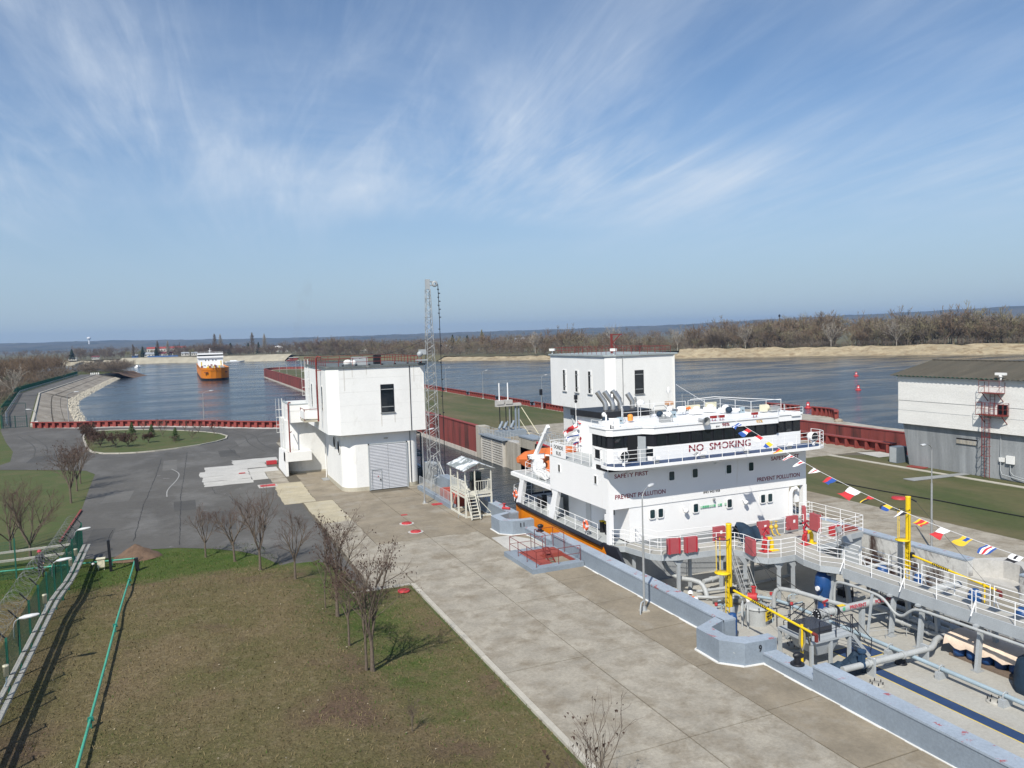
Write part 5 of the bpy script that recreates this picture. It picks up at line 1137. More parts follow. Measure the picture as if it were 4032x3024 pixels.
# searchlights and walkway lamps
for x,s in ((25.15,1),(40.75,-1)):
    o = part(MB().cyl((x,41.35,6.7),(x,41.35,7.0),.10,n=8).lathe((x,41.5,7.32),[(.001,.28),(.26,.24),(.32,.1),(.33,-.28),(.30,-.28)],16,'Y'),'searchlight',m_ship); part(MB().lathe((x,41.5,7.32),[(.001,-.2),(.29,-.26)],16,'Y'),'searchlight_lens',m_glass,o)
for x in (27.4,31.0,34.6,38.3):
    o = part(MB().obox((x,41.1,6.98),.42,.3,.22,rx=-.3),'deck_floodlight',m_ship); part(MB().box(x-.16,x+.16,41.02,41.16,6.72,6.88),'lamp_foot',m_galv,o)
part(MB().lathe((30.3,40.95,7.05),[(.05,.25),(.08,.1),(.16,-.15)],12,'Y'),'loudhailer',m_ship)
# ---- roof clutter
rl = MB(); rl.rail([(24.75,44.7,8.93),(24.75,42.6,8.93),(25.05,42.35,8.93),(27.3,42.35,8.93),(27.8,41.75,8.93),(37.9,41.75,8.93),(38.5,42.35,8.93),(40.9,42.5,8.93)],.42,.02,(1,.5),1.7,.02)
rl.rail([(27.2,44.7,8.93),(28.2,46.5,8.93),(33.6,46.5,8.93)],1.0,.022,(1,.5),1.5,.026); rl.rail([(35.0,48.1,8.93),(38.0,48.1,8.93),(38.0,44.6,8.93),(40.8,44.6,8.93)],.85,.022,(1,.5),1.5,.026); part(rl,'roof_railing',m_ship)
part(MB().tube([(35.2,48.1,9.85),(36.6,47,10.05),(38.0,45.5,9.95),(40.6,44.4,9.75)],.022,6),'roof_wire_arch',m_ship)
def remote_lamp(x, y, d=1):
    o = part(MB().box(x-.17,x+.17,y-.12,y+.12,8.93,9.38),'projector_box',m_bluegrey); part(MB().cyl((x-.2*d,y,9.2),(x-.85*d,y+.15,9.24),.12,n=10),'projector_arm',m_ship,o); part(MB().sphere((x-1.0*d,y+.2,9.22),.26,9,6,(1,1,.9)),'covered_projector',m_bluedark,o); part(MB().cyl((x,y-.13,9.14),(x,y-.11,9.14),.06,n=10),'port',m_black,o)
remote_lamp(26.9,44.6); remote_lamp(31.9,45.6); remote_lamp(37.4,44.9)
part(MB().lathe((27.9,44.9,9.0),[(.1,0),(.18,.05),(.19,.2),(.17,.22),(.19,.24),(.18,.42),(.08,.5)],12),'orange_beacon',mat('orange_beacon',(.75,.28,.05),.5))
part(MB().lathe((30.4,47.5,8.93),[(.02,0),(.02,.9),(.3,.92),(.28,1.08),(.15,1.2),(.001,1.24)],14),'satellite_dome',m_ship)
part(MB().lathe((32.4,46.8,8.93),[(.35,0),(.22,.4),(.18,.75),(.001,.75)],12),'radar_pedestal',m_ship); part(MB().obox((32.4,46.8,9.85),.5,.4,.25),'gyro_box',mat('copper_box',(.5,.28,.16),.5)); part(MB().lathe((32.35,46.8,10.0),[(.02,0),(.02,.5),(.14,.65),(.1,.95),(.001,1.05)],10),'masthead_light',m_whitew)
part(MB().lathe((33.1,46.4,9.35),[(.12,-.3),(.24,-.2),(.24,.3)],12,'X'),'air_horn',m_ship); part(MB().lathe((33.7,46.4,9.4),[(.05,-.1),(.14,.2)],10,'X'),'orange_horn',m_hivis)
part(MB().cyl((31.65,41.75,9.05),(31.65,42.3,9.05),.12,.12,12).lathe((31.65,41.65,9.05),[(.1,.2),(.16,.1),(.28,-.2)],16,'Y'),'ship_horn',m_galv)
for x in (32.7,33.35,36.2): part(MB().box(x-.2,x+.2,42.0,42.25,9.12,9.3).cyl((x-.12,42.1,8.93),(x-.12,42.1,9.12),.025,n=5).cyl((x+.12,42.1,8.93),(x+.12,42.1,9.12),.025,n=5),'red_signal_lamp',mat('dark_red_lens',(.25,.02,.02),.3))
part(MB().box(29.4,30.1,43.3,43.7,8.93,9.3).sphere((29.6,43.4,9.35),.18,7,5).cyl((30.2,43.3,8.93),(30.2,43.3,9.5),.04,n=6),'roof_valve_cluster',m_galv)
part(MB().box(25.0,25.5,43.2,43.7,8.93,9.35).cyl((25.2,43.5,9.35),(25.2,43.5,9.75),.06,n=6).sphere((25.1,43.6,9.75),.16,7,5).box(25.6,25.9,43.0,43.2,8.93,9.5),'roof_instrument',m_ship)
part(MB().cyl((24.95,42.5,8.93),(24.95,42.5,9.2),.05,n=6).cyl((25.12,42.5,8.93),(25.12,42.5,9.12),.05,n=6),'roof_vent_pipe',m_black)
for x,y in ((34.2,46.0),(35.9,46.6),(36.5,45.6)): part(MB().box(x-.5,x+.4,y-.2,y+.2,9.0,9.35).sphere((x,y,9.4),.22,8,5,(1.4,1,.7)),'roof_equipment',m_ship)
part(MB().box(34.0,35.2,46.9,47.1,9.2,9.55).box(36.2,37.1,47.4,47.6,9.25,9.6),'roof_radar_scanner',m_cream)
part(MB().box(38.6,39.0,44.0,44.4,9.0,9.5).lathe((39.05,44.2,9.3),[(.2,-.15),(.24,0),(.2,.15)],12,'X'),'roof_speaker',m_cream)
part(MB().box(39.2,40.0,43.8,44.2,9.0,9.35).cyl((40.2,43.6,8.93),(40.2,43.6,9.5),.06,n=6),'roof_junction_box',m_galv)
part(MB().obox((40.1,42.7,8.96),.9,.6,.14,rx=-.1).box(39.7,40.5,42.3,42.36,8.75,8.95),'roof_dodger',m_ship)
for x,y,h in ((33.9,47.3,1.5),(31.0,47.2,1.2),(29.0,47.8,1.3),(35.5,48,1.3)): part(MB().cyl((x,y,8.93),(x,y,8.93+h),.018,n=5),'whip_aerial',m_galv)
tr_ = MB()
for a,b in (((30.6,46.6,8.95),(31.2,46.9,9.7)),((31.2,46.9,9.7),(32.0,46.9,9.7)),((32.0,46.9,9.7),(32.6,46.6,8.95)),((30.6,46.6,9.3),(32.6,46.6,9.3))): tr_.cyl(a,b,.03,n=5)
part(tr_,'folded_mast_frame',m_galv)
# ---- funnel with exhausts
fn = part(MB().prism([(27.6,48.3),(31.2,48.3),(31.2,51.4),(27.2,51.4)],6.2,8.95),'funnel_casing',m_ship)
part(MB().prism([(27.3,47.9),(31.6,47.9),(31.6,51.8),(26.9,51.8)],8.95,9.4,bottom=True),'funnel_top',m_black,fn)
def exhaust(x, y, s=1):
    part(MB().tube([(x,y,9.1),(x,y,9.75),(x-.05,y+.1,10.0),(x-.3,y+.25,10.4),(x-.5,y+.35,10.75)],.2*s,10),'exhaust_pipe',m_chrome,fn)
exhaust(28.6,49.4); exhaust(29.1,49.2); exhaust(30.0,49.6,.95)
part(MB().tube([(30.1,49.9,9.2),(30.1,49.9,10.1),(29.8,50,10.6),(29.55,50.0,10.55),(29.5,50,9.9)],.17,10),'exhaust_pipe',m_chrome,fn); part(MB().tube([(30.9,49.4,9.2),(30.9,49.4,9.9),(30.6,49.6,10.5)],.2,10).tube([(31.3,49.2,9.2),(31.1,49.3,10.2)],.08,8),'exhaust_pipe',m_chrome,fn)
# stern signal pole
part(MB().cyl((27.0,51.06,6.2),(27.0,51.06,10.2),.05,.035,8),'signal_pole',m_ship); part(MB().box(26.9,27.1,50.96,51.16,10.15,10.5).sphere((27.0,51.06,10.02),.12,8,5),'pole_lantern',m_black)
# ---- fore walkway and central catwalk
ZW = 1.4
m_navyrail0 = mat('navy_black_rail',(.015,.017,.03),.5)
wkout = [(24.75,42.35),(25.4,41.8),(25.85,39.65),(26.3,39.1),(27.2,38.7),(29.9,38.4),(30.9,37.9),(31.1,37.3),(31.0,36.1),(31.4,35.5),(32.2,35.3),(33.3,35.3),(33.0,34.3),(32.95,33.0),(33.66,32.0)]
wkin = [(26.45,42.3),(27.0,40.5),(28.5,40.2),(31.0,39.93),(34.4,39.5),(36.3,39.45),(38.0,39.5),(40.2,40.4)]
wkright = [(34.94,32.0),(34.94,35.2),(36.0,36.1),(37.6,36.3),(39.0,37.0),(41.0,37.3),(41.1,38.0),(41.1,41.9),(40.2,42.2)]
wpoly = wkout + wkright + wkin[::-1]
fw = part(MB().prism(wpoly,ZW-.06,ZW,bottom=True),'fore_walkway',m_deck)
ed = MB()
for ch in (wkout, wkin, wkright):
    for a,b in zip(ch,ch[1:]): ed.bar((*a,ZW-.17),(*b,ZW-.17),.06,.36)
part(ed,'walkway_edge_beam',m_greypaint,fw)
rl = MB(); rl.rail([(x,y,ZW) for x,y in wkout],1.08,.028,(1,.75,.5,.25),1.5,.03); part(rl,'walkway_railing',m_ship,fw)
rl = MB(); rl.rail([(x,y,ZW) for x,y in wkin[:-1]],1.05,.024,(1,.66,.33),1.9,.026); part(rl,'walkway_railing',m_ship,fw)
rl = MB(); rl.rail([(x,y,ZW) for x,y in wkright],1.08,.028,(1,.75,.5,.25),1.5,.03); rl.rail([(38.2,39.4,ZW),(38.2,38.2,ZW),(39.0,37.2,ZW)],1.08,.026,(1,.66,.33),1.5,.028); rl.rail([(39.6,41.9,ZW),(39.6,43.5,ZW),(41.0,43.5,ZW),(41.0,42,ZW)],1.1,.026,(1,.66,.33),1.5,.028); part(rl,'walkway_railing',m_ship,fw)
def prop(x, y, z1=ZW-.3, lean=(0,0), w=.2):
    mb = MB(); mb.bar((x+lean[0],y+lean[1],DZ),(x,y,z1),w,.14); mb.add([(x-.5,y-.05,z1+.05),(x+.5,y-.05,z1+.05),(x,y-.05,z1-.6),(x-.5,y+.05,z1+.05),(x+.5,y+.05,z1+.05),(x,y+.05,z1-.6)],[(0,2,1),(3,4,5),(0,3,5,2),(1,2,5,4)]); part(mb,'walkway_prop',m_greypaint,fw)
for x,y in ((25.9,41.6),(27.4,38.9),(28.9,39.8),(30.4,38.6),(31.1,37.2),(31.3,39.8),(32.2,35.5),(33.2,35.4),(33.1,38.9),(36.5,36.5),(36.4,39.2),(39.5,37.4),(40.8,37.6)): prop(x,y)
# hose cabinets on the rails
m_cabtrim = mat('red_cabinet_trim',(.40,.02,.035),.5)
def cabinet(p, rz, w=.86, h=.92, d=.24, strap=True, sign=False):
    o = part(MB().obox((p[0],p[1],p[2]+h/2),w,d,h,rz=rz),'fire_hose_cabinet',m_cabred)
    ux, uy = math.cos(rz), math.sin(rz); nx, ny = uy, -ux
    if strap:
        for s in (-.38,.38): part(MB().obox((p[0]+ux*w*s+nx*(d/2+.01),p[1]+uy*w*s+ny*(d/2+.01),p[2]+h/2),.05,.04,h+.06,rz=rz),'strap',m_cabtrim,o)
    if sign:
        part(MB().obox((p[0]+ux*.08+nx*(d/2+.005),p[1]+uy*.08+ny*(d/2+.005),p[2]+h*.62),.17,.012,.2,rz=rz),'white_sign',m_flagc['white'],o)
cabinet((26.95,38.72,1.52),-.12); cabinet((28.05,38.5,1.52),-.08); cabinet((31.25,39.85,1.47),0,strap=False,sign=True); cabinet((34.55,39.5,1.5),-.06,strap=False,sign=True); cabinet((36.9,39.4,1.58),0,strap=False,sign=True)
cabinet((30.98,36.55,1.45),1.35,.95,.95); cabinet((38.25,38.7,1.5),1.45,.9,1.1,strap=True); cabinet((38.6,40.1,1.9),.9,.7,.9,strap=False,sign=True)
part(MB().box(38.3,38.7,37.3,37.6,1.42,2.0).box(38.9,39.5,37.7,38.1,1.42,1.9),'red_fire_box',m_brightred); part(MB().box(39.3,40.9,37.6,38.6,1.42,1.6),'red_deck_hatch',m_redfloor); part(MB().box(39.2,41.0,37.4,39.0,DZ,1.36),'hatch_trunk',m_greypaint)
# foam monitors: red stand and yellow elbow
for x,y in ((32.4,36.75),(35.6,36.75)):
    part(MB().box(x-.45,x+.15,y-.3,y+.25,ZW,ZW+.03),'red_base_plate',m_brightred); part(MB().box(x+.16,x+.75,y-.3,y+.2,ZW,ZW+.03),'yellow_base_plate',m_yellow)
    part(MB().cyl((x-.1,y,ZW),(x-.1,y,ZW+.75),.12,n=10).cyl((x-.3,y,ZW+.25),(x-.3,y-.1,ZW+.65),.1,n=8).lathe((x-.1,y,ZW+.75),[(.15,0),(.15,.1),(.001,.1)],10),'red_hydrant',m_brightred)
    part(MB().tube([(x+.4,y,ZW),(x+.4,y,ZW+.55),(x+.32,y,ZW+.72),(x+.1,y,ZW+.76)],.13,10),'yellow_hydrant',m_yellow)
    part(MB().tube([(x-.1,y,ZW+.8),(x-.25,y,ZW+1.05),(x-.05,y,ZW+1.3),(x+.15,y,ZW+1.05)],.07,8).obox((x-.1,y,ZW+1.42),.7,.12,.1,rz=.4),'foam_monitor',m_cabtrim)
tp = MB(); n_ = 9; vs = []
for i in range(n_):
    for j in range(5):
        u, v = i/(n_-1), j/4; h = 1.05*(1-.35*(abs(u-.35)*1.3))*math.sin(math.pi*min(.98,max(.06,v*.5+.06)))*(1 if j else .02)
        vs.append((32.0+1.7*u,39.2-.6*v+.12*math.sin(9*u),ZW+(1.05+.22*math.sin(5*u+.5))*(1-v**2.2)+rnd.uniform(-.03,.03)))
tp.add(vs,[(i*5+j,i*5+j+1,(i+1)*5+j+1,(i+1)*5+j) for i in range(n_-1) for j in range(4)],True); tp.add([(x,y+.7,z) if False else (x,39.85,ZW) for x,y,z in vs[::5]]+vs[::5],[(i,i+n_,i+n_+1,i+1) for i in range(n_-1)]); part(tp,'dark_tarpaulin_cover',m_bluedark)
for x in (35.0,35.4): part(MB().sphere((x,39.25,2.0),.14,8,6).cyl((x,39.25,2.0),(x,39.25,2.35),.03,n=5).lathe((x,39.25,2.35),[(.001,.02),(.12,.02),(.12,0)],8).tube([(x,39.25,1.9),(x,39.1,1.6),(x+.2,39.1,1.45)],.05,6),'brass_valve',mat('brass_paint',(.62,.42,.06),.4))
# white vent gooseneck by the starboard passage
part(MB().tube([(39.45,42.2,1.4),(39.45,42.2,3.3),(39.6,42.2,3.55),(39.95,42.2,3.6),(40.1,42.2,3.4)],.13,10),'goose_neck_vent',m_ship)
part(MB().box(40.0,40.4,42.4,42.55,2.5,3.3).cyl((24.85,43.0,1.4),(24.85,43.0,3.0),.07,n=6).box(24.7,25.0,42.85,43.15,2.9,3.3),'passage_lamp_post',m_ship)
# catwalk
cw = part(MB().box(33.66,34.94,-60,32.0,ZW-.06,ZW),'catwalk',m_deck)
part(MB().box(33.62,33.70,-60,32.0,ZW-.55,ZW+.02).box(34.90,34.98,-60,32.0,ZW-.55,ZW+.02),'catwalk_girder',m_greypaint,cw,kind='stuff')
rl = MB()
for x in (33.66,34.94):
    y = 32.0
    while y > 8:
        e = y-3.9; rl.rail([(x,y-.1,ZW),(x,e+.1,ZW)],1.08,.028,(1,.75,.5,.25),1.95,.03)
        rl.cyl((x+(-.35 if x<34 else .35),y-.1,ZW-.1),(x,y-.1,ZW+.6),.03,n=6); y = e
part(rl,'catwalk_railing',m_ship,cw)
for y in (32.9,28.8,27.1,24.0,20.0,16.0):
    for x,l in ((33.9,-.25),(34.8,.3)):
        mb = MB().bar((x+l,y,DZ),(x,y,ZW-.5),.24,.16); mb.box(x-.45,x+.35,y-.1,y+.1,ZW-.62,ZW-.52); part(mb,'catwalk_leg',m_greypaint,cw); part(MB().box(x+l-.25,x+l+.25,y-.2,y+.2,DZ,DZ+.02),'foot_pad',m_housegrey,cw)
# cable pipe below the catwalk
pts = [(33.3,32.3,-.9),(33.3,32.3,.5),(33.35,31.9,.72),(33.4,29.6,.72),(33.4,29.0,.6),(33.4,28.4,.05),(33.4,27.9,.0),(33.4,27.5,.4),(33.4,27.1,.68),(33.4,26,.72),(33.45,10,.72)]
part(MB().tube(chaikin(pts,2,False),.075,8),'catwalk_conduit',m_tankpipe)
# ---- deck piping
def pipe(pts, r, m=m_tankpipe, name='deck_pipe', flange=True, it=1):
    q = chaikin(pts,it,False) if it else pts; r *= .72
    o = part(MB().tube(q,r,12),name,m)
    if flange:
        acc = 0
        for a,b in zip(pts,pts[1:]):
            a,b = Vector(a),Vector(b); L_ = (b-a).length
            if L_ > 2.2:
                for t in (.3,.72): c = a.lerp(b,t); d = (b-a).normalized(); part(MB().cyl(c-d*.06,c+d*.06,r*1.32,n=14),'flange',m,o)
    return o
pipe([(27.1,25.82,-.7),(32.3,25.7,-.7),(32.9,25.75,-.72),(33.8,26.3,-.68),(34.6,26.4,-.68),(36,26.4,-.68)],.2,name='manifold_pipe')
pipe([(31.5,33.5,-.9),(31.5,-40,-.9)],.14,m_bluegrey,'long_deck_pipe')
for y in (29.2,27.0,24.2,21.2,18): part(MB().box(31.2,31.8,y-.12,y+.12,DZ,-1.02).tube([(31.34,y,-1.0),(31.34,y,-.8),(31.5,y,-.72),(31.66,y,-.8),(31.66,y,-1.0)],.03,5),'pipe_saddle',m_greypaint)
PO = pipe([(29.35,29.55,.3),(36.5,29.55,.3)],.27,name='cross_deck_pipe',it=0,flange=False)
for t,x,w in (('PREVENT',31.35,1.15),('POLLUTION',33.15,1.5)): lettering(t,(x,29.308,.297),w,.18,'',mat('red_stencil',(.42,.04,.06),.6),PO,rot=((1,0,0),(0,.35,-.94),(0,.94,.35)))
fl = part(MB().cyl((29.2,29.55,.3),(29.3,29.55,.3),.27,n=20),'blank_flange',m_black,PO)
for i in range(10): a = 2*math.pi*i/10; part(MB().cyl((29.17,29.55+.22*math.cos(a),.3+.22*math.sin(a)),(29.2,29.55+.22*math.cos(a),.3+.22*math.sin(a)),.03,n=6),'bolt',m_flagc['white'],fl)
for x_,r_ in ((29.5,.25),(29.9,.25),(30.35,.26)): part(MB().cyl((x_,29.55,.3),(x_+.07,29.55,.3),r_,n=18),'pipe_flange',m_tankpipe,PO)
part(MB().cyl((30.5,29.55,.3),(30.62,29.55,.3),.255,n=18),'black_coupling',m_black,PO)
part(MB().box(30.7,31.15,29.43,29.67,.49,.505),'yellow_tag',m_yellow,PO); part(MB().box(30.85,31.0,29.33,29.345,.3,.46),'green_tag',m_gsign,PO)
part(MB().cyl((30.0,29.75,.55),(30.0,29.75,.75),.05,n=6).obox((30.05,29.75,.8),.5,.08,.08,rz=.3),'red_lever',m_brightred,PO)
for x,w in ((29.75,.5),(32.4,.25)): part(MB().box(x-w/2,x+w/2,29.45,29.65,DZ,.08),'pipe_stand',m_greypaint)
part(MB().bar((32.4,29.2,DZ),(32.75,29.2,.9),.1).bar((32.75,29.2,-.2),(34.0,29.0,-.2),.04),'side_strut',m_greypaint)
pipe([(31.0,34.6,-1.2),(31.0,34.6,-.3),(31.25,34.2,.05),(31.9,30.8,.05),(32.1,29.9,.1)],.17,name='crossover_pipe')
pipe([(26.6,42.3,1.0),(26.9,41.4,1.0),(27.5,40.8,.9),(27.6,40.6,.1),(27.7,39.6,-.35),(28.6,38.6,-.4),(28.8,38.2,-.7),(28.6,37.6,-1.35)],.2,name='vapour_pipe')
pipe([(29.2,38.8,-.6),(31.5,39.2,-.6),(36,39.4,-.6)],.19); pipe([(28.3,38.3,-.95),(31,38.0,-1.0),(36,38.2,-1.0)],.13); pipe([(28.0,37.9,-1.1),(29.5,36.9,-1.15),(30.6,36.6,-1.2)],.13,flange=False)
pipe([(30.2,36.8,-1.05),(31.3,35.5,-.95),(31.5,34.0,-.9)],.12,m_bluegrey,'branch_pipe',False); part(MB().cyl((30.6,36.35,-1.05),(30.95,35.95,-1.0),.24,n=12).cyl((30.8,36.1,-.9),(30.8,36.1,-.45),.12,n=10).lathe((30.8,36.1,-.4),[(.001,.03),(.16,.03),(.16,0)],10),'red_gate_valve',m_brightred)
pipe([(35.0,31,-.7),(35.5,20,-.7),(35.6,0,-.7)],.26); pipe([(36.2,31,-.8),(36.3,0,-.8)],.2); pipe([(34.7,30,-.9),(35.0,26.6,-1.0),(35.0,26.3,-.3)],.17); pipe([(37.0,33,-.6),(37.1,5,-.6)],.16)
pipe([(35.2,29.5,.25),(39.8,29.5,.25)],.27,name='far_cross_pipe'); pipe([(36,34.5,.1),(39.8,34.5,.1)],.18)
r2 = random.Random(12)
for i in range(12):
    x0 = 35.2+r2.uniform(0,4.5); y0 = 22+r2.uniform(0,13); part(MB().tube([(x0,y0,DZ),(x0,y0,DZ+r2.uniform(.4,1.1)),(x0+r2.uniform(-.6,.6),y0+r2.uniform(-1,1),DZ+r2.uniform(.4,1.1))],r2.uniform(.05,.11),7),'small_branch_pipe',r2.choice((m_tankpipe,m_greypaint,m_black)))
m_dkm = mat('dark_machinery_and_shade',(.035,.037,.04),.6,.3,2)  # random dark clutter added to darken the far deck, for machinery and shadows alike
for i in range(46):
    x0 = r2.uniform(35.3,40.6); y0 = r2.uniform(14,36); k = r2.randrange(4); mm = r2.choice((m_dkm,m_dkm,m_black,m_housegrey,m_redrust))
    if k == 0: part(MB().box(x0-.25,x0+.25,y0-.4,y0+.4,DZ,DZ+r2.uniform(.3,.9)),'deck_locker',mm)
    elif k == 1: part(MB().cyl((x0,y0-.8,DZ+.4),(x0,y0+.8,DZ+.4),.14,n=10),'dark_pipe_length',mm)
    elif k == 2: part(MB().cyl((x0,y0,DZ),(x0,y0,DZ+.7),.16,n=10).lathe((x0,y0,DZ+.8),[(.001,.03),(.24,.03),(.24,0)],10),'deck_valve',mm)
    else: part(MB().rail([(x0,y0,DZ),(x0,y0+1.4,DZ)],.9,.03,(1,.5),.7,.04),'dark_guard_rail',m_navyrail0)
# corrugated hose and small bits near the ladder
part(MB().tube([(28.5,37.0,-1.15),(28.9,36.5,-1.0),(29.6,36.2,-1.15),(30.2,36.0,-1.1)],.15,10),'cargo_hose',mat('dark_grey_hose',(.13,.13,.12),.7)); part(MB().tube([(30.1,36.0,-1.1),(30.3,35.95,-1.1)],.165,10),'hose_collar',m_flagc['white'])
for i in range(26):
    x = r2.uniform(27.8,33.0); y = r2.uniform(30.5,37); a = r2.uniform(0,6.28); L_ = r2.uniform(.3,1.0)
    part(MB().tube([(x,y,DZ),(x,y,DZ+.25),(x+math.cos(a)*L_*.3,y+math.sin(a)*L_*.3,DZ+.32),(x+math.cos(a)*L_,y+math.sin(a)*L_,DZ+.3)],r2.uniform(.03,.06),6),'sounding_pipe',r2.choice((m_tankpipe,m_bluegrey,m_galv)))
    if i%3==0: part(MB().sphere((x,y,DZ+.36),.1,7,5).lathe((x,y,DZ+.45),[(.001,.02),(.1,.02),(.1,0)],8),'small_valve',r2.choice((m_galv,m_black,m_brightred)))
# tank hatch with its sign
th = part(MB().cyl((28.7,33.4,DZ),(28.7,33.4,DZ+.95),.62,n=22),'tank_hatch',m_tankpipe); part(MB().lathe((28.7,33.4,DZ+.95),[(.001,.08),(.6,.08),(.68,.03),(.68,-.04)],22),'hatch_lid',m_tankpipe,th)
for i in range(6): a = i*1.047; part(MB().cyl((28.7+.66*math.cos(a),33.4+.66*math.sin(a),DZ+.85),(28.7+.66*math.cos(a),33.4+.66*math.sin(a),DZ+1.08),.03,n=6),'lid_clamp',m_black,th)
sgx, sgy = 28.95, 32.72
sgp = part(MB().obox((sgx,sgy,DZ+.62),.66,.03,.52,rz=.35),'yellow_tank_sign',m_yellow,th)
rot = ((math.cos(.35),0,math.sin(.35)),(math.sin(.35),0,-math.cos(.35)),(0,1,0))
for t,w,h,dx,dz_ in (('CARGO',.42,.13,-.21,.08),('TANK №11',.56,.13,-.28,-.08),('516 m3',.3,.07,-.15,-.2)):
    lettering(t,(sgx+dx*math.cos(.35)+.03*math.sin(.35),sgy+dx*math.sin(.35)-.03*math.cos(.35),DZ+.62+dz_),w,h,'',m_black,sgp,rot=rot)
for x,y in ((27.6,33.3),(27.75,33.0),(27.9,33.6)): part(MB().tube([(x,y,DZ),(x,y,DZ+1.1),(x+.1,y+.15,DZ+1.25),(x+.2,y+.3,DZ+1.1)],.055,7),'vent_pipe',m_tankpipe)
for x,y in ((31.4,21.6),(28.1,30.0),(28.3,25.0)):
    o = part(MB().lathe((x,y,DZ),[(.001,.1),(.3,.1),(.33,.05),(.33,0)],16),'deck_manhole',m_deck)
    for i in range(6): a = i*1.047; part(MB().cyl((x+.27*math.cos(a),y+.27*math.sin(a),DZ+.1),(x+.27*math.cos(a),y+.27*math.sin(a),DZ+.22),.025,n=5),'wing_nut',m_black,o)
part(MB().lathe((31.2,26.15,DZ),[(.3,0),(.22,.2),(.14,.3),(.14,.5)],14),'black_vent_cone',m_black)
# manifold service platform with black railing
PX0, PX1, PY0, PY1, PZ = 26.7, 29.3, 27.3, 29.6, .1
pf = part(MB().box(PX0,PX1,PY0,PY1,PZ-.12,PZ),'manifold_platform',m_greypaint)
for x,y in ((PX0+.1,PY0+.1),(PX1-.1,PY0+.1),(PX0+.1,PY1-.1),(PX1-.1,PY1-.1),(28,PY0+.1)): part(MB().box(x-.07,x+.07,y-.07,y+.07,DZ,PZ-.12),'platform_leg',m_greypaint,pf)
m_navyrail = mat('navy_black_rail',(.015,.017,.03),.5)
rl = MB(); rl.rail([(PX0+.5,PY0,PZ),(PX1,PY0,PZ)],.95,.022,(1,.5),.9,.035); rl.rail([(PX1,PY0+.9,PZ),(PX1,PY1,PZ)],.95,.022,(1,.5),1.2,.035); rl.rail([(PX0,PY1,PZ),(PX1-.9,PY1,PZ)],.95,.022,(1,.5),1,.035)
part(rl,'platform_railing',m_navyrail,pf)
def deckstair(a, b, w, n, mm, rmm, hr=True):
    a, b = Vector(a), Vector(b); d = Vector((b.x-a.x,b.y-a.y,0)).normalized(); sx = Vector((-d.y,d.x,0))*w/2
    o = part(MB().bar(a+sx,b+sx,.05,.18).bar(a-sx,b-sx,.05,.18),'stair_stringers',mm,None,kind='stuff')
    for i in range(n): c = a.lerp(b,(i+.5)/n); part(MB().bar(c-sx,c+sx,.2,.03),'stair_tread',mm,o)
    if hr:
        m_ = MB()
        for s in (sx,-sx): m_.tube([a+s,a+s+Vector((0,0,.9)),b+s+Vector((0,0,1.0)),b+s+Vector((0,0,.9))+d*.15,b+s+Vector((0,0,.3))+d*.1],.022,6); m_.cyl(a+s+Vector((0,0,.45)),b+s+Vector((0,0,.5)),.016,n=5)
        part(m_,'stair_handrail',rmm,o)
deckstair((PX1,PY0+.45,PZ),(30.55,27.75,DZ),.7,6,m_greypaint,m_navyrail); deckstair((PX1-.45,PY1,PZ),(28.9,31.0,DZ),.7,6,m_greypaint,m_navyrail); deckstair((31.1,38.3,ZW),(30.7,36.3,DZ),.7,11,m_galv,m_galv)
part(MB().box(27.0,28.6,27.9,29.2,PZ,PZ+.35),'drip_tray_cover',mat('dark_wet_tray',(.03,.032,.04),.25)); part(MB().add([(27.0,27.4,PZ-.12),(28.6,27.4,PZ-.12),(28.3,27.6,-.75),(27.3,27.6,-.75),(27.0,29.3,PZ-.12),(28.6,29.3,PZ-.12),(28.3,29.0,-.75),(27.3,29.0,-.75)],[(0,1,2,3),(1,5,6,2),(4,0,3,7),(3,2,6,7),(5,4,7,6)]),'drip_tray',m_greypaint)
for x,y,z,rz in ((26.9,27.6,DZ,0),): 
    t_ = MB(); vs = []; n_=8
    for i in range(n_+1):
        for k in range(9): a = math.pi*k/8; vs.append((27.4+1.5*i/n_,26.6+.45*math.cos(a)+.06*math.sin(3*i),DZ+(.55+.25*(i>5))*math.sin(a)*(1+.12*math.sin(2.3*i+k))+.02))
    t_.add(vs,[(i*9+k,i*9+k+1,(i+1)*9+k+1,(i+1)*9+k) for i in range(n_) for k in range(8)]+[tuple(range(8,-1,-1)),tuple(n_*9+k for k in range(9))]); part(t_,'tarpaulin_heap',m_bluedark)
part(MB().cyl((28.25,25.82,-.7),(28.35,25.82,-.7),.2,n=14).box(28.2,28.4,25.7,25.95,-.55,-.1).cyl((28.3,25.82,-.1),(28.3,25.82,.0),.2,n=10),'blue_butterfly_valve',mat('navy_valve',(.02,.05,.10),.5))
part(MB().cyl((28.75,25.82,-.7),(28.8,25.82,-.7),.155,n=14),'black_band',m_black); part(MB().cyl((29.05,25.82,-.7),(29.1,25.82,-.7),.155,n=14),'white_band',m_flagc['white'])
for x in (28.9,32.4): part(MB().box(x-.06,x+.06,25.6,26.0,DZ,-.5),'pipe_stand',m_greypaint)
part(MB().box(30.3,31.0,26.3,26.8,DZ,DZ+.25),'low_box',m_greypaint)
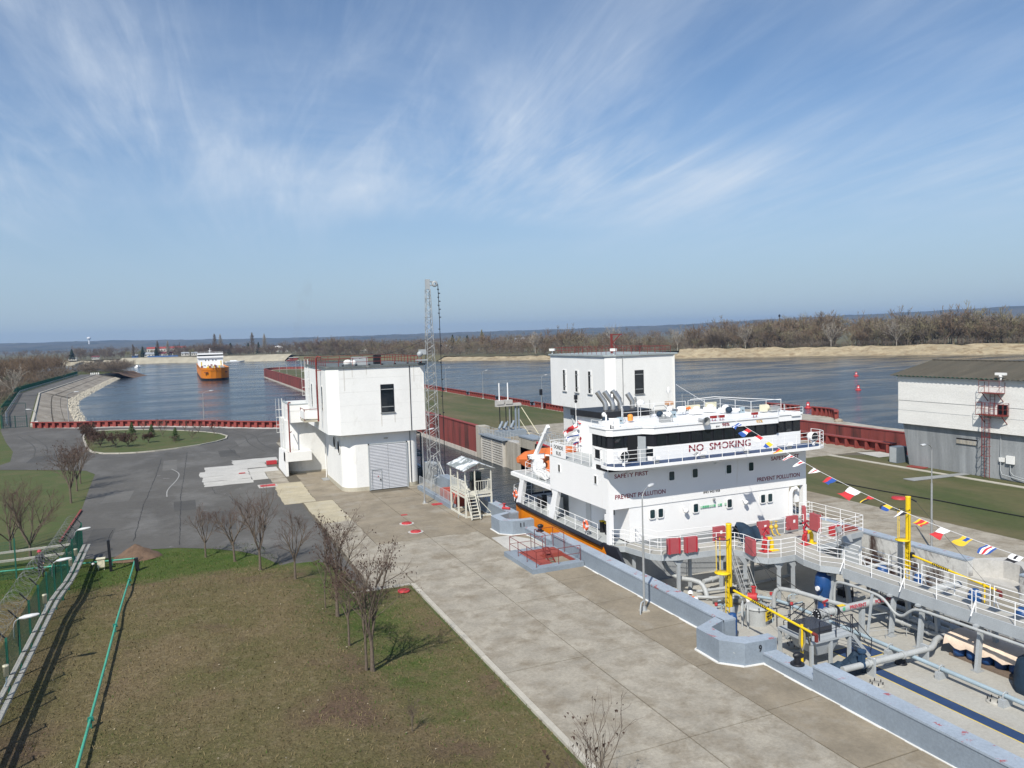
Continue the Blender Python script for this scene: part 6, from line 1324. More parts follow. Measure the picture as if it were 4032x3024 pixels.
# hand rail line and drums under tarpaulin
rl = MB().rail([(31.9,28.9,DZ),(34.2,28.3,DZ)],.5,.02,(1,),1.2,.025); part(rl,'low_handrail',m_tankpipe)
m_pinksheet = mat('pale_pink_sheet',(.66,.53,.42),.8,.12,1.5,bump=.6,bscale=4)
for i in range(5):
    o = part(MB().lathe((34.3+.12*i,25.4-.62*i,DZ+.12),[(.001,0),(.27,0),(.285,.3),(.27,.32),(.27,.6),(.285,.62),(.27,.85),(.001,.85)],16),'blue_drum',m_blue)
part(MB().box(34.1,35.6,22.3,25.8,DZ,DZ+.12),'pallet',mat('weathered_pallet',(.16,.12,.09),.9))
cv = MB(); vs = []; A1 = 12
for i in range(A1+1):
    for j in range(6):
        u = i/A1; y = 25.9-3.3*u; x0 = 34.15+.15*u*3; prof = [(-.34,.60+.10*math.sin(7*u*3)),(-.30,.92),(-.15,1.06),(.7,1.16),(1.2,1.12),(1.35,.6)][j]; vs.append((x0+prof[0]+rnd.uniform(-.03,.03),y,DZ+prof[1]+rnd.uniform(-.03,.03)))
cv.add(vs,[(i*6+j,(i+1)*6+j,(i+1)*6+j+1,i*6+j+1) for i in range(A1) for j in range(5)],True); part(cv,'drum_cover_sheet',m_pinksheet)
part(MB().box(35.3,36.7,20.5,22.6,DZ,DZ+.95),'caged_white_tank',m_cream)
cg = MB()
for i in range(7): cg.bar((35.28,20.5+.35*i,DZ),(35.28,20.5+.35*i,DZ+.95),.03)
for i in range(4): cg.bar((35.28,20.5,DZ+.1+.27*i),(35.28,22.6,DZ+.1+.27*i),.03)
part(cg,'tank_cage',m_tankpipe)
tb = MB(); vs = []; n_ = 14
for j,(r_,h) in enumerate(((1.0,0),(1.02,.35),(.92,.9),(.8,1.35),(.4,1.55),(.01,1.58))):
    for k in range(n_): a = 2*math.pi*k/n_; q = r_*(1+.07*math.sin(5*a+j)); vs.append((33.9+q*.85*math.cos(a),21.35+q*math.sin(a),DZ+h+rnd.uniform(-.04,.04)))
tb.add(vs,[(j*n_+k,j*n_+(k+1)%n_,(j+1)*n_+(k+1)%n_,(j+1)*n_+k) for j in range(5) for k in range(n_)],True); part(tb,'navy_covered_machine',m_bluedark)
# blue pump motor below the walkway
part(MB().lathe((33.6,33.4,DZ),[(.35,0),(.3,.6),(.42,.9),(.5,1.4),(.45,1.9),(.3,2.2),(.001,2.25)],14),'cargo_pump_motor',m_blue); part(MB().cyl((33.0,33.2,.0),(33.3,33.3,.0),.2,n=10),'motor_terminal',m_blue); part(MB().cyl((32.9,33.2,.0),(33.0,33.2,.0),.14,n=10),'white_cap',m_flagc['white'])
for x,y in ((38.2,33.3),(39.0,28.0),(38.4,25.0)): part(MB().lathe((x,y,DZ),[(.28,0),(.28,.7),(.34,.8),(.34,1.6),(.2,1.9),(.001,1.9)],14),'blue_winch_drum',m_blue)
# ---- deck cranes
m_lens = m_blue
def deck_crane(x, sgn, lab):
    y, zt = 32.6, 4.75
    c_ = part(MB().cyl((x,y,DZ),(x,y,zt),.155,.145,20),'crane_column',m_yellow,None); c_['label'] = lab
    part(MB().lathe((x,y,zt),[(.001,.02),(.155,.02),(.155,-.05)],20),'column_cap',m_yellow,c_)
    part(MB().lathe((x,y,DZ),[(.34,0),(.34,.9),(.26,1.05),(.26,1.6),(.2,1.65)],18),'slewing_base',m_housegrey,c_); part(MB().lathe((x-.25*sgn,y-.5,DZ+.2),[(.001,1.3),(.2,1.25),(.26,1.05),(.26,.3),(.2,0)],12),'slew_motor',m_blue,c_)
    pl_ = part(MB().lathe((x-.45,y,2.15),[(.001,0),(.42,0),(.42,.06),(.001,.06)],16),'crane_step_platform',m_yellow,c_)
    hp = MB().tube([(x-.45+.38*math.cos(a),y+.38*math.sin(a),4.0) for a in [.5+i*.38 for i in range(15)]],.025,6); part(hp,'black_safety_hoop',m_black,c_)
    for a in (1.2,3.1,5.0): part(MB().cyl((x-.45+.38*math.cos(a),y+.38*math.sin(a),2.2),(x-.45+.38*math.cos(a),y+.38*math.sin(a),4.0),.02,n=5),'hoop_rod',m_yellow,c_)
    ld_ = MB()
    for s in (-.14,.14): ld_.bar((x-.3,y+s-.2,-.2),(x-.3,y+s-.2,2.15),.035)
    for i in range(8): ld_.bar((x-.3,y-.34,-.1+.28*i),(x-.3,y-.06,-.1+.28*i),.025)
    part(ld_,'crane_ladder',m_yellow,c_)
    ex = 26.4 if sgn==1 else 39.2
    bm = part(MB().cyl((x,y-.25,1.25),(ex,26.9,.76),.065,.06,12),'crane_boom',m_yellow,c_)
    for i in range(9): t = .28+.022*i; a = Vector((x,y-.25,1.25)).lerp(Vector((ex,26.9,.76)),t); part(MB().obox((a.x,a.y,a.z),.14,.05,.14),'hazard_band',m_black,bm)
    part(MB().box(x-.14,x+.14,y-.35,y-.15,1.1,1.4),'boom_hinge',m_black,bm); part(MB().cyl((ex,26.9,.76),(ex,26.65,.73),.08,n=8).box(ex-.06,ex+.06,26.62,26.75,.42,.72),'boom_head_hook',m_redrail,bm)
    part(MB().cyl((ex,27.6,DZ),(ex,27.6,.95),.07,n=8),'boom_rest',m_yellow); part(MB().tube([(ex-.2,27.5,.8),(ex-.25,27.5,.1),(ex-.1,27.5,-.3),(ex+.1,27.5,.1),(ex+.05,27.5,.8)],.05,6).tube([(ex+.1,27.4,.8),(ex+.3,27.4,0),(ex+.4,27.4,.4),(ex+.2,27.4,.8)],.04,6),'rope_coil',mat('grey_rope',(.22,.21,.17),.95))
    part(MB().cyl((x+.15,y-.1,4.6),(x+.35,y-.3,4.45),.05,n=6).cyl((x+.3,y-.3,4.45),(ex+.05,27.4,.85),.012,n=4),'crane_wire',m_black,c_)
deck_crane(26.2,1,'near yellow deck crane column with step and lowered boom'); deck_crane(39.5,-1,'far yellow deck crane column behind the catwalk')
part(MB().cyl((26.0,32.42,.62),(26.02,32.40,.62),.1,n=14),'round_badge',m_flagc['white'])
# floodlights on stand amid the catwalk
part(MB().cyl((34.8,33.5,ZW),(34.8,33.5,ZW+1.6),.03,n=6).obox((34.8,33.4,ZW+1.75),.3,.2,.35,rx=-.5).obox((35.2,33.2,ZW+1.2),.7,.15,.42,rx=-.4),'deck_floodlights',m_galv)
# wires from crane to deck
wr = MB()
for d in (0,.08,.16): wr.cyl((31.1,36.0+d,1.0),(33.1,31.5+d,DZ+.3),.012,n=4)
part(wr,'guy_wire',m_black,kind='stuff')
# ------------------------------------------------------------------ signal flags
fl_thing = thing('signal_flag_line', 'string of bright signal flags strung from the bridge forward over the deck', 'flag line', (32.8,40.1,9.14))
FP = [(40.11,9.14),(39.36,8.93),(38.43,8.62),(37.38,8.29),(36.53,7.97),(35.66,7.69),(34.77,7.45),(33.94,7.21),(32.77,6.87),(31.59,6.58),(29.96,6.2),(29.07,6.02),(27.95,5.78),(27.08,5.63),(25.88,5.43),(24.76,5.27),(23.64,5.12),(22.49,4.98),(21.32,4.87),(20.2,4.78),(14,4.4)]
pl3 = [(32.8,46.5,11.2)]+[(32.8,y,z) for y,z in FP]
MB().tube(pl3,.012,4).build('halyard', m_flagc['white'], fl_thing)
F = m_flagc
def flag(y0, z0, y1, z1, drop, style, cols, seed, names):
    """cloth pinned along the halyard, streaming towards -X and down"""
    r = random.Random(seed); nu, nv = 9, 6; a = Vector((32.8,y0,z0)); b = Vector((32.8,y1,z1)); mb = MB(); vs = []
    wind = Vector((-.80,.25,-.45)).normalized()
    for i in range(nu):
        for j in range(nv):
            u, v = i/(nu-1), j/(nv-1); p = a.lerp(b,v); L_ = drop*u
            q = p + wind*L_*(1-.35*v*(style=='pen')) + Vector((.10*math.sin(5*u+seed+2*v),.10*math.sin(4*u+seed*1.7),.09*math.cos(6*u+seed+v*3)))*u*drop
            if style == 'pen': q = q.lerp(a.lerp(b,.3)+wind*L_, u*.8)
            vs.append(q)
    fs_ = []; mi = []
    for i in range(nu-1):
        for j in range(nv-1):
            fs_.append((i*nv+j,i*nv+j+1,(i+1)*nv+j+1,(i+1)*nv+j)); mi.append(cols((i+.5)/(nu-1),(j+.5)/(nv-1)))
    mb.add(vs,fs_,True); mb.mi = mi; o = mb.build('signal_flag',[F[n] for n in names],fl_thing); return o
h2 = lambda u,v: 0 if v<.5 else 1
v3 = lambda u,v: 0 if u<.34 else (1 if u<.67 else 2)
specs = [(0,1,.75,'sq',lambda u,v:0 if v<.33 or v>.67 else 1,('blue','white')),(1,2,1.0,'sq',v3,('red','white','blue')),(2,3,.65,'sq',lambda u,v:0 if u>.5 else 1,('white','red')),(3,4,.7,'sq',lambda u,v:0 if u<.5 else 1,('yellow','blue')),(4,5,.75,'pen',h2,('red','yellow')),
 (5,6,.85,'pen',lambda u,v:0 if abs(v-.5)<.2 else 1,('red','white')),(6,7,.9,'pen',lambda u,v:1 if (u-.3)**2+(v-.5)**2<.06 else 0,('white','red')),(7,8,.7,'pen',lambda u,v:1 if .35<v<.7 else 0,('white','red')),(8,9,.75,'sq',h2,('red','blue')),(9,10,1.1,'sq',lambda u,v:0 if u<.55 else 1,('white','red')),
 (10,11,.9,'pen',lambda u,v:0 if u<.35 else (1 if v<.5 else 2),('red','yellow','black')),(11,12,.6,'sq',lambda u,v:0 if v<.3 else (1 if u<.5 else 2),('black','yellow','blue')),(12,13,.8,'pen',lambda u,v:0 if v<.5 else 1,('white','black')),(13,14,.6,'sq',lambda u,v:int(v*6)%2,('yellow','red')),(14,15,1.0,'sq',lambda u,v:0 if u<.55 else 1,('white','red')),(15,16,.85,'sq',lambda u,v:0 if .3<v<.75 and u<.5 else 1,('blue','yellow')),
 (16,17,.85,'sq',lambda u,v:(0,1,2,1,0)[min(4,int(v*5))],('blue','white','red')),(17,18,.7,'sq',lambda u,v:1 if (.3<v<.7 and u<.5) or u>.6 else 0,('white','black')),(18,19,.7,'sq',h2,('yellow','red'))]
for k_,(i,j,d,s_,cf,nm) in enumerate(specs):
    a,b = FP[i],FP[j]; t0 = .56; y0,z0 = a[0]+(b[0]-a[0])*t0, a[1]+(b[1]-a[1])*t0; flag(y0,z0,b[0],b[1],d*.72,s_,cf,k_*1.37,nm)
# stern flags round the signal pole
sf_ = thing('stern_flags', 'bundle of red, white and blue flags hanging from the stern signal pole', 'flags', (27.0,51.06,8.3))
def sflag(p, d, w, h, cf, nm, seed):
    p = Vector(p); mb = MB(); vs=[]; fs_=[]; mi=[]; nu,nv=7,6; dd = Vector(d).normalized()
    for i in range(nu):
        for j in range(nv):
            u,v=i/(nu-1),j/(nv-1); vs.append(p+dd*w*u+Vector((.12*math.sin(5*u+seed),.15*math.sin(4*v+6*u+seed),-h*v-.25*u*u)))
    for i in range(nu-1):
        for j in range(nv-1): fs_.append((i*nv+j,i*nv+j+1,(i+1)*nv+j+1,(i+1)*nv+j)); mi.append(cf((i+.5)/6,(j+.5)/5))
    mb.add(vs,fs_,True); mb.mi=mi; mb.build('flag',[F[n] for n in nm],sf_)
sflag((27.0,51.0,8.35),(-1,.3,-.25),1.0,.45,lambda u,v:0 if abs(v-.5)<.15 or abs(u-.5)<.12 else 1,('red','white'),1)
sflag((27.0,51.0,7.75),(-1,.2,-.15),.9,.5,lambda u,v:1 if v<.35 else (0 if v<.6 else 1),('blue','white'),2); sflag((27.05,51.0,7.3),(-.7,.0,-.5),.6,.6,lambda u,v:0 if v<.4 else (1 if v<.7 else 2),('white','blue','red'),3)
sflag((28.6,50.2,8.1),(-.35,.1,-.9),.5,1.3,lambda u,v:0 if v>.15 else 1,('blue','white'),4); sflag((27.2,50.8,7.4),(.5,-.2,-.6),.6,.6,lambda u,v:0 if u+v<.9 else 1,('red','white'),5); sflag((28.2,50.4,6.95),(.2,-.2,-.8),.3,.9,lambda u,v:int(v*5)%2,('red','white'),6)
MB().tube([(27.0,51.06,8.45),(27.8,50.7,8.3),(28.7,50.2,8.25),(29.4,49.0,8.5)],.02,4).build('halyard',m_flagc['white'],sf_)
sflag((27.05,51.0,8.5),(.9,-.4,-.15),.7,.18,lambda u,v:0,('red',),7); sflag((28.7,50.2,8.45),(.8,-.6,.2),.7,.35,lambda u,v:int(u*3)%3,('blue','white','red'),8)
# ------------------------------------------------------------------ people
def person(name, label, loc, rz, cloth, legs, head, hat, h=1.76, bend=0):
    """continuous skinned body; hat and hair are children"""
    t = thing(name, label, 'person', loc, None, rz)
    s = h/1.76; J = dict(pel=(0,0,.95),che=(0,.02+bend*.18,1.30),nek=(0,.02+bend*.25,1.50),hd=(0,.04+bend*.32,1.64),hip_l=(-.10,0,.90),kn_l=(-.11,.04,.50),an_l=(-.11,-.01,.09),to_l=(-.12,.15,.04),hip_r=(.10,0,.90),kn_r=(.11,.02,.50),an_r=(.12,-.03,.09),to_r=(.13,.13,.04),
        sh_l=(-.19,.02+bend*.22,1.44),el_l=(-.27,.0+bend*.25,1.16),wr_l=(-.25,.14+bend*.3,.93),ha_l=(-.24,.19+bend*.3,.86),sh_r=(.19,.02+bend*.22,1.44),el_r=(.27,.03+bend*.3,1.17),wr_r=(.22,.2+bend*.3,.98),ha_r=(.19,.26+bend*.3,.93),top=(0,.05+bend*.34,1.75))
    Rd = dict(pel=(.16,.12),che=(.185,.125),nek=(.06,.06),hd=(.085,.10),hip_l=(.095,.095),kn_l=(.065,.065),an_l=(.05,.05),to_l=(.045,.035),hip_r=(.095,.095),kn_r=(.065,.065),an_r=(.05,.05),to_r=(.045,.035),sh_l=(.075,.075),el_l=(.052,.052),wr_l=(.036,.036),ha_l=(.045,.025),sh_r=(.075,.075),el_r=(.052,.052),wr_r=(.036,.036),ha_r=(.045,.025),top=(.07,.085))
    E_ = [('pel','che'),('che','nek'),('nek','hd'),('hd','top')]+[e for q in 'lr' for e in (('pel','hip_'+q),('hip_'+q,'kn_'+q),('kn_'+q,'an_'+q),('an_'+q,'to_'+q),('che','sh_'+q),('sh_'+q,'el_'+q),('el_'+q,'wr_'+q),('wr_'+q,'ha_'+q))]
    ks = list(J); me = bpy.data.meshes.new('body'); me.from_pydata([tuple(c*s for c in J[k]) for k in ks],[(ks.index(a),ks.index(b)) for a,b in E_],[])
    o = bpy.data.objects.new('tmp',me); C.objects.link(o); md = o.modifiers.new('skin','SKIN'); sv = me.skin_vertices[0].data
    for i,k in enumerate(ks): sv[i].radius = tuple(x*s for x in Rd[k]); sv[i].use_root = (k=='pel')
    o.modifiers.new('sub','SUBSURF').levels = 2
    dg = bpy.context.evaluated_depsgraph_get(); dg.update(); m2 = bpy.data.meshes.new_from_object(o.evaluated_get(dg)); bpy.data.objects.remove(o)
    for m_ in (cloth,legs,m_skin,m_black): m2.materials.append(m_)
    for p in m2.polygons:
        z = p.center.z/s; x = abs(p.center.x)/s
        p.material_index = 3 if z<.12 else (1 if z<.93 and x<.2 else (2 if z>1.5 or (x>.15 and z<.95) else 0)); p.use_smooth = True
    m2.name='body'; b_ = bpy.data.objects.new('body',m2); C.objects.link(b_); b_.parent = t
    hx,hy,hz = (c*s for c in J['hd'])
    mb = MB(); mb.lathe((hx,hy,hz+.03*s),[(.155*s,0),(.125*s,.015*s),(.122*s,.06*s),(.09*s,.12*s),(.001,.14*s)],14); q = mb.build('helmet',hat,None); q.parent = t
    f = MB(); f.sphere((hx,hy+.10*s,hz-.02*s),.018*s,6,4).sphere((hx-.035*s,hy+.09*s,hz+.015*s),.012*s,6,4).sphere((hx+.035*s,hy+.09*s,hz+.015*s),.012*s,6,4); q = f.build('face_features',m_skin,None); q.parent = t
    return t
person('person','deckhand in white helmet and orange hi-vis jacket behind the parapet, standing taller',(25.35,34.9,DZ+.12),2.6,m_hivis,m_darkcloth,None,m_helmet,1.8)
person('person','deckhand in white helmet and orange jacket stooping just in front of the other',(25.55,34.5,DZ+.12),2.2,m_hivis,m_darkcloth,None,m_helmet,1.62,1)
person('person','guard in dark clothes and red cap standing behind the green fence',(-9.35,58.8,0),2.9,m_darkcloth,m_darkcloth,None,glassmat('red_cap',(.35,.03,.05),.7),1.8)
# ------------------------------------------------------------------ warehouse on the right
WHS = thing('warehouse', 'two tone warehouse, whitewashed brick over a grey battered base, corrugated roof', 'building', (71,50,0))
X0 = 70.7
MB().add([(71.1,59.3,4.45),(71.1,28,4.45),(71.3,28,0),(71.3,58.7,0),(83,59.3,4.45),(83,28,4.45),(83,28,0),(83,58.7,0)],[(0,3,2,1),(0,4,7,3),(4,5,6,7)]).build('grey_base_wall', m_greyplaster, WHS)
bands = [(4.45,5.9),(5.9,6.95),(6.95,9.35)]
for i,(a,b) in enumerate(bands): MB().box(X0+(.03 if i==1 else 0),83.3,28,59.6,a+.03,b).build('brick_band', m_brickw, WHS)
for z in (5.9,6.95): MB().box(X0+.02,83.2,28.1,59.55,z-.01,z+.04).build('shadow_joint', m_greyplaster, WHS)
MB().box(X0-.08,83.3,28,59.68,9.35,9.6).build('cornice', m_whitew, WHS)
MB().box(X0-.3,X0-.12,48.5,59.9,9.56,9.66).build('green_gutter', m_green, WHS)
m_corr = mat('lichen_corrugated_roof', (.075,.067,.052), .9, .25, .5, spot=(.07,.066,.052), spot_at=.56, spot_w=.12, spot_scale=.8, stretch=(.25,1.6,1))
rf = MB(); ny = 260; vs = []; fs_ = []
for i in range(ny+1):
    y = 60.3-32.3*i/ny; dz = .05*math.cos(i*math.pi/2*1.0) if i%2==0 else 0
    vs += [(X0-.45,y,9.62+dz),(77.0,y,11.02+dz),(83.8,y,9.62+dz)]
for i in range(ny): fs_ += [(3*i,3*i+1,3*i+4,3*i+3),(3*i+1,3*i+2,3*i+5,3*i+4)]
rf.add(vs,fs_); rf.build('corrugated_roof', m_corr, WHS)
MB().add([(X0-.1,59.62,9.6),(83.3,59.62,9.6),(77,59.62,10.95)],[(0,1,2)]).build('gable_end', m_whitew, WHS)
MB().bar((77,60.35,11.05),(77,28,11.05),.3,.08).build('ridge_cap', m_corr, WHS)
MB().box(71.12,71.24,50.9,53.1,2.95,3.55).build('vent_recess', m_interior, WHS)
o = MB().box(71.06,71.12,50.95,53.05,2.98,3.4).build('vent_grille', m_greyplaster, WHS)
for i in range(6): MB().box(71.04,71.08,51.0+.35*i,51.3+.35*i,3.0,3.38).build('glass_block', m_concold, o)
w = MB().box(X0-.03,X0,47.6,48.6,6.25,7.25).build('window', m_redrail, WHS); MB().box(X0-.045,X0-.025,47.7,48.5,6.32,7.18).build('pane', m_glass, w); MB().box(X0-.06,X0-.04,48.08,48.12,6.32,7.18).build('glazing_bar', m_redrail, w)
w = MB().box(X0-.04,X0,45.2,46.0,6.0,7.2).build('window', m_white, WHS); MB().box(X0-.05,X0-.03,45.1,45.8,6.1,7.1).build('pane', m_glass, w)
lad = MB(); cage_ladder(lad,X0-.35,49.35,.1,7.4,-1,.5); lad.build('cage_ladder', m_redrail, WHS)
st = MB()
for z,y0,y1 in ((6.25,47.5,50.2),(8.35,47.9,49.9)):
    st.box(X0-.85,X0,y0,y1,z-.06,z); 
    for y in (y0+.2,y1-.3): st.bar((X0-.75,y,z-.05),(X0,y-.05,z-.85),.06)
    st.rail([(X0-.02,y1,z),(X0-.82,y1,z),(X0-.82,y0,z),(X0-.02,y0,z)],1.15,.028,(1,.5),.9,.03)
cage_ladder(st,X0-.3,48.9,6.25,8.3,-1,.45,False); st.build('balcony_platforms', m_redrail, WHS, kind='stuff')
t = thing('security_camera', 'white security camera above the top ladder platform of the warehouse', 'camera', (X0-.3,48.1,9.5), 'security cameras')
MB().cyl((X0-.3,48.1,9.5),(X0-.3,48.1,10.0),.09,n=8).build('post', m_white, t); MB().obox((X0-.3,48.1,10.15),.3,.95,.22,rz=.1).build('housing', m_white, t); MB().sphere((X0-.3,48.1,9.95),.2,8,6).build('dome', m_white, t)
b = thing('junction_boxes', 'two white junction boxes on the grey warehouse wall beside the ladder', 'junction box', (71.1,48.2,1.8))
MB().box(71.0,71.16,48.15,48.65,1.75,2.15).build('small_box', m_white, b); MB().box(70.98,71.16,47.2,47.95,1.65,2.4).build('large_box', m_white, b)
MB().tube([(71.05,48.5,4.4),(71.05,48.5,.9),(71.0,48.3,.55),(71.0,46.2,.25),(71.0,45.7,.05)],.04,6).tube([(71.1,47.6,1.65),(71.1,47.6,.9),(71.0,47.2,.6),(71.0,46.0,.4)],.035,6).build('conduit', m_greypaint, b)
g = thing('grey_cabinet', 'tall dark grey cabinet standing against the warehouse corner', 'cabinet', (71.3,60,0)); MB().box(70.9,72.4,59.9,60.9,0,1.75).build('body', mat('slate_grey_steel',(.12,.145,.17),.5), g); MB().box(70.88,70.92,60.0,60.85,.05,1.7).build('door', m_greypaint, g)
pk = thing('grey_plank', 'long pale grey metal plank lying across the far lawn and path', 'plank', (66,52.6,0)); MB().prism([(63.9,53.3),(63.9,52.1),(71.0,51.6),(71.0,52.4)],.02,.08).build('board', m_galv, pk)
t = thing('red_hatch', 'red metal hatch lying in the verge below the warehouse wall', 'hatch', (70.3,57.3,0)); MB().prism([(69.9,57.9),(70.7,57.9),(71.0,56.2),(70.2,56.1)],0,.1).build('cover', m_red, t)
t = thing('red_hatch', 'round red cover on the far lawn behind the yellow crane', 'hatch', (56.5,47.5,0)); MB().lathe((56.5,47.5,0),[(.001,.14),(.6,.14),(.65,0)],16).build('cover', m_brightred, t)
wr = thing('lawn_cable', 'dark cable trailing across the far lawn', 'cable', (58,45,0)); MB().tube([(57.5,55.5,.04),(57.8,50,.04),(58.4,45,.05),(58.6,40,.04),(59,34,.04)],.05,5).build('cable', m_black, wr)
street_lamp((45.2,35.5,.0), 7.2, 250, 'tall grey street lamp on the far quay before the warehouse', 1.2, base=True, step=.62)
# red rail by the far quay
rr = thing('quay_railing', 'dark red two bar railing on the far quay beyond the ship', 'railing', (43.4,47,0)); MB().rail([(43.4,50,0),(43.4,43.2,0),(42.7,42.2,0)],1.1,.03,(1,.5),1.7,.035).build('rails', m_redrail, rr)
# ------------------------------------------------------------------ open lock gate and its lifting gear on the far wall
G = thing('lock_gate', 'open white slatted lock gate leaf standing in its recess on the far wall', 'gate', (41.8,105,0))
MB().box(41.75,41.95,101.1,109.7,-5,.2).build('gate_plate', mat('pale_gate_steel',(.48,.46,.42),.7,.12,.8,streak=True,spot=(.26,.22,.17),spot_at=.62), G)
for i in range(11): MB().box(41.5,41.75,101.15,109.65,-3.55+i*.36,-3.55+i*.36+.22).build('gate_slat', mat('pale_gate_steel',(.48,.46,.42)), G)
for y in (101.2,105.4,109.6): MB().box(41.44,41.75,y-.12,y+.12,-5,.2).build('gate_stile', mat('pale_gate_steel',(.48,.46,.42)), G)
MB().box(41.2,42.6,100.6,110.0,.2,.36).build('gate_walkway', m_parapet, G)
r_ = MB()
for x in (41.25,42.55): r_.rail([(x,110,.36),(x,100.6,.36)],1.05,.03,(1,.55,.1),1.2,.035); 
for i in range(45): y = 100.7+i*.207; r_.cyl((41.25,y,.4),(41.25,y,1.4),.012,n=4,cap=False)
r_.build('gate_railing', m_greypaint, G, kind='stuff')
pb = thing('gate_pier', 'weathered concrete gate pier with pale blue cap on the far lock wall', 'pier', (42.6,97.5,0))
MB().box(41.8,43.6,95.6,100.0,-5,.25).build('pier_lower', m_concold, pb); MB().box(41.85,43.8,91.5,96.0,-5,1.3).build('pier_upper', m_concold, pb); MB().box(41.78,43.9,91.4,96.1,1.3,1.5).build('pier_cap', m_parapet, pb); MB().box(41.8,43.0,97.0,100.0,.25,.34).build('ledge', m_concl, pb)
rl = MB().rail([(42.2,100,.3),(42.2,96.2,.3)],1.1,.03,(1,.6,.2),1.2,.03).rail([(43.2,91,1.5),(43.2,79,1.2)],1.2,.03,(1,.6,.2),1.2,.03); rl.build('pier_railing', m_greypaint, pb, kind='stuff')
cat = thing('footbridge', 'grey trellis footbridge with red beam beside the gate pier', 'footbridge', (43.5,86,0)); MB().box(42.4,43.6,80,91.3,.9,1.05).build('deck', m_greypaint, cat); MB().bar((42.3,91.2,1.0),(42.5,84,.6),.2,.32).build('red_beam', m_brightred, cat)
tt = MB()
for x in (42.4,43.6):
    tt.cyl((x,80,2.2),(x,91.3,2.2),.04,n=6)
    for i in range(8): y = 80+i*1.41; tt.cyl((x,y,1.05),(x,y+.7,2.2),.03,n=5); tt.cyl((x,y+.7,2.2),(x,y+1.41,1.05),.03,n=5)
tt.build('trellis_rail', m_greypaint, cat, kind='stuff')
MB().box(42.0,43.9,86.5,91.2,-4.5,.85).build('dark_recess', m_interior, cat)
L = thing('gate_lifting_gear', 'grey lifting gear frame with twin raised rods beside the open gate', 'machinery', (45,107,0))
for x in (43.6,45.0): MB().cyl((x,107,4.9),(x,107,8.1),.10,n=8).build('screw_rod', m_ship, L); MB().box(x-.55,x+.55,106.5,107.5,4.9,5.5).build('gearbox', m_concl, L)
MB().box(43.0,47.0,106.6,107.4,4.55,4.95).build('crosshead', m_concl, L)
for x in (46.2,46.7,45.2): MB().bar((x,107,0),(x,107,4.6),.22 if x>46 else .14).build('column', m_parapet if x>46 else m_galv, L)
for x in (43.6,44.6,45.5): MB().cyl((x,107,1.9),(x,107,4.6),.07,n=6).build('dark_rod', m_black, L)
for x in (43.7,44.5,45.6): MB().cyl((x-.4,106.7,1.2),(x+.35,107.2,2.2),.22,n=8).cyl((x+.35,107.2,1.5),(x+.7,107,.6),.18,n=8).build('hydraulic_ram', m_parapet, L)
MB().bar((46.9,107,4.7),(49.3,105.5,.1),.10).bar((46.8,107,2.5),(48.0,106,.1),.07).build('stay', m_cream, L, kind='stuff'); MB().box(43.0,47.5,106,108,0,.9).build('base', m_parapet, L)
# ------------------------------------------------------------------ fence line, cable trays, lamps on the mound
def gz_(x, y): return mound(x, y)
FX = -7.25
fn = thing('mesh_fence', 'long green welded mesh fence with razor wire running up the left side of the mound', 'fence', (FX,44,0))
ysf = [62.3-2.55*i for i in range(17)]
for y in ysf:
    z = gz_(FX,y); MB().bar((FX,y,z-.1),(FX,y,z+2.65),.09,.07).build('fence_post', m_green, fn); MB().bar((FX,y,z+2.6),(FX-.35,y,z+3.05),.05).build('post_arm', m_black, fn)
def mesh_panel(mb, a, b, z0, z1, sx=.055, sz=.2, w=.0075, deep=.003):
    a, b = Vector(a), Vector(b); n = int((b-a).length/sx); d = (b-a).normalized(); nn = Vector((d.y,-d.x,0))*.004
    for i in range(n+1):
        q = a.lerp(b,i/n); mb.quad((q.x-d.x*w,q.y-d.y*w,q.z+z0),(q.x+d.x*w,q.y+d.y*w,q.z+z0),(q.x+d.x*w,q.y+d.y*w,q.z+z1),(q.x-d.x*w,q.y-d.y*w,q.z+z1))
        if deep: mb.quad((q.x-d.y*deep,q.y+d.x*deep,q.z+z0),(q.x+d.y*deep,q.y-d.x*deep,q.z+z0),(q.x+d.y*deep,q.y-d.x*deep,q.z+z1),(q.x-d.y*deep,q.y+d.x*deep,q.z+z1))
    k = int((z1-z0)/sz)
    for i in range(k+1):
        z = z0+(z1-z0)*i/k; mb.quad((a.x,a.y,a.z+z-w),(b.x,b.y,b.z+z-w),(b.x,b.y,b.z+z+w),(a.x,a.y,a.z+z+w))
for a,b in zip(ysf,ysf[1:]):
    mb = MB(); mesh_panel(mb,(FX-.03,a,gz_(FX,a)),(FX-.03,b,gz_(FX,b)),.05,2.5); mb.build('mesh_panel', m_green, fn)
rz = MB(); pts = []
for i in range(1300):
    t = i/1300; y = 62-36*t; a = i*.42; pts.append((FX-.45+.42*math.cos(a), y+.12*math.sin(a*.5), gz_(FX,y)+2.95+.42*math.sin(a)))
rz.tube(pts,.007,3,cap=False); rz.build('razor_wire', mat('dull_razor_wire',(.16,.17,.17),.7), fn, kind='stuff')
for dx,dz,nm in ((.12,1.02,'left hand, fence side'),(.44,1.0,'right hand, outer')):
    t = thing('cable_tray', '%s grey cable trough bracketed along the green fence' % nm, 'cable tray', (FX+dx,44,0))
    for a,b in zip(ysf,ysf[1:]):
        za, zb = gz_(FX,a)+dz, gz_(FX,b)+dz; MB().bar((FX+dx,a-.01,za),(FX+dx,b+.01,zb),.18,.10).build('trough_length', m_tray, t)
        MB().bar((FX+dx-.13,a,za+.065),(FX+dx+.13,a,za+.065),.03,.02).build('clip', m_black, t); MB().bar((FX,a,za-.08),(FX+dx+.1,a,za-.08),.05,.04).build('bracket', m_galv, t)
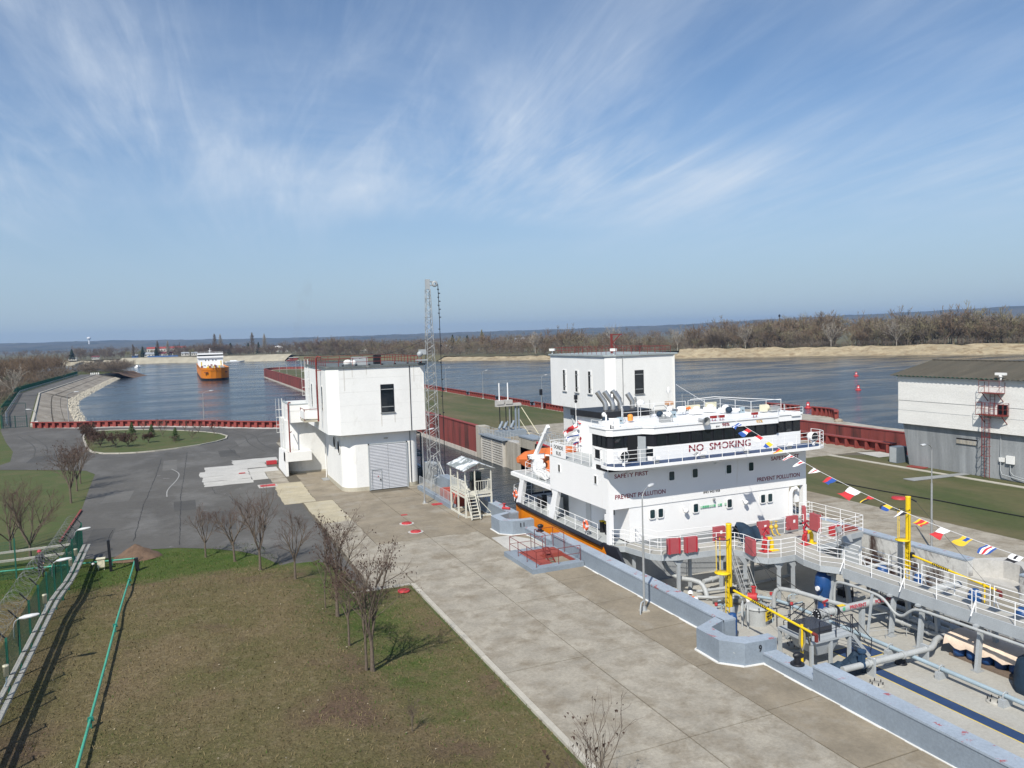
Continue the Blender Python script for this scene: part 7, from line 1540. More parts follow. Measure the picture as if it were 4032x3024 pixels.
for y,lb in ((59.3,'fence lamp farthest away, where the mesh fence meets the asphalt'),(49.6,'middle fence lamp over the mesh fence'),(38.9,'nearest fence lamp over the mesh fence')):
    t = thing('fence_lamp', 'white cobra head '+lb, 'lamp', (FX,y,0), 'lamps on the fence'); z = gz_(FX,y)
    pts = [(FX-.1,y,z+1.9),(FX-.1,y,z+2.45),(FX-.02,y-.05,z+2.68),(FX+.2,y-.1,z+2.78)]; MB().tube(chaikin(pts,2,False),.032,7).build('arm', m_galv, t)
    mb = MB(); lamp_head(mb,(FX+.15,y-.1,z+2.78),(.95,-.15,.12),1.12); mb.build('lamp_head', m_lampw2, t) if False else mb.build('lamp_head', m_lampw, t)
    MB().tube([(FX+.1,y,z+2.7),(FX+.05,y+.05,z+2.2),(FX+.02,y,z+1.5)],.018,5).build('cable', m_black, t)
for y,lb in ((57.2,'farther of the two at the far end of the fence'),(54.6,'nearer of the two at the far end of the fence'),(45.0,'halfway along the fence'),(35.5,'nearest the camera on the fence')):
    t = thing('camera_box', 'cream detector box '+lb, 'box', (FX,y,0), 'detector boxes on the fence'); z = gz_(FX,y)
    MB().cyl((FX+.18,y,z+1.55),(FX+.18,y,z+2.02),.055,n=10).build('body', m_cream, t) if False else MB().lathe((FX+.18,y,z+1.52),[(.001,0),(.1,0),(.105,.38),(.12,.39),(.11,.45),(.001,.45)],12).build('body', m_cream, t); MB().tube([(FX+.18,y,z+1.52),(FX+.18,y,z+1.3),(FX+.1,y,z+1.1)],.028,6).build('blue_lead', m_bluegrey, t)
# cross fence to the left with trays and pipe
f2 = thing('mesh_fence', 'green mesh fence crossing to the left behind the guard', 'fence', (-14,59,0))
for i in range(7):
    x = -10.8-3.0*i; y = 59.1+.1*i; MB().bar((x,y,-.1),(x,y,2.7),.08,.06).build('fence_post', m_green, f2); MB().bar((x,y,2.65),(x-.1,y+.3,3.1),.05).build('post_arm', m_black, f2)
    mb = MB(); mesh_panel(mb,(x,y,0),(x-3.0,y+.1,0),.05,2.5,.07,.2,.006); mb.build('mesh_panel', m_green, f2)
mb = MB(); mesh_panel(mb,(-7.3,62.0,0),(-10.8,59.1,0),.05,2.5,.09,.2,.005); mb.build('mesh_panel', m_green, f2)
for z,nm in ((.55,'lower'),(1.15,'upper')):
    t = thing('cable_tray', nm+' grey cable trough on the cross fence behind the guard', 'cable tray', (-14,60.4,0)); MB().bar((-7.5,62.4,z),(-30,61.4,z),.22,.12).build('trough_length', m_tray, t)
pg = thing('green_pipe', 'mint green gas pipe on short stands running down the mound', 'pipe', (-3.75,44,0))
pp = [(-3.72,59.2)]+[(-3.74,56.5),(-3.8,53.5),(-3.78,50),(-3.8,44),(-3.85,38),(-3.92,32),(-4.0,26),(-4.05,18)]
MB().tube([(x,y,gz_(x,y)+.34) for x,y in pp],.055,8).build('pipe_run', m_pipegreen, pg); MB().tube([(-3.72,59.2,.34),(-5.5,59.45,.34),(-7.6,59.75,.33),(-12,60.4,.3),(-22,61,.3)],.055,8).build('pipe_run', m_pipegreen, pg)
m_pg2 = mat('dark_green_clamp',(.015,.16,.12),.5)
for x,y in ((-3.77,53.6),(-3.82,43.3),(-3.9,32.6),(-3.97,27.5),(-5.2,59.4),(-9,60)): 
    z = gz_(x,y); MB().box(x-.035,x+.035,y-.035,y+.035,z-.05,z+.3).box(x-.12,x+.12,y-.05,y+.05,z+.27,z+.31).obox((x,y,z+.38),.2,.1,.1).build('pipe_stand', m_pg2, pg)
t = thing('meter_box', 'cream meter box on two legs beside the green pipe corner', 'box', (-5.75,58.5,0)); MB().box(-6.0,-5.55,58.35,58.65,.22,.78).box(-6.06,-5.5,58.3,58.7,.78,.83).build('box', m_cream, t); MB().bar((-5.95,58.5,0),(-5.95,58.5,.22),.05).bar((-5.6,58.5,0),(-5.6,58.5,.22),.05).build('legs', m_cream, t, kind='stuff'); MB().lathe((-6.25,58.5,.5),[(.001,-.1),(.09,-.06),(.09,.05),(.001,.08)],8).build('bell', m_white, t)
t = thing('black_post', 'tall black post beside the meter box', 'post', (-5.13,57.8,0)); MB().bar((-5.13,57.8,-.1),(-5.2,57.8,2.15),.17,.15).build('post', m_black, t); MB().tube([(-5.2,57.8,2.15),(-5.1,57.9,2.45),(-4.9,58,2.75)],.02,5).build('wire_end', m_black, t)
t = thing('black_post', 'short black stump at the corner of the green pipe', 'post', (-3.47,57.1,0)); MB().bar((-3.47,57.1,-.1),(-3.55,57.1,.88),.24,.2).build('post', m_black, t)
mb = MB(); vs = []; r = random.Random(2); N1, N2 = 16, 7
for j in range(N2):
    for k in range(N1): a = 2*math.pi*k/N1; q = 1-j/(N2-1); vs.append((-3.75+q*1.7*math.cos(a)*r.uniform(.9,1.1), 60.5+q*.95*math.sin(a)*r.uniform(.9,1.1), -.02+1.05*(1-q)**.8+r.uniform(-.05,.05)))
mb.add(vs,[(j*N1+k,j*N1+(k+1)%N1,(j+1)*N1+(k+1)%N1,(j+1)*N1+k) for j in range(N2-1) for k in range(N1)],True); mb.build('dirt_heap', m_dirt, None, label='heap of reddish brown earth at the edge of the asphalt', cat='earth heap')
t = thing('red_kerb_rail', 'rusty red pole lying along the left edge of the asphalt', 'pole', (-9.4,74,0)); MB().bar((-9.5,68.5,.1),(-9.35,81,.12),.14,.12).build('pole', m_red, t)
# ------------------------------------------------------------------ roadside fence and gate of the embankment road
f3 = thing('mesh_fence', 'green mesh fence along the embankment road beside the left wood', 'fence', (-45,250,0))
fp = [(-33.2,177.6),(-39.6,213),(-55,324),(-57.5,520)]; y = 178
while y < 520:
    x = li(y,fp); x2 = li(y+4,fp); MB().bar((x,y,0),(x,y,2.4),.12).build('fence_post', m_green, f3); mb = MB(); mesh_panel(mb,(x,y,0),(x2,y+4,0),.1,2.2,.25,.35,.03,.03); mb.build('mesh_panel', m_green, f3); y += 4
pr = MB().tube([(li(y,fp)+.8,y,.9) for y in range(178,520,12)],.09,6).tube([(li(y,fp)+1.0,y,.6) for y in range(178,520,12)],.07,6); pr.build('pipe_rails', m_galv, f3, kind='stuff')
t = thing('road_gate', 'dark green tubular gate frame across the embankment road', 'gate', (-30.5,178,0))
m_gf = mat('dark_green_tube',(.02,.06,.055),.6)
for x in (-33.0,-30.9,-28.9): MB().bar((x,177.8,0),(x,177.8,2.4),.14).build('gate_post', m_gf, t)
for x0,x1 in ((-32.9,-31.0),(-30.8,-29.0)):
    mb = MB()
    for z in (.15,1.2,2.2): mb.bar((x0,177.8,z),(x1,177.8,z),.07)
    mesh_panel(mb,(x0,177.8,0),(x1,177.8,0),.15,2.2,.3,.4,.012); mb.build('gate_leaf', m_gf, t)
MB().bar((-35,183,4.6),(-29.5,181,4.6),.08).bar((-29.5,181,0),(-29.5,181,4.6),.08).build('height_frame', m_gf, t)
t = thing('road_lamp', 'low white lamp standing at the top of the slab embankment', 'lamp', (-27.4,178.5,0)); MB().cyl((-27.4,178.5,-.5),(-27.4,178.5,2.6),.07,n=6).tube([(-27.4,178.5,2.6),(-27.6,178.4,3.1),(-28.2,178.3,3.4)],.06,6).build('post', m_galv, t); mb = MB(); lamp_head(mb,(-28.1,178.3,3.4),(-1,0,.1),1.4); mb.build('lamp_head', m_lampw, t); MB().box(-27.7,-27.1,178.2,178.8,.2,1.0).build('white_box', m_white, t)
for i in range(5): mb = MB().box(-50.6+i*1.0,-50.0+i*1.0,520,520.5,0,1.1); mb.build('white_post', m_white, None, label='white road post across the far end of the embankment road', cat='post', group='white road posts')
# ------------------------------------------------------------------ bare trees
def seg_mesh(P, Q, r0, r1, n=3):
    P, Q = np.asarray(P, float), np.asarray(Q, float); r0, r1 = np.asarray(r0, float), np.asarray(r1, float)
    d = Q-P; d /= np.maximum(1e-6, np.linalg.norm(d, axis=1))[:, None]
    u = np.where(np.abs(d[:, 2:3]) > .9, np.array([[1., 0, 0]]), np.array([[0, 0, 1.]])); x = np.cross(d, u); x /= np.linalg.norm(x, axis=1)[:, None]; y = np.cross(d, x)
    m = len(P); V = np.empty((m, 2*n, 3)); 
    for k in range(n):
        a = 2*math.pi*k/n; o = x*math.cos(a)+y*math.sin(a); V[:, k] = P+o*r0[:, None]; V[:, n+k] = Q+o*r1[:, None]
    F_q = np.array([(k, (k+1) % n, n+(k+1) % n, n+k) for k in range(n)]); F = (np.arange(m)*2*n)[:, None, None]+F_q[None]
    return V.reshape(-1, 3), F.reshape(-1, 4)
def grow(seed, h, r, trunk=.3, limbs=7, lv=3, open_=.45, twig=.006, kids=(7, 6, 5), droop=0, lean=(0, 0), mult=1):
    """returns (big segs, small segs, tips): arrays of P,Q,r0,r1"""
    rg = random.Random(seed); big = []; small = []; tips = []
    def branch(p, d, L, rr, level):
        n = 4 if level < 2 else 3; p = Vector(p); d = Vector(d).normalized(); pts = [p.copy()]; st = L/n
        for i in range(n):
            d = (d+Vector((rg.gauss(0,.11), rg.gauss(0,.11), rg.gauss(.05,.06)-droop*level*.05))).normalized(); p = p+d*st; pts.append(p.copy())
        tgt = big if level < 2 else small
        for i in range(n):
            a, b = rr*(1-.75*i/n), rr*(1-.75*(i+1)/n); tgt.append((pts[i], pts[i+1], max(twig, a), max(twig*.7, b)))
        if level >= lv: tips.append(pts[-1]); return
        for k in range(kids[min(level, len(kids)-1)]):
            t = rg.uniform(.28, .98); i = min(n-1, int(t*n)); q = pts[i].lerp(pts[i+1], t*n-i); dd = (pts[i+1]-pts[i]).normalized()
            ax = Vector((rg.gauss(0,1), rg.gauss(0,1), rg.gauss(0,1))).cross(dd).normalized(); an = rg.uniform(.35, .85)
            nd = (dd*math.cos(an)+ax*math.sin(an)+Vector((0,0,.12-droop*.2))).normalized()
            branch(q, nd, L*rg.uniform(.42,.68)*(1.1-.4*t), rr*.42, level+1)
    th = h*trunk; base = Vector((0,0,-.1)); top = Vector((lean[0]*th, lean[1]*th, th))
    n = 4
    for i in range(n):
        a, b = base.lerp(top, i/n), base.lerp(top, (i+1)/n); o = Vector((rg.gauss(0,.02), rg.gauss(0,.02), 0)); big.append((a, b, r*(1.25-.45*i/n) if i else r*1.5, r*(1.25-.45*(i+1)/n)))
    for k in range(limbs):
        a = 2*math.pi*k/limbs+rg.uniform(-.4,.4); s = open_*rg.uniform(.45,1.15)
        f = rg.uniform(.75, 1); branch(base.lerp(top, f), (math.cos(a)*s, math.sin(a)*s, 1), (h-th)*rg.uniform(.72,1.0)*(1 if k else 1.05), r*.62, 0)
    return big, small, tips
def to_arr(s): return [np.array([tuple(q[0]) for q in s]), np.array([tuple(q[1]) for q in s]), np.array([q[2] for q in s]), np.array([q[3] for q in s])]
def leaf_clusters(tips, rg, frac, size, n):
    vs = []
    for t in tips:
        if rg.random() > frac: continue
        for _ in range(n):
            c = np.array(t)+np.array([rg.gauss(0,.10), rg.gauss(0,.10), rg.gauss(-.05,.09)]); a = rg.uniform(0, 6.28); s = size*rg.uniform(.5,1.4)
            vs += [c+np.array([math.cos(a)*s,math.sin(a)*s,s*.3]), c-np.array([math.cos(a)*s,math.sin(a)*s,-s*.2]), c+np.array([rg.gauss(0,s*.4),rg.gauss(0,s*.4),-s*1.9])]
    return np.array(vs) if vs else None
def bare_tree(name, label, loc, h, seed, r=.07, leaf=0, m=m_bark, mt=m_twig, cat='tree', group='bare trees', **kw):
    if cat == 'tree': h *= .84
    t = thing(name, label, cat, loc, group); big, small, tips = grow(seed, h, r, **kw)
    V, Fq = seg_mesh(*to_arr(big), 6); o = tri_mesh('trunk', V, Fq, m, t); o.data.polygons.foreach_set('use_smooth', np.ones(len(Fq), bool))
    V, Fq = seg_mesh(*to_arr(small), 3); tri_mesh('crown', V, Fq, mt, t)
    if leaf:
        lv_ = leaf_clusters(tips, random.Random(seed+1), leaf, .036 if h > 3 else .06, 5)
        if lv_ is not None: tri_mesh('seed_clusters', lv_, np.arange(len(lv_)).reshape(-1,3), m_dryleaf, t, kind='stuff')
    return t
T = lambda x, y: (x, y, mound(x, y))
K3 = dict(lv=3, kids=(6,4,3), twig=.0045)
bare_tree('young_tree','slim bare young tree at the left end of the row by the asphalt',T(.82,58.3),4.3,11,.06,trunk=.36,limbs=6,open_=.5,**K3)
bare_tree('young_tree','forked bare young tree second in the row by the asphalt',T(2.65,56.1),4.7,12,.075,trunk=.36,limbs=6,open_=.55,lean=(-.05,0),**K3)
bare_tree('young_tree','bushy bare young tree third in the row by the asphalt',T(4.04,52.7),5.5,13,.085,trunk=.32,limbs=8,open_=.45,**K3)
bare_tree('young_tree','thin bare young tree fourth in the row, at the asphalt bend',T(5.75,48.5),4.6,14,.065,trunk=.38,limbs=6,open_=.5,**K3)
bare_tree('seed_tree','tall bare tree with dark seed clusters in its top, behind the twin trunked one',T(6.95,41.0),6.0,15,.085,leaf=.16,trunk=.34,limbs=8,open_=.42,**K3)
bare_tree('young_tree','thin staked sapling with pale trunk between the two seed trees',T(6.7,36.6),4.6,16,.05,leaf=.08,trunk=.42,limbs=5,open_=.4,lv=3,kids=(6,5,3))
tw = bare_tree('seed_tree','largest bare tree with twin trunks and many dark seed clusters',T(7.1,33.4),6.2,17,.09,leaf=.30,trunk=.28,limbs=6,open_=.38,lv=3,kids=(5,4,3),twig=.004)
big, small, tips = grow(18, 4.6, .06, trunk=.34, limbs=4, open_=.34, lv=3, kids=(4,4,3), twig=.0045); V, Fq = seg_mesh(*to_arr(big), 6); o = tri_mesh('second_trunk', V+np.array([-.25,.1,0]), Fq, m_bark, tw); V, Fq = seg_mesh(*to_arr(small), 3); tri_mesh('second_crown', V+np.array([-.25,.1,0]), Fq, m_twig, tw)
bare_tree('sapling','knee high leafless sapling alone on the dry mound grass',T(7.25,27.5),1.35,19,.018,trunk=.3,limbs=6,open_=.25,lv=2,kids=(5,3),twig=.004)
bare_tree('young_tree','short slender bare stem beside the tall seed tree',T(6.55,42.4),3.4,20,.035,trunk=.5,limbs=4,open_=.35,lv=2,kids=(5,4))
# foreground tree whose top rises into the frame
bare_tree('seed_tree','bare foreground tree with upright shoots and dry seed clusters rising from the bottom edge',(10.75,19.6,0),4.6,21,.035,leaf=.10,trunk=.3,limbs=7,open_=.34,lv=2,kids=(3,3),twig=.005)
bare_tree('seed_tree','thin twiggy tree top at the bottom edge, left of the larger foreground tree',(9.9,19.6,0),3.3,22,.03,leaf=.05,trunk=.28,limbs=8,open_=.45,lv=2,kids=(4,4),twig=.004)
# left lawn trees
bare_tree('lawn_tree','spreading bare tree behind the guard and fence',(-10.9,64.8,0),5.8,23,.09,trunk=.22,limbs=8,open_=.75,lv=3,kids=(6,5,3),twig=.0045)
bare_tree('lawn_tree','second bare tree on the left lawn, partly behind razor wire',(-12.6,67.5,0),5.4,24,.08,trunk=.22,limbs=7,open_=.7,lv=3,kids=(6,4,3),twig=.0045)
bare_tree('lawn_tree','bare tree with dark clusters at the asphalt corner of the left lawn',(-10.75,86,0),6.2,25,.09,leaf=.2,trunk=.3,limbs=8,open_=.42,**K3)
bare_tree('lawn_tree','bare tree just behind the clustered one on the left lawn',(-11.0,93,0),5.8,26,.08,leaf=.10,trunk=.3,limbs=8,open_=.5,**K3)
bare_tree('lawn_tree','farthest bare tree on the left lawn edge',(-11.2,98,0),5.2,27,.07,trunk=.3,limbs=7,open_=.45,**K3)
# shrubs on the island
isp = [('A',-15.3,146,2.6,.9),('B',-14.6,140,2.4,.9),('C',-13.4,136,2.2,.8),('D',-12.0,131,2.2,.7),('E',-9.9,130,2.0,.7),('F',-8.2,129.5,2.1,.7),('G',-5.5,133,1.5,.6),('H',-3.6,140,2.6,.08),('I',-7.0,152,2.0,.15),('J',-4.2,151,2.1,.12),('K',-.2,147,2.0,.22),('L',2.0,142,1.8,.25),('M',4.3,138,2.0,.25),('N',.8,134,1.5,.1),('O',-1.8,131,1.1,.06)]
ordi = 'leftmost second third fourth fifth sixth seventh eighth ninth tenth eleventh twelfth thirteenth fourteenth last'.split()
for (k,x,y,h,lf),o in zip(isp,ordi): bare_tree('sumac_shrub','dark leafless sumac shrub on the kerbed island, %s from the left' % o if o not in ('leftmost','last') else 'dark leafless sumac shrub on the kerbed island, %s of the row' % o,(x,y,.1),h,ord(k),.05,leaf=lf,group='sumac shrubs on the island',cat='shrub',trunk=.18,limbs=9 if lf > .5 else 5,open_=.9,lv=2,kids=(7,4) if lf > .5 else (4,3),twig=.014 if lf > .5 else .010,mt=m_twig)
def conifer(name, label, loc, h, w, seed, cat='tree', group=None, n=260, m=m_conifer):
    t = thing(name, label, cat, loc, group); r = np.random.RandomState(seed); x,y,z = loc
    MB().cyl((x,y,z-.1),(x,y,z+h*.9),w*.06,.01,6).build('trunk', m_bark, t)
    vs = np.empty((n,3,3))
    for i in range(n):
        u = r.uniform(0.04,1)**.8; zz = h*u; rad = w*(1-u)**.85*r.uniform(.5,1.1)+.03; a = r.uniform(0,6.283); c = np.array([math.cos(a)*rad,math.sin(a)*rad,zz]); i0 = np.array([0,0,zz+h*.05]); s = w*.16*r.uniform(.6,1.3)
        vs[i,0] = i0+(c-i0)*.25; sd = np.array([-math.sin(a),math.cos(a),r.uniform(-.3,.3)])*s; vs[i,1] = c+sd+np.array([0,0,-.04*h*r.uniform(.3,1)]); vs[i,2] = c-sd+np.array([0,0,-.02*h])
    tri_mesh('crown', vs.reshape(-1,3), np.arange(3*n).reshape(-1,3), m, t); return t
m_pine = mat('young_pine_green',(.045,.075,.022),.95,.35,2,fine=False)
for x,y,lb in ((-8.6,147.5,'small round pine on the island behind the shrubs, left of the pair'),(-5.3,141.5,'small round pine on the island, right of the pair'),(-1.6,133.5,'smallest pine on the island, near its front kerb')): conifer('young_pine',lb,(x,y,.1),2.1,.95,int(abs(x)*10),'pine','young pines on the island',300,m_pine)
# ------------------------------------------------------------------ woods: bare crowns baked into single masses
def template(seed, h, r, tw, kids, lv=2, trunk=.22, limbs=7, open_=.55):
    big, small, tips = grow(seed, h, r, trunk=trunk, limbs=limbs, lv=lv, open_=open_, twig=tw, kids=kids)
    V1, F1 = seg_mesh(*to_arr(big), 3); V2, F2 = seg_mesh(*to_arr(small), 3); T1 = np.concatenate([F1[:, [0,1,2]], F1[:, [0,2,3]]]);
    P, Q, a, b = to_arr(small); d = Q-P; n = np.cross(d, np.random.RandomState(seed).normal(size=d.shape)); n /= np.linalg.norm(n, axis=1)[:, None]
    # each twig one thin triangle
    m = len(P); W = np.stack([P-n*tw*1.6, P+n*tw*1.6, Q+d*.5], 1).reshape(-1, 3)
    return np.concatenate([V1, W]), np.concatenate([T1, np.arange(3*m).reshape(-1, 3)+len(V1)])
def wood(name, label, places, temps, m, seed, cat='wood'):
    r = np.random.RandomState(seed); VV = []; TT = []; o = 0
    for (x, y, z, h) in places:
        V, F = temps[r.randint(len(temps))]; a = r.uniform(0, 6.283); s = h/10; c, sn = math.cos(a)*s, math.sin(a)*s
        W = V @ np.array(((c, sn, 0), (-sn, c, 0), (0, 0, s))) * np.array([r.uniform(.85,1.25), r.uniform(.85,1.25), 1]) + np.array([x, y, z]); VV.append(W); TT.append(F+o); o += len(W)
    return tri_mesh(name, np.concatenate(VV), np.concatenate(TT), m, label=label, cat=cat, kind='stuff')
TF = [template(100+i, 10, .16, .045, (5,5), open_=.5+.1*i, limbs=6) for i in range(5)]
TN = [template(120+i, 10, .14, .028, (7,6), open_=.5+.1*i, limbs=7) for i in range(4)]
TB = [template(140+i, 10, .10, .05, (6,5), trunk=.08, open_=.9, limbs=8) for i in range(3)]
rw = random.Random(31)
def bank_at(t):
    i = min(len(bank)-2, int(t)); u = t-i; a, b = bank[i], bank[i+1]; d = Vector((b[0]-a[0], b[1]-a[1], 0)).normalized(); n = Vector((-d.y, d.x, 0))
    if n.x < 0 and abs(n.x) > .3 or (abs(n.x) <= .3 and n.y < 0): n = -n
    return Vector((a[0]+(b[0]-a[0])*u, a[1]+(b[1]-a[1])*u, 0)), n
cum = [0]
for a, b in zip(bank, bank[1:]): cum.append(cum[-1]+math.dist(a, b))
def rand_t(i0, i1):
    s = rw.uniform(cum[i0], cum[i1])
    for i in range(len(bank)-1):
        if cum[i] <= s <= cum[i+1]: return i+(s-cum[i])/(cum[i+1]-cum[i])
    return i0
def hmod(x, y): return .82+.16*math.sin(x*.045+1)+.12*math.sin(y*.071+x*.02)+.10*math.sin(x*.19+y*.13)
m_twigol = mat('olive_far_twigs', (.20,.175,.105), .95, .3, .09, fine=False)
def bank_wood(n, i0, i1, dmin, spread, z, h0, h1, label, seed, mm=None):
    sets = ([], [], [])
    for k in range(n):
        p, nn = bank_at(rand_t(i0, i1)); d = dmin+abs(rw.gauss(0,1))*spread; q = p+nn*d
        if math.sin(q.x*.11+q.y*.05)+math.sin(q.y*.09-q.x*.03) < -1.25 and d < 45: continue
        sets[0 if rw.random() < .5 else (1 if rw.random() < .6 else 2)].append((q.x, q.y, z, rw.uniform(h0,h1)*hmod(q.x,q.y)*(1 if d > 30 else .72)))
    for st_, m_, c_ in zip(sets, mm or (m_twigfar, m_twigred, m_twigol), ('grey brown','rusty','olive tinged')): wood('far_wood', c_+' bare trees massed '+label, st_, TF, m_, seed)
bank_wood(950, 13, 18, 20, 45, 2.0, 10, 21, 'along the sandy river bank on the right', 1)
bank_wood(680, 7, 14, 15, 60, 1.0, 7, 17, 'on the low far bank behind the lattice mast', 2)
bank_wood(520, 2, 8, 20, 55, 3.0, 6, 15, 'around the village across the water', 3, (m_bark, m_twig, m_twigfar))
pl = []
for k in range(700): a = rw.uniform(-40,45); d_ = rw.uniform(1000,2600); th = R(a)+PSI; x, y = math.sin(th)*d_, math.cos(th)*d_; pl.append((x, y, 3.0, rw.uniform(9,16)))
pl = [q for q in pl if q[1] > 1120-.0*q[0] or q[0] > 380+.0*q[1]]
wood('far_wood', 'thin distant tree belts on the plain below the hills', pl, TF, m_twigfar, 4)
pl = []
while len(pl) < 330:
    y = rw.uniform(150,600); fx = li(y,[(-33.2,177.6),(-39.6,213),(-55,324),(-57.5,548),(-57,600)]); x = fx-2.5-abs(rw.gauss(0,1))*45
    if y > 560: x -= 8
    pl.append((x, y, 0, rw.uniform(6,12.5) if x < fx-9 else rw.uniform(3,6)))
wood('left_wood', 'tangled bare brown wood beside the embankment road on the left', pl, TN, m_twigred, 5)
wood('left_scrub', 'low rusty scrub along the road fence and the spit of the embankment', [(rw.uniform(-62,-33), rw.uniform(540,604), -.6, rw.uniform(4,8)) for k in range(80)]+[(li(y,[(-33.2,177.6),(-39.6,213),(-55,324),(-57.5,548)])-rw.uniform(2,12), y, 0, rw.uniform(2.5,5)) for y in np.linspace(185,540,150)], TB, m_twigfar, 6, 'scrub')
wood('bank_scrub', 'low bushes at the foot of the far woods above the water', [(lambda q: (q.x, q.y, .8, rw.uniform(2,6)))((lambda pn: pn[0]+pn[1]*rw.uniform(13,24))(bank_at(rand_t(7,18)))) for k in range(260)], TB, m_twigfar, 7, 'scrub')
# distinct far trees
def far_tree(name, label, loc, h, seed, m, **kw):
    t = thing(name, label, 'tree', loc, 'distinct trees on the far banks'); V, F = template(seed, h, h*.016, **kw); tri_mesh('crown', V, F, m, t); MB().cyl((loc[0],loc[1],loc[2]-.5),(loc[0],loc[1],loc[2]+h*.4),h*.02,h*.012,6).build('trunk', m_barkpale, t); return t
def poplar(label, loc, h, seed, m=m_willow):
    t = thing('poplar_tree', label, 'tree', loc, 'tall poplars'); r = np.random.RandomState(seed); n = 700; u = r.uniform(.12,1,n); a = r.uniform(0,6.283,n); w = h*.19*np.sin(np.pi*np.clip(u*.92+.06,0,1))**.7*r.uniform(.2,1,n)
    P = np.stack([np.cos(a)*w*.4,np.sin(a)*w*.4,u*h],-1); Q = np.stack([np.cos(a)*w,np.sin(a)*w,u*h+h*.10],-1); d = Q-P; nn = np.cross(d,r.normal(size=d.shape)); nn /= np.linalg.norm(nn,axis=1)[:,None]; W = np.stack([P-nn*.13,P+nn*.13,Q],1).reshape(-1,3)
    tri_mesh('crown', W, np.arange(3*n).reshape(-1,3), m, t); MB().cyl((loc[0],loc[1],loc[2]-1),(loc[0],loc[1],loc[2]+h*.9),h*.007,.05,6).build('trunk', m_barkpale, t)
for i,(x,y,h,o) in enumerate(((37.8,1010,25,'left one of the pair behind the orange ship'),(44.5,1012,24.5,'right one of the pair behind the orange ship'),(81.5,1010,25.5,'single tall one right of the orange ship'),(96.2,1012,23.5,'farthest right on the paved bank'),(-26.6,1030,19,'left one above the red roofed village'),(-15.3,1030,18.5,'right one above the red roofed village'),(-53.5,1030,15.5,'lowest one over the village willows'))): poplar('tall bare poplar on the far bank, '+o,(x,y,3),h,50+i,m_barkpale if i%2 else m_twigfar)
poplar('tall bare poplar rising over the wood right of the lattice mast',(285,742,2),20,60)
for i,(x,y,h,w,o) in enumerate(((55.5,1005,14.5,7,'broad one right of the orange ship'),(88.4,1008,14.5,4.5,'round one between two poplars'),(76.5,1010,14.5,4,'one beside the single tall poplar'),(-118,1030,13,5,'lone one at the far left of the village'),(-43.3,1030,13.5,4.5,'left of the red roof'),(-28.6,1030,12.5,4.5,'in front of the red roof'),(278,815,16,6,'left of the pair above the wood by the mast'),(290,800,15,6,'right of the pair above the wood by the mast'))): conifer('dark_conifer','dark evergreen on the far bank, '+o,(x,y,3),h,w,70+i,'tree','dark evergreens on the far bank',420)
for i,(x,y,h,m,o) in enumerate(((-47,1045,9,m_willow,'left of the village roofs'),(-60,1040,8.5,m_willow,'farthest left'),(-36,1050,8,m_willow,'under the red roof'),(12,1000,9,m_willow,'left of the orange ship'))): far_tree('willow_tree','yellow green budding willow on the far bank, '+o,(x,y,3),h,80+i,m,tw=.06,kids=(7,6),open_=.8)
for i,(x,y,h,o) in enumerate(((255,548,15,'over the low sand bank behind the mast'),(298,500,19,'tallest over the far lock house'),(330,465,15,'right of the far lock house'),(362,430,15,'over the bridge of the white ship'),(395,385,16,'above the sand cliff'),(416,352,15,'above the red buoys'))): far_tree('pale_tree','pale barked bare tree at the wood edge, '+o,(x,y,1.8),h,90+i,m_barkpale,tw=.05,kids=(6,5),open_=.6)
for i,(x,y,h,o) in enumerate(((-70,262,11,'left of the road bend'),(-52,300,9,'right beside the road fence'),(-82,300,12,'deeper in the wood'))): far_tree('pale_tree','pale barked bare tree in the left wood, '+o,(x,y,0),h,110+i,m_barkpale,tw=.03,kids=(7,6),open_=.6)
# ------------------------------------------------------------------ village
m_rr = mat('red_tile_far',(.30,.06,.05),.8); m_gr = mat('grey_sheet_far',(.30,.32,.34),.7); m_wl = mat('pale_wall_far',(.55,.53,.48),.8); m_bl = mat('blue_fence_far',(.05,.12,.30),.7); m_mar = mat('maroon_roof_far',(.14,.035,.04),.8)
def house(label, x, y, z, w, d, h, rh, mr, mw=m_wl, nwin=3):
    t = thing('house', label, 'house', (x,y,z), 'houses of the far village')
    MB().box(x-w/2,x+w/2,y-d/2,y+d/2,z,z+h).build('wall', mw, t)
    MB().add([(x-w/2-.4,y-d/2-.4,z+h),(x+w/2+.4,y-d/2-.4,z+h),(x+w/2+.4,y+d/2+.4,z+h),(x-w/2-.4,y+d/2+.4,z+h),(x-w/2,y,z+h+rh),(x+w/2,y,z+h+rh)],[(0,1,5,4),(2,3,4,5),(0,4,3),(1,2,5)]).build('roof', mr, t)
    for i in range(nwin): xx = x-w/2+w*(i+.5)/nwin; MB().box(xx-.5,xx+.5,y-d/2-.05,y-d/2,z+h*.35,z+h*.75).build('window', m_glass, t)
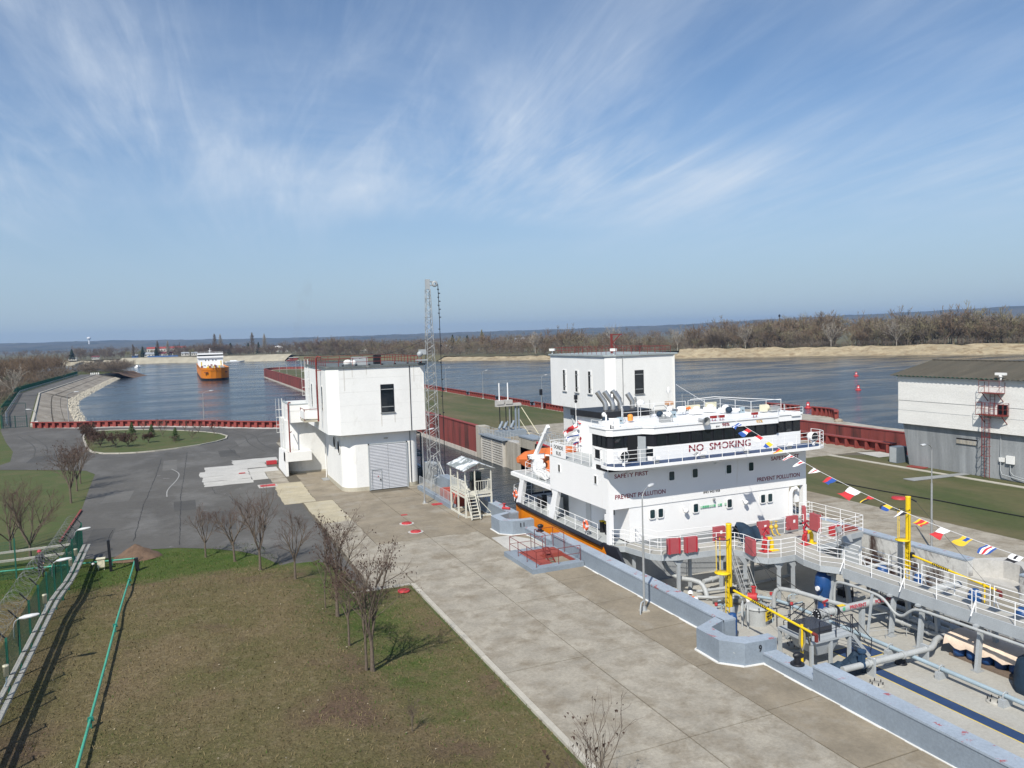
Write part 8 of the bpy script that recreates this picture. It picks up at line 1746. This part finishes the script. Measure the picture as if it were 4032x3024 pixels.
for a in (('low white house with open columns on the far left of the village',-94,1036,3,8,6,3,1.2,m_mar,m_wl,5),('white shed by the shore left of all other houses',-119,1044,2.5,9,6,2.6,.6,m_gr,m_wl,2),('house with pale grey gable roof above the paved bank',-36,1032,4,11,8,3,2.6,m_gr),('maroon roofed house beside the grey gable',-23.5,1034,4,8,7,3.2,2.5,m_mar),('house with maroon hipped roof right of its maroon neighbour',-14.5,1035,4,9,7,3.4,2.2,m_mar),('long school with bright red roof above the village trees',-18,1100,8,46,12,5.5,2.2,m_rr,m_wl,12),('low white house left of the orange ship among trees',4,1005,4,9,6,3,1.5,m_gr),('white house right of the low white one',14,1000,4,7,6,3,1.5,m_gr),('small dark boathouse between willows',-52,1040,3.5,7,6,2.5,1.5,m_gr,m_bl,1),('white roofed house deep in the wood by the lattice mast',300,905,2,11,8,3.2,2.5,m_gr),('green roofed house in the wood left of the lattice mast',255,960,3,12,8,3.5,2.2,mat('green_roof_far',(.06,.22,.16),.7)),('red roofed house half hidden in the wood by the mast',195,900,4,12,8,4,3,m_rr),('grey roofed house above the wood near the far lock house',305,690,9,10,8,3,2,m_gr)): house(*a)
t = thing('domed_hall', 'round hall with shallow white domed roof on the far bank', 'building', (115,1030,5)); MB().lathe((115,1030,5),[(6.3,0),(6.3,4.5)],20).build('wall', m_wl, t); MB().lathe((115,1030,5),[(7,4.4),(5.5,6.2),(2.5,7.3),(.001,7.5)],20).build('domed_roof', m_white, t)
t = thing('billboard', 'small white sign panel on the paved far bank', 'sign', (119,985,3)); MB().box(118,121,985,985.2,4.5,7).build('panel', m_white, t); MB().bar((119.5,985.1,2),(119.5,985.1,4.5),.2).build('post', m_galv, t)
t = thing('shore_fence', 'blue fence below the village houses', 'fence', (-20,1022,3.5)); MB().box(-38,-4,1021.5,1021.8,3,5).build('panels', m_bl, t)
t = thing('landing_stage', 'dark red floating landing stage moored under the far bank', 'landing stage', (112,862,WZ)); MB().box(104,124,860,866,WZ-.5,WZ+.9).build('pontoon', m_red, t); MB().box(107,116,861,865,WZ+.9,WZ+3.2).build('cabin', m_redrust, t); MB().box(106.5,116.5,860.5,865.5,WZ+3.2,WZ+3.5).build('roof', m_white, t)
t = thing('water_tower', 'tiny white water tower on the crest of the distant hills', 'tower', (-560,5800,60)); MB().cyl((-560,5800,50),(-560,5800,80),4,4,8).build('shaft', m_white, t); MB().lathe((-560,5800,80),[(5,0),(12,6),(12,13),(5,18),(.01,19)],12).build('tank', m_white, t)
t = thing('radio_mast', 'thin radio mast rising behind the wood on the right', 'mast', (610,668,5)); MB().cyl((610,668,5),(610,668,31),.5,.3,6).build('pole', m_black, t); MB().box(609,611,667.5,668.5,28,30.5).build('antennas', m_black, t)
# ------------------------------------------------------------------ boats and buoys
def small_boat(label, x, y, L_, rz):
    t = thing('motor_boat', label, 'boat', (x,y,WZ), 'white motor boats', rz); w = L_*.17
    def loc(mb, nm, m): o = mb.build(nm, m, None); o.parent = t
    h = MB(); h.add([(-L_/2,-w,.1),(L_*.2,-w,.1),(L_/2,0,.3),(L_*.2,w,.1),(-L_/2,w,.1),(-L_/2,-w*1.1,1.2),(L_*.25,-w*1.1,1.3),(L_*.55,0,1.7),(L_*.25,w*1.1,1.3),(-L_/2,w*1.1,1.2)],[(0,1,6,5),(1,2,7,6),(2,3,8,7),(3,4,9,8),(4,0,5,9),(5,6,7,8,9)]); loc(h,'hull',m_ship)
    loc(MB().add([(-L_*.25,-w*.8,1.2),(L_*.15,-w*.8,1.25),(L_*.15,w*.8,1.25),(-L_*.25,w*.8,1.2),(-L_*.25,-w*.7,2.3),(L_*.02,-w*.7,2.4),(L_*.02,w*.7,2.4),(-L_*.25,w*.7,2.3)],[(4,5,6,7),(0,1,5,4),(1,2,6,5),(2,3,7,6),(3,0,4,7)]),'cabin',m_ship)
    loc(MB().obox((L_*.09,0,1.85),.06,w*1.2,.7,ry=-.6),'windscreen',m_glass)
small_boat('white motor boat right of the orange ship',52.7,886,19,.15); small_boat('small white boat alone left of the orange ship',-38.9,811,8,1.2)
def buoy(label, x, y, s=1):
    t = thing('navigation_buoy', label, 'buoy', (x,y,WZ), 'red navigation buoys')
    MB().lathe((x,y,WZ),[(.001,-.3),(1.15*s,-.3),(1.2*s,.05),(1.2*s,.35*s),(.7*s,.45*s),(.62*s,.6*s)],18).build('float', m_brightred, t); MB().lathe((x,y,WZ),[(.62*s,.55*s),(.5*s,1.9*s),(.42*s,2.0*s),(.42*s,2.15*s),(.001,2.2*s)],16).build('tower', m_brightred, t)
    MB().cyl((x,y,WZ+2.2*s),(x,y,WZ+2.55*s),.12*s,n=8).build('lantern', m_black, t); MB().obox((x-.42*s,y-.42*s,WZ+1.3*s),.55*s,.03,.5*s,rz=-.8).build('number_panel', m_flagc['white'], t)
buoy('red navigation buoy nearest, just over the wheelhouse',133.1,136.7,.66); buoy('red navigation buoy farthest out in the river',232,214,.72); buoy('red navigation buoy between the other two, trailing a wake',181,166.2,.68)
# ------------------------------------------------------------------ approaching orange ship
OS = thing('orange_ship', 'orange hulled cargo ship with white bridge approaching head on across the forebay', 'ship', (16.3,440,WZ))
OX, OB, HW = 16.3, 440, 7.3
def opart(mb, n, m, p=None): return mb.build(n, m, p or OS)
def hull_ring(z, f):   # half outline at height z; f = bow fullness
    pts = []
    for a in np.linspace(0, math.pi/2, 7): pts.append((OX-HW*math.sin(a)**.75, OB+f+(1-math.cos(a))*13*(1 if z > 0 else 1.15)))
    return pts+[(OX-HW, OB+130)]
def hull_band(z0, z1, f0, f1, nm, m):
    a, b = hull_ring(z0,f0), hull_ring(z1,f1); L0 = a+[(2*OX-x,y) for x,y in a[::-1]][:-1]; L1 = b+[(2*OX-x,y) for x,y in b[::-1]][:-1]; n = len(L0)
    mb = MB(); mb.add([(x,y,z0) for x,y in L0]+[(x,y,z1) for x,y in L1],[((i+1)%n,i,n+i,n+(i+1)%n) for i in range(n)]); 
    return opart(mb, nm, m)
hull_band(WZ-1,WZ+1.15,2.2,1.6,'black_boot_top',m_black); hull_band(WZ+1.15,WZ+6.9,1.6,-.4,'orange_hull',m_orange)
hull_band(WZ+5.6,WZ+5.85,-.25,-.3,'rubbing_band',m_orange)
fr_ = hull_ring(0,0); L0 = fr_+[(2*OX-x,y) for x,y in fr_[::-1]]; opart(MB().sheet(L0,WZ+5.6),'fore_deck',m_greypaint)
for s in (-1,1):
    x = OX+s*2.3; o = opart(MB().obox((x,OB+2.1,WZ+2.9),1.9,.5,2.6,rz=.22*s,rx=.25),'anchor_pocket',m_redrust); opart(MB().obox((x,OB+1.75,WZ+2.8),.8,.3,1.5,rx=.25,rz=.22*s),'anchor',m_galv,o)
    lettering('ORNET' if False else 'OPNET',(OX+s*5.0-1.0,OB+3.2,WZ+4.3),2.0,.7,'-Y',m_black,OS) if False else None
    q = MB(); 
    for i in range(5): q.obox((OX+s*4.9-.8+.4*i,OB+2.9+.25*i*s,WZ+4.4),.25,.9,.6)
    opart(q,'bow_name',m_redrust)
for x in (OX-1.2,OX,OX+1.4): opart(MB().lathe((x,OB-.3+abs(x-OX)*.25,WZ+6.3),[(.25,-.2),(.35,0),(.25,.5)],10,'Y'),'fairlead',m_black)
opart(MB().box(OX-7.3,OX+7.3,OB+76,OB+92,WZ+5,WZ+11.2),'bridge_house',m_ship); opart(MB().box(OX-7.6,OX+7.6,OB+75,OB+90,WZ+11.2,WZ+12.3),'bridge_walkway',m_ship); opart(MB().box(OX-7.2,OX+7.2,OB+75.8,OB+90,WZ+12.3,WZ+13.2),'bridge_windows',m_glass); opart(MB().box(OX-7.5,OX+7.5,OB+75.4,OB+91,WZ+13.2,WZ+14.0),'bridge_roof',m_ship)
rl = MB().rail([(OX-7.4,OB+75.6,WZ+14),(OX+7.4,OB+75.6,WZ+14)],.9,.06,(1,.5),2,.06); opart(rl,'roof_railing',m_ship); opart(MB().cyl((OX,OB+80,WZ+14),(OX,OB+80,WZ+17),.15,n=6).bar((OX-1,OB+80,WZ+15.5),(OX+1,OB+80,WZ+15.5),.2),'radar_mast',m_ship)
for x in (-2.8,-1,1.4,3.2): opart(MB().box(OX+x-.3,OX+x+.3,OB+75.93,OB+76.02,WZ+9.3,WZ+10.1),'bridge_front_window',m_glass)
r3 = random.Random(8)
for i in range(34):
    x = OX+r3.uniform(-6,6); y = OB+r3.uniform(20,74); opart(MB().obox((x,y,WZ+5.6+.6),r3.uniform(.3,1.4),r3.uniform(.3,2),r3.uniform(.8,2.2)),'deck_fitting',r3.choice((m_ship,m_ship,m_galv,m_yellow,m_redrail)))
opart(MB().cyl((OX+5.4,OB+60,WZ+5),(OX+5.4,OB+60,WZ+9.5),.3,n=8).cyl((OX-5.6,OB+60,WZ+5),(OX-5.6,OB+60,WZ+9),.3,n=8),'deck_crane',m_yellow)
# ------------------------------------------------------------------ smoke far behind the village
def smoke():
    m = bpy.data.materials.new('thin_smoke'); m.use_nodes = True; nt = m.node_tree; N = nt.nodes; L = nt.links; N.clear(); o = N.new('ShaderNodeOutputMaterial'); pv = N.new('ShaderNodeVolumePrincipled'); pv.inputs['Color'].default_value = (.45,.42,.38,1)
    tc = N.new('ShaderNodeTexCoord'); n = N.new('ShaderNodeTexNoise'); n.inputs['Scale'].default_value = .035; n.inputs['Detail'].default_value = 3; L.new(tc.outputs['Object'], n.inputs[0]); r = N.new('ShaderNodeMapRange'); r.inputs[1].default_value = .42; r.inputs[2].default_value = .75; r.inputs[4].default_value = .012; L.new(n.outputs[0], r.inputs[0]); L.new(r.outputs[0], pv.inputs['Density']); L.new(pv.outputs[0], o.inputs['Volume'])
    mb = MB(); pr = [(2,5),(6,20),(11,45),(15,75),(16,100),(10,125),(2,140)]; mb.lathe((0,0,0),pr,10); mb.v = [(190+x+z*.22,1450+y,z) for x,y,z in mb.v]
    mb.build('smoke_plume', m, None, kind='stuff', label='faint grey smoke plume rising behind the far village', cat='smoke')
smoke()
# ------------------------------------------------------------------ haze
hz = MB().box(-9300,9300,-1200,9300,-10.5,190); hz.f = [tuple(reversed(f)) if False else f for f in hz.f]
mh = bpy.data.materials.new('haze_air'); mh.use_nodes = True; nt = mh.node_tree; nt.nodes.clear(); o_ = nt.nodes.new('ShaderNodeOutputMaterial'); pv = nt.nodes.new('ShaderNodeVolumePrincipled'); pv.inputs['Color'].default_value = (.36,.60,1,1); pv.inputs['Density'].default_value = 0.9e-4; pv.inputs['Anisotropy'].default_value = .2; nt.links.new(pv.outputs[0], o_.inputs['Volume'])
hz.build('haze', mh, None, kind='stuff', label='thin blue haze hanging over the river plain', cat='haze')
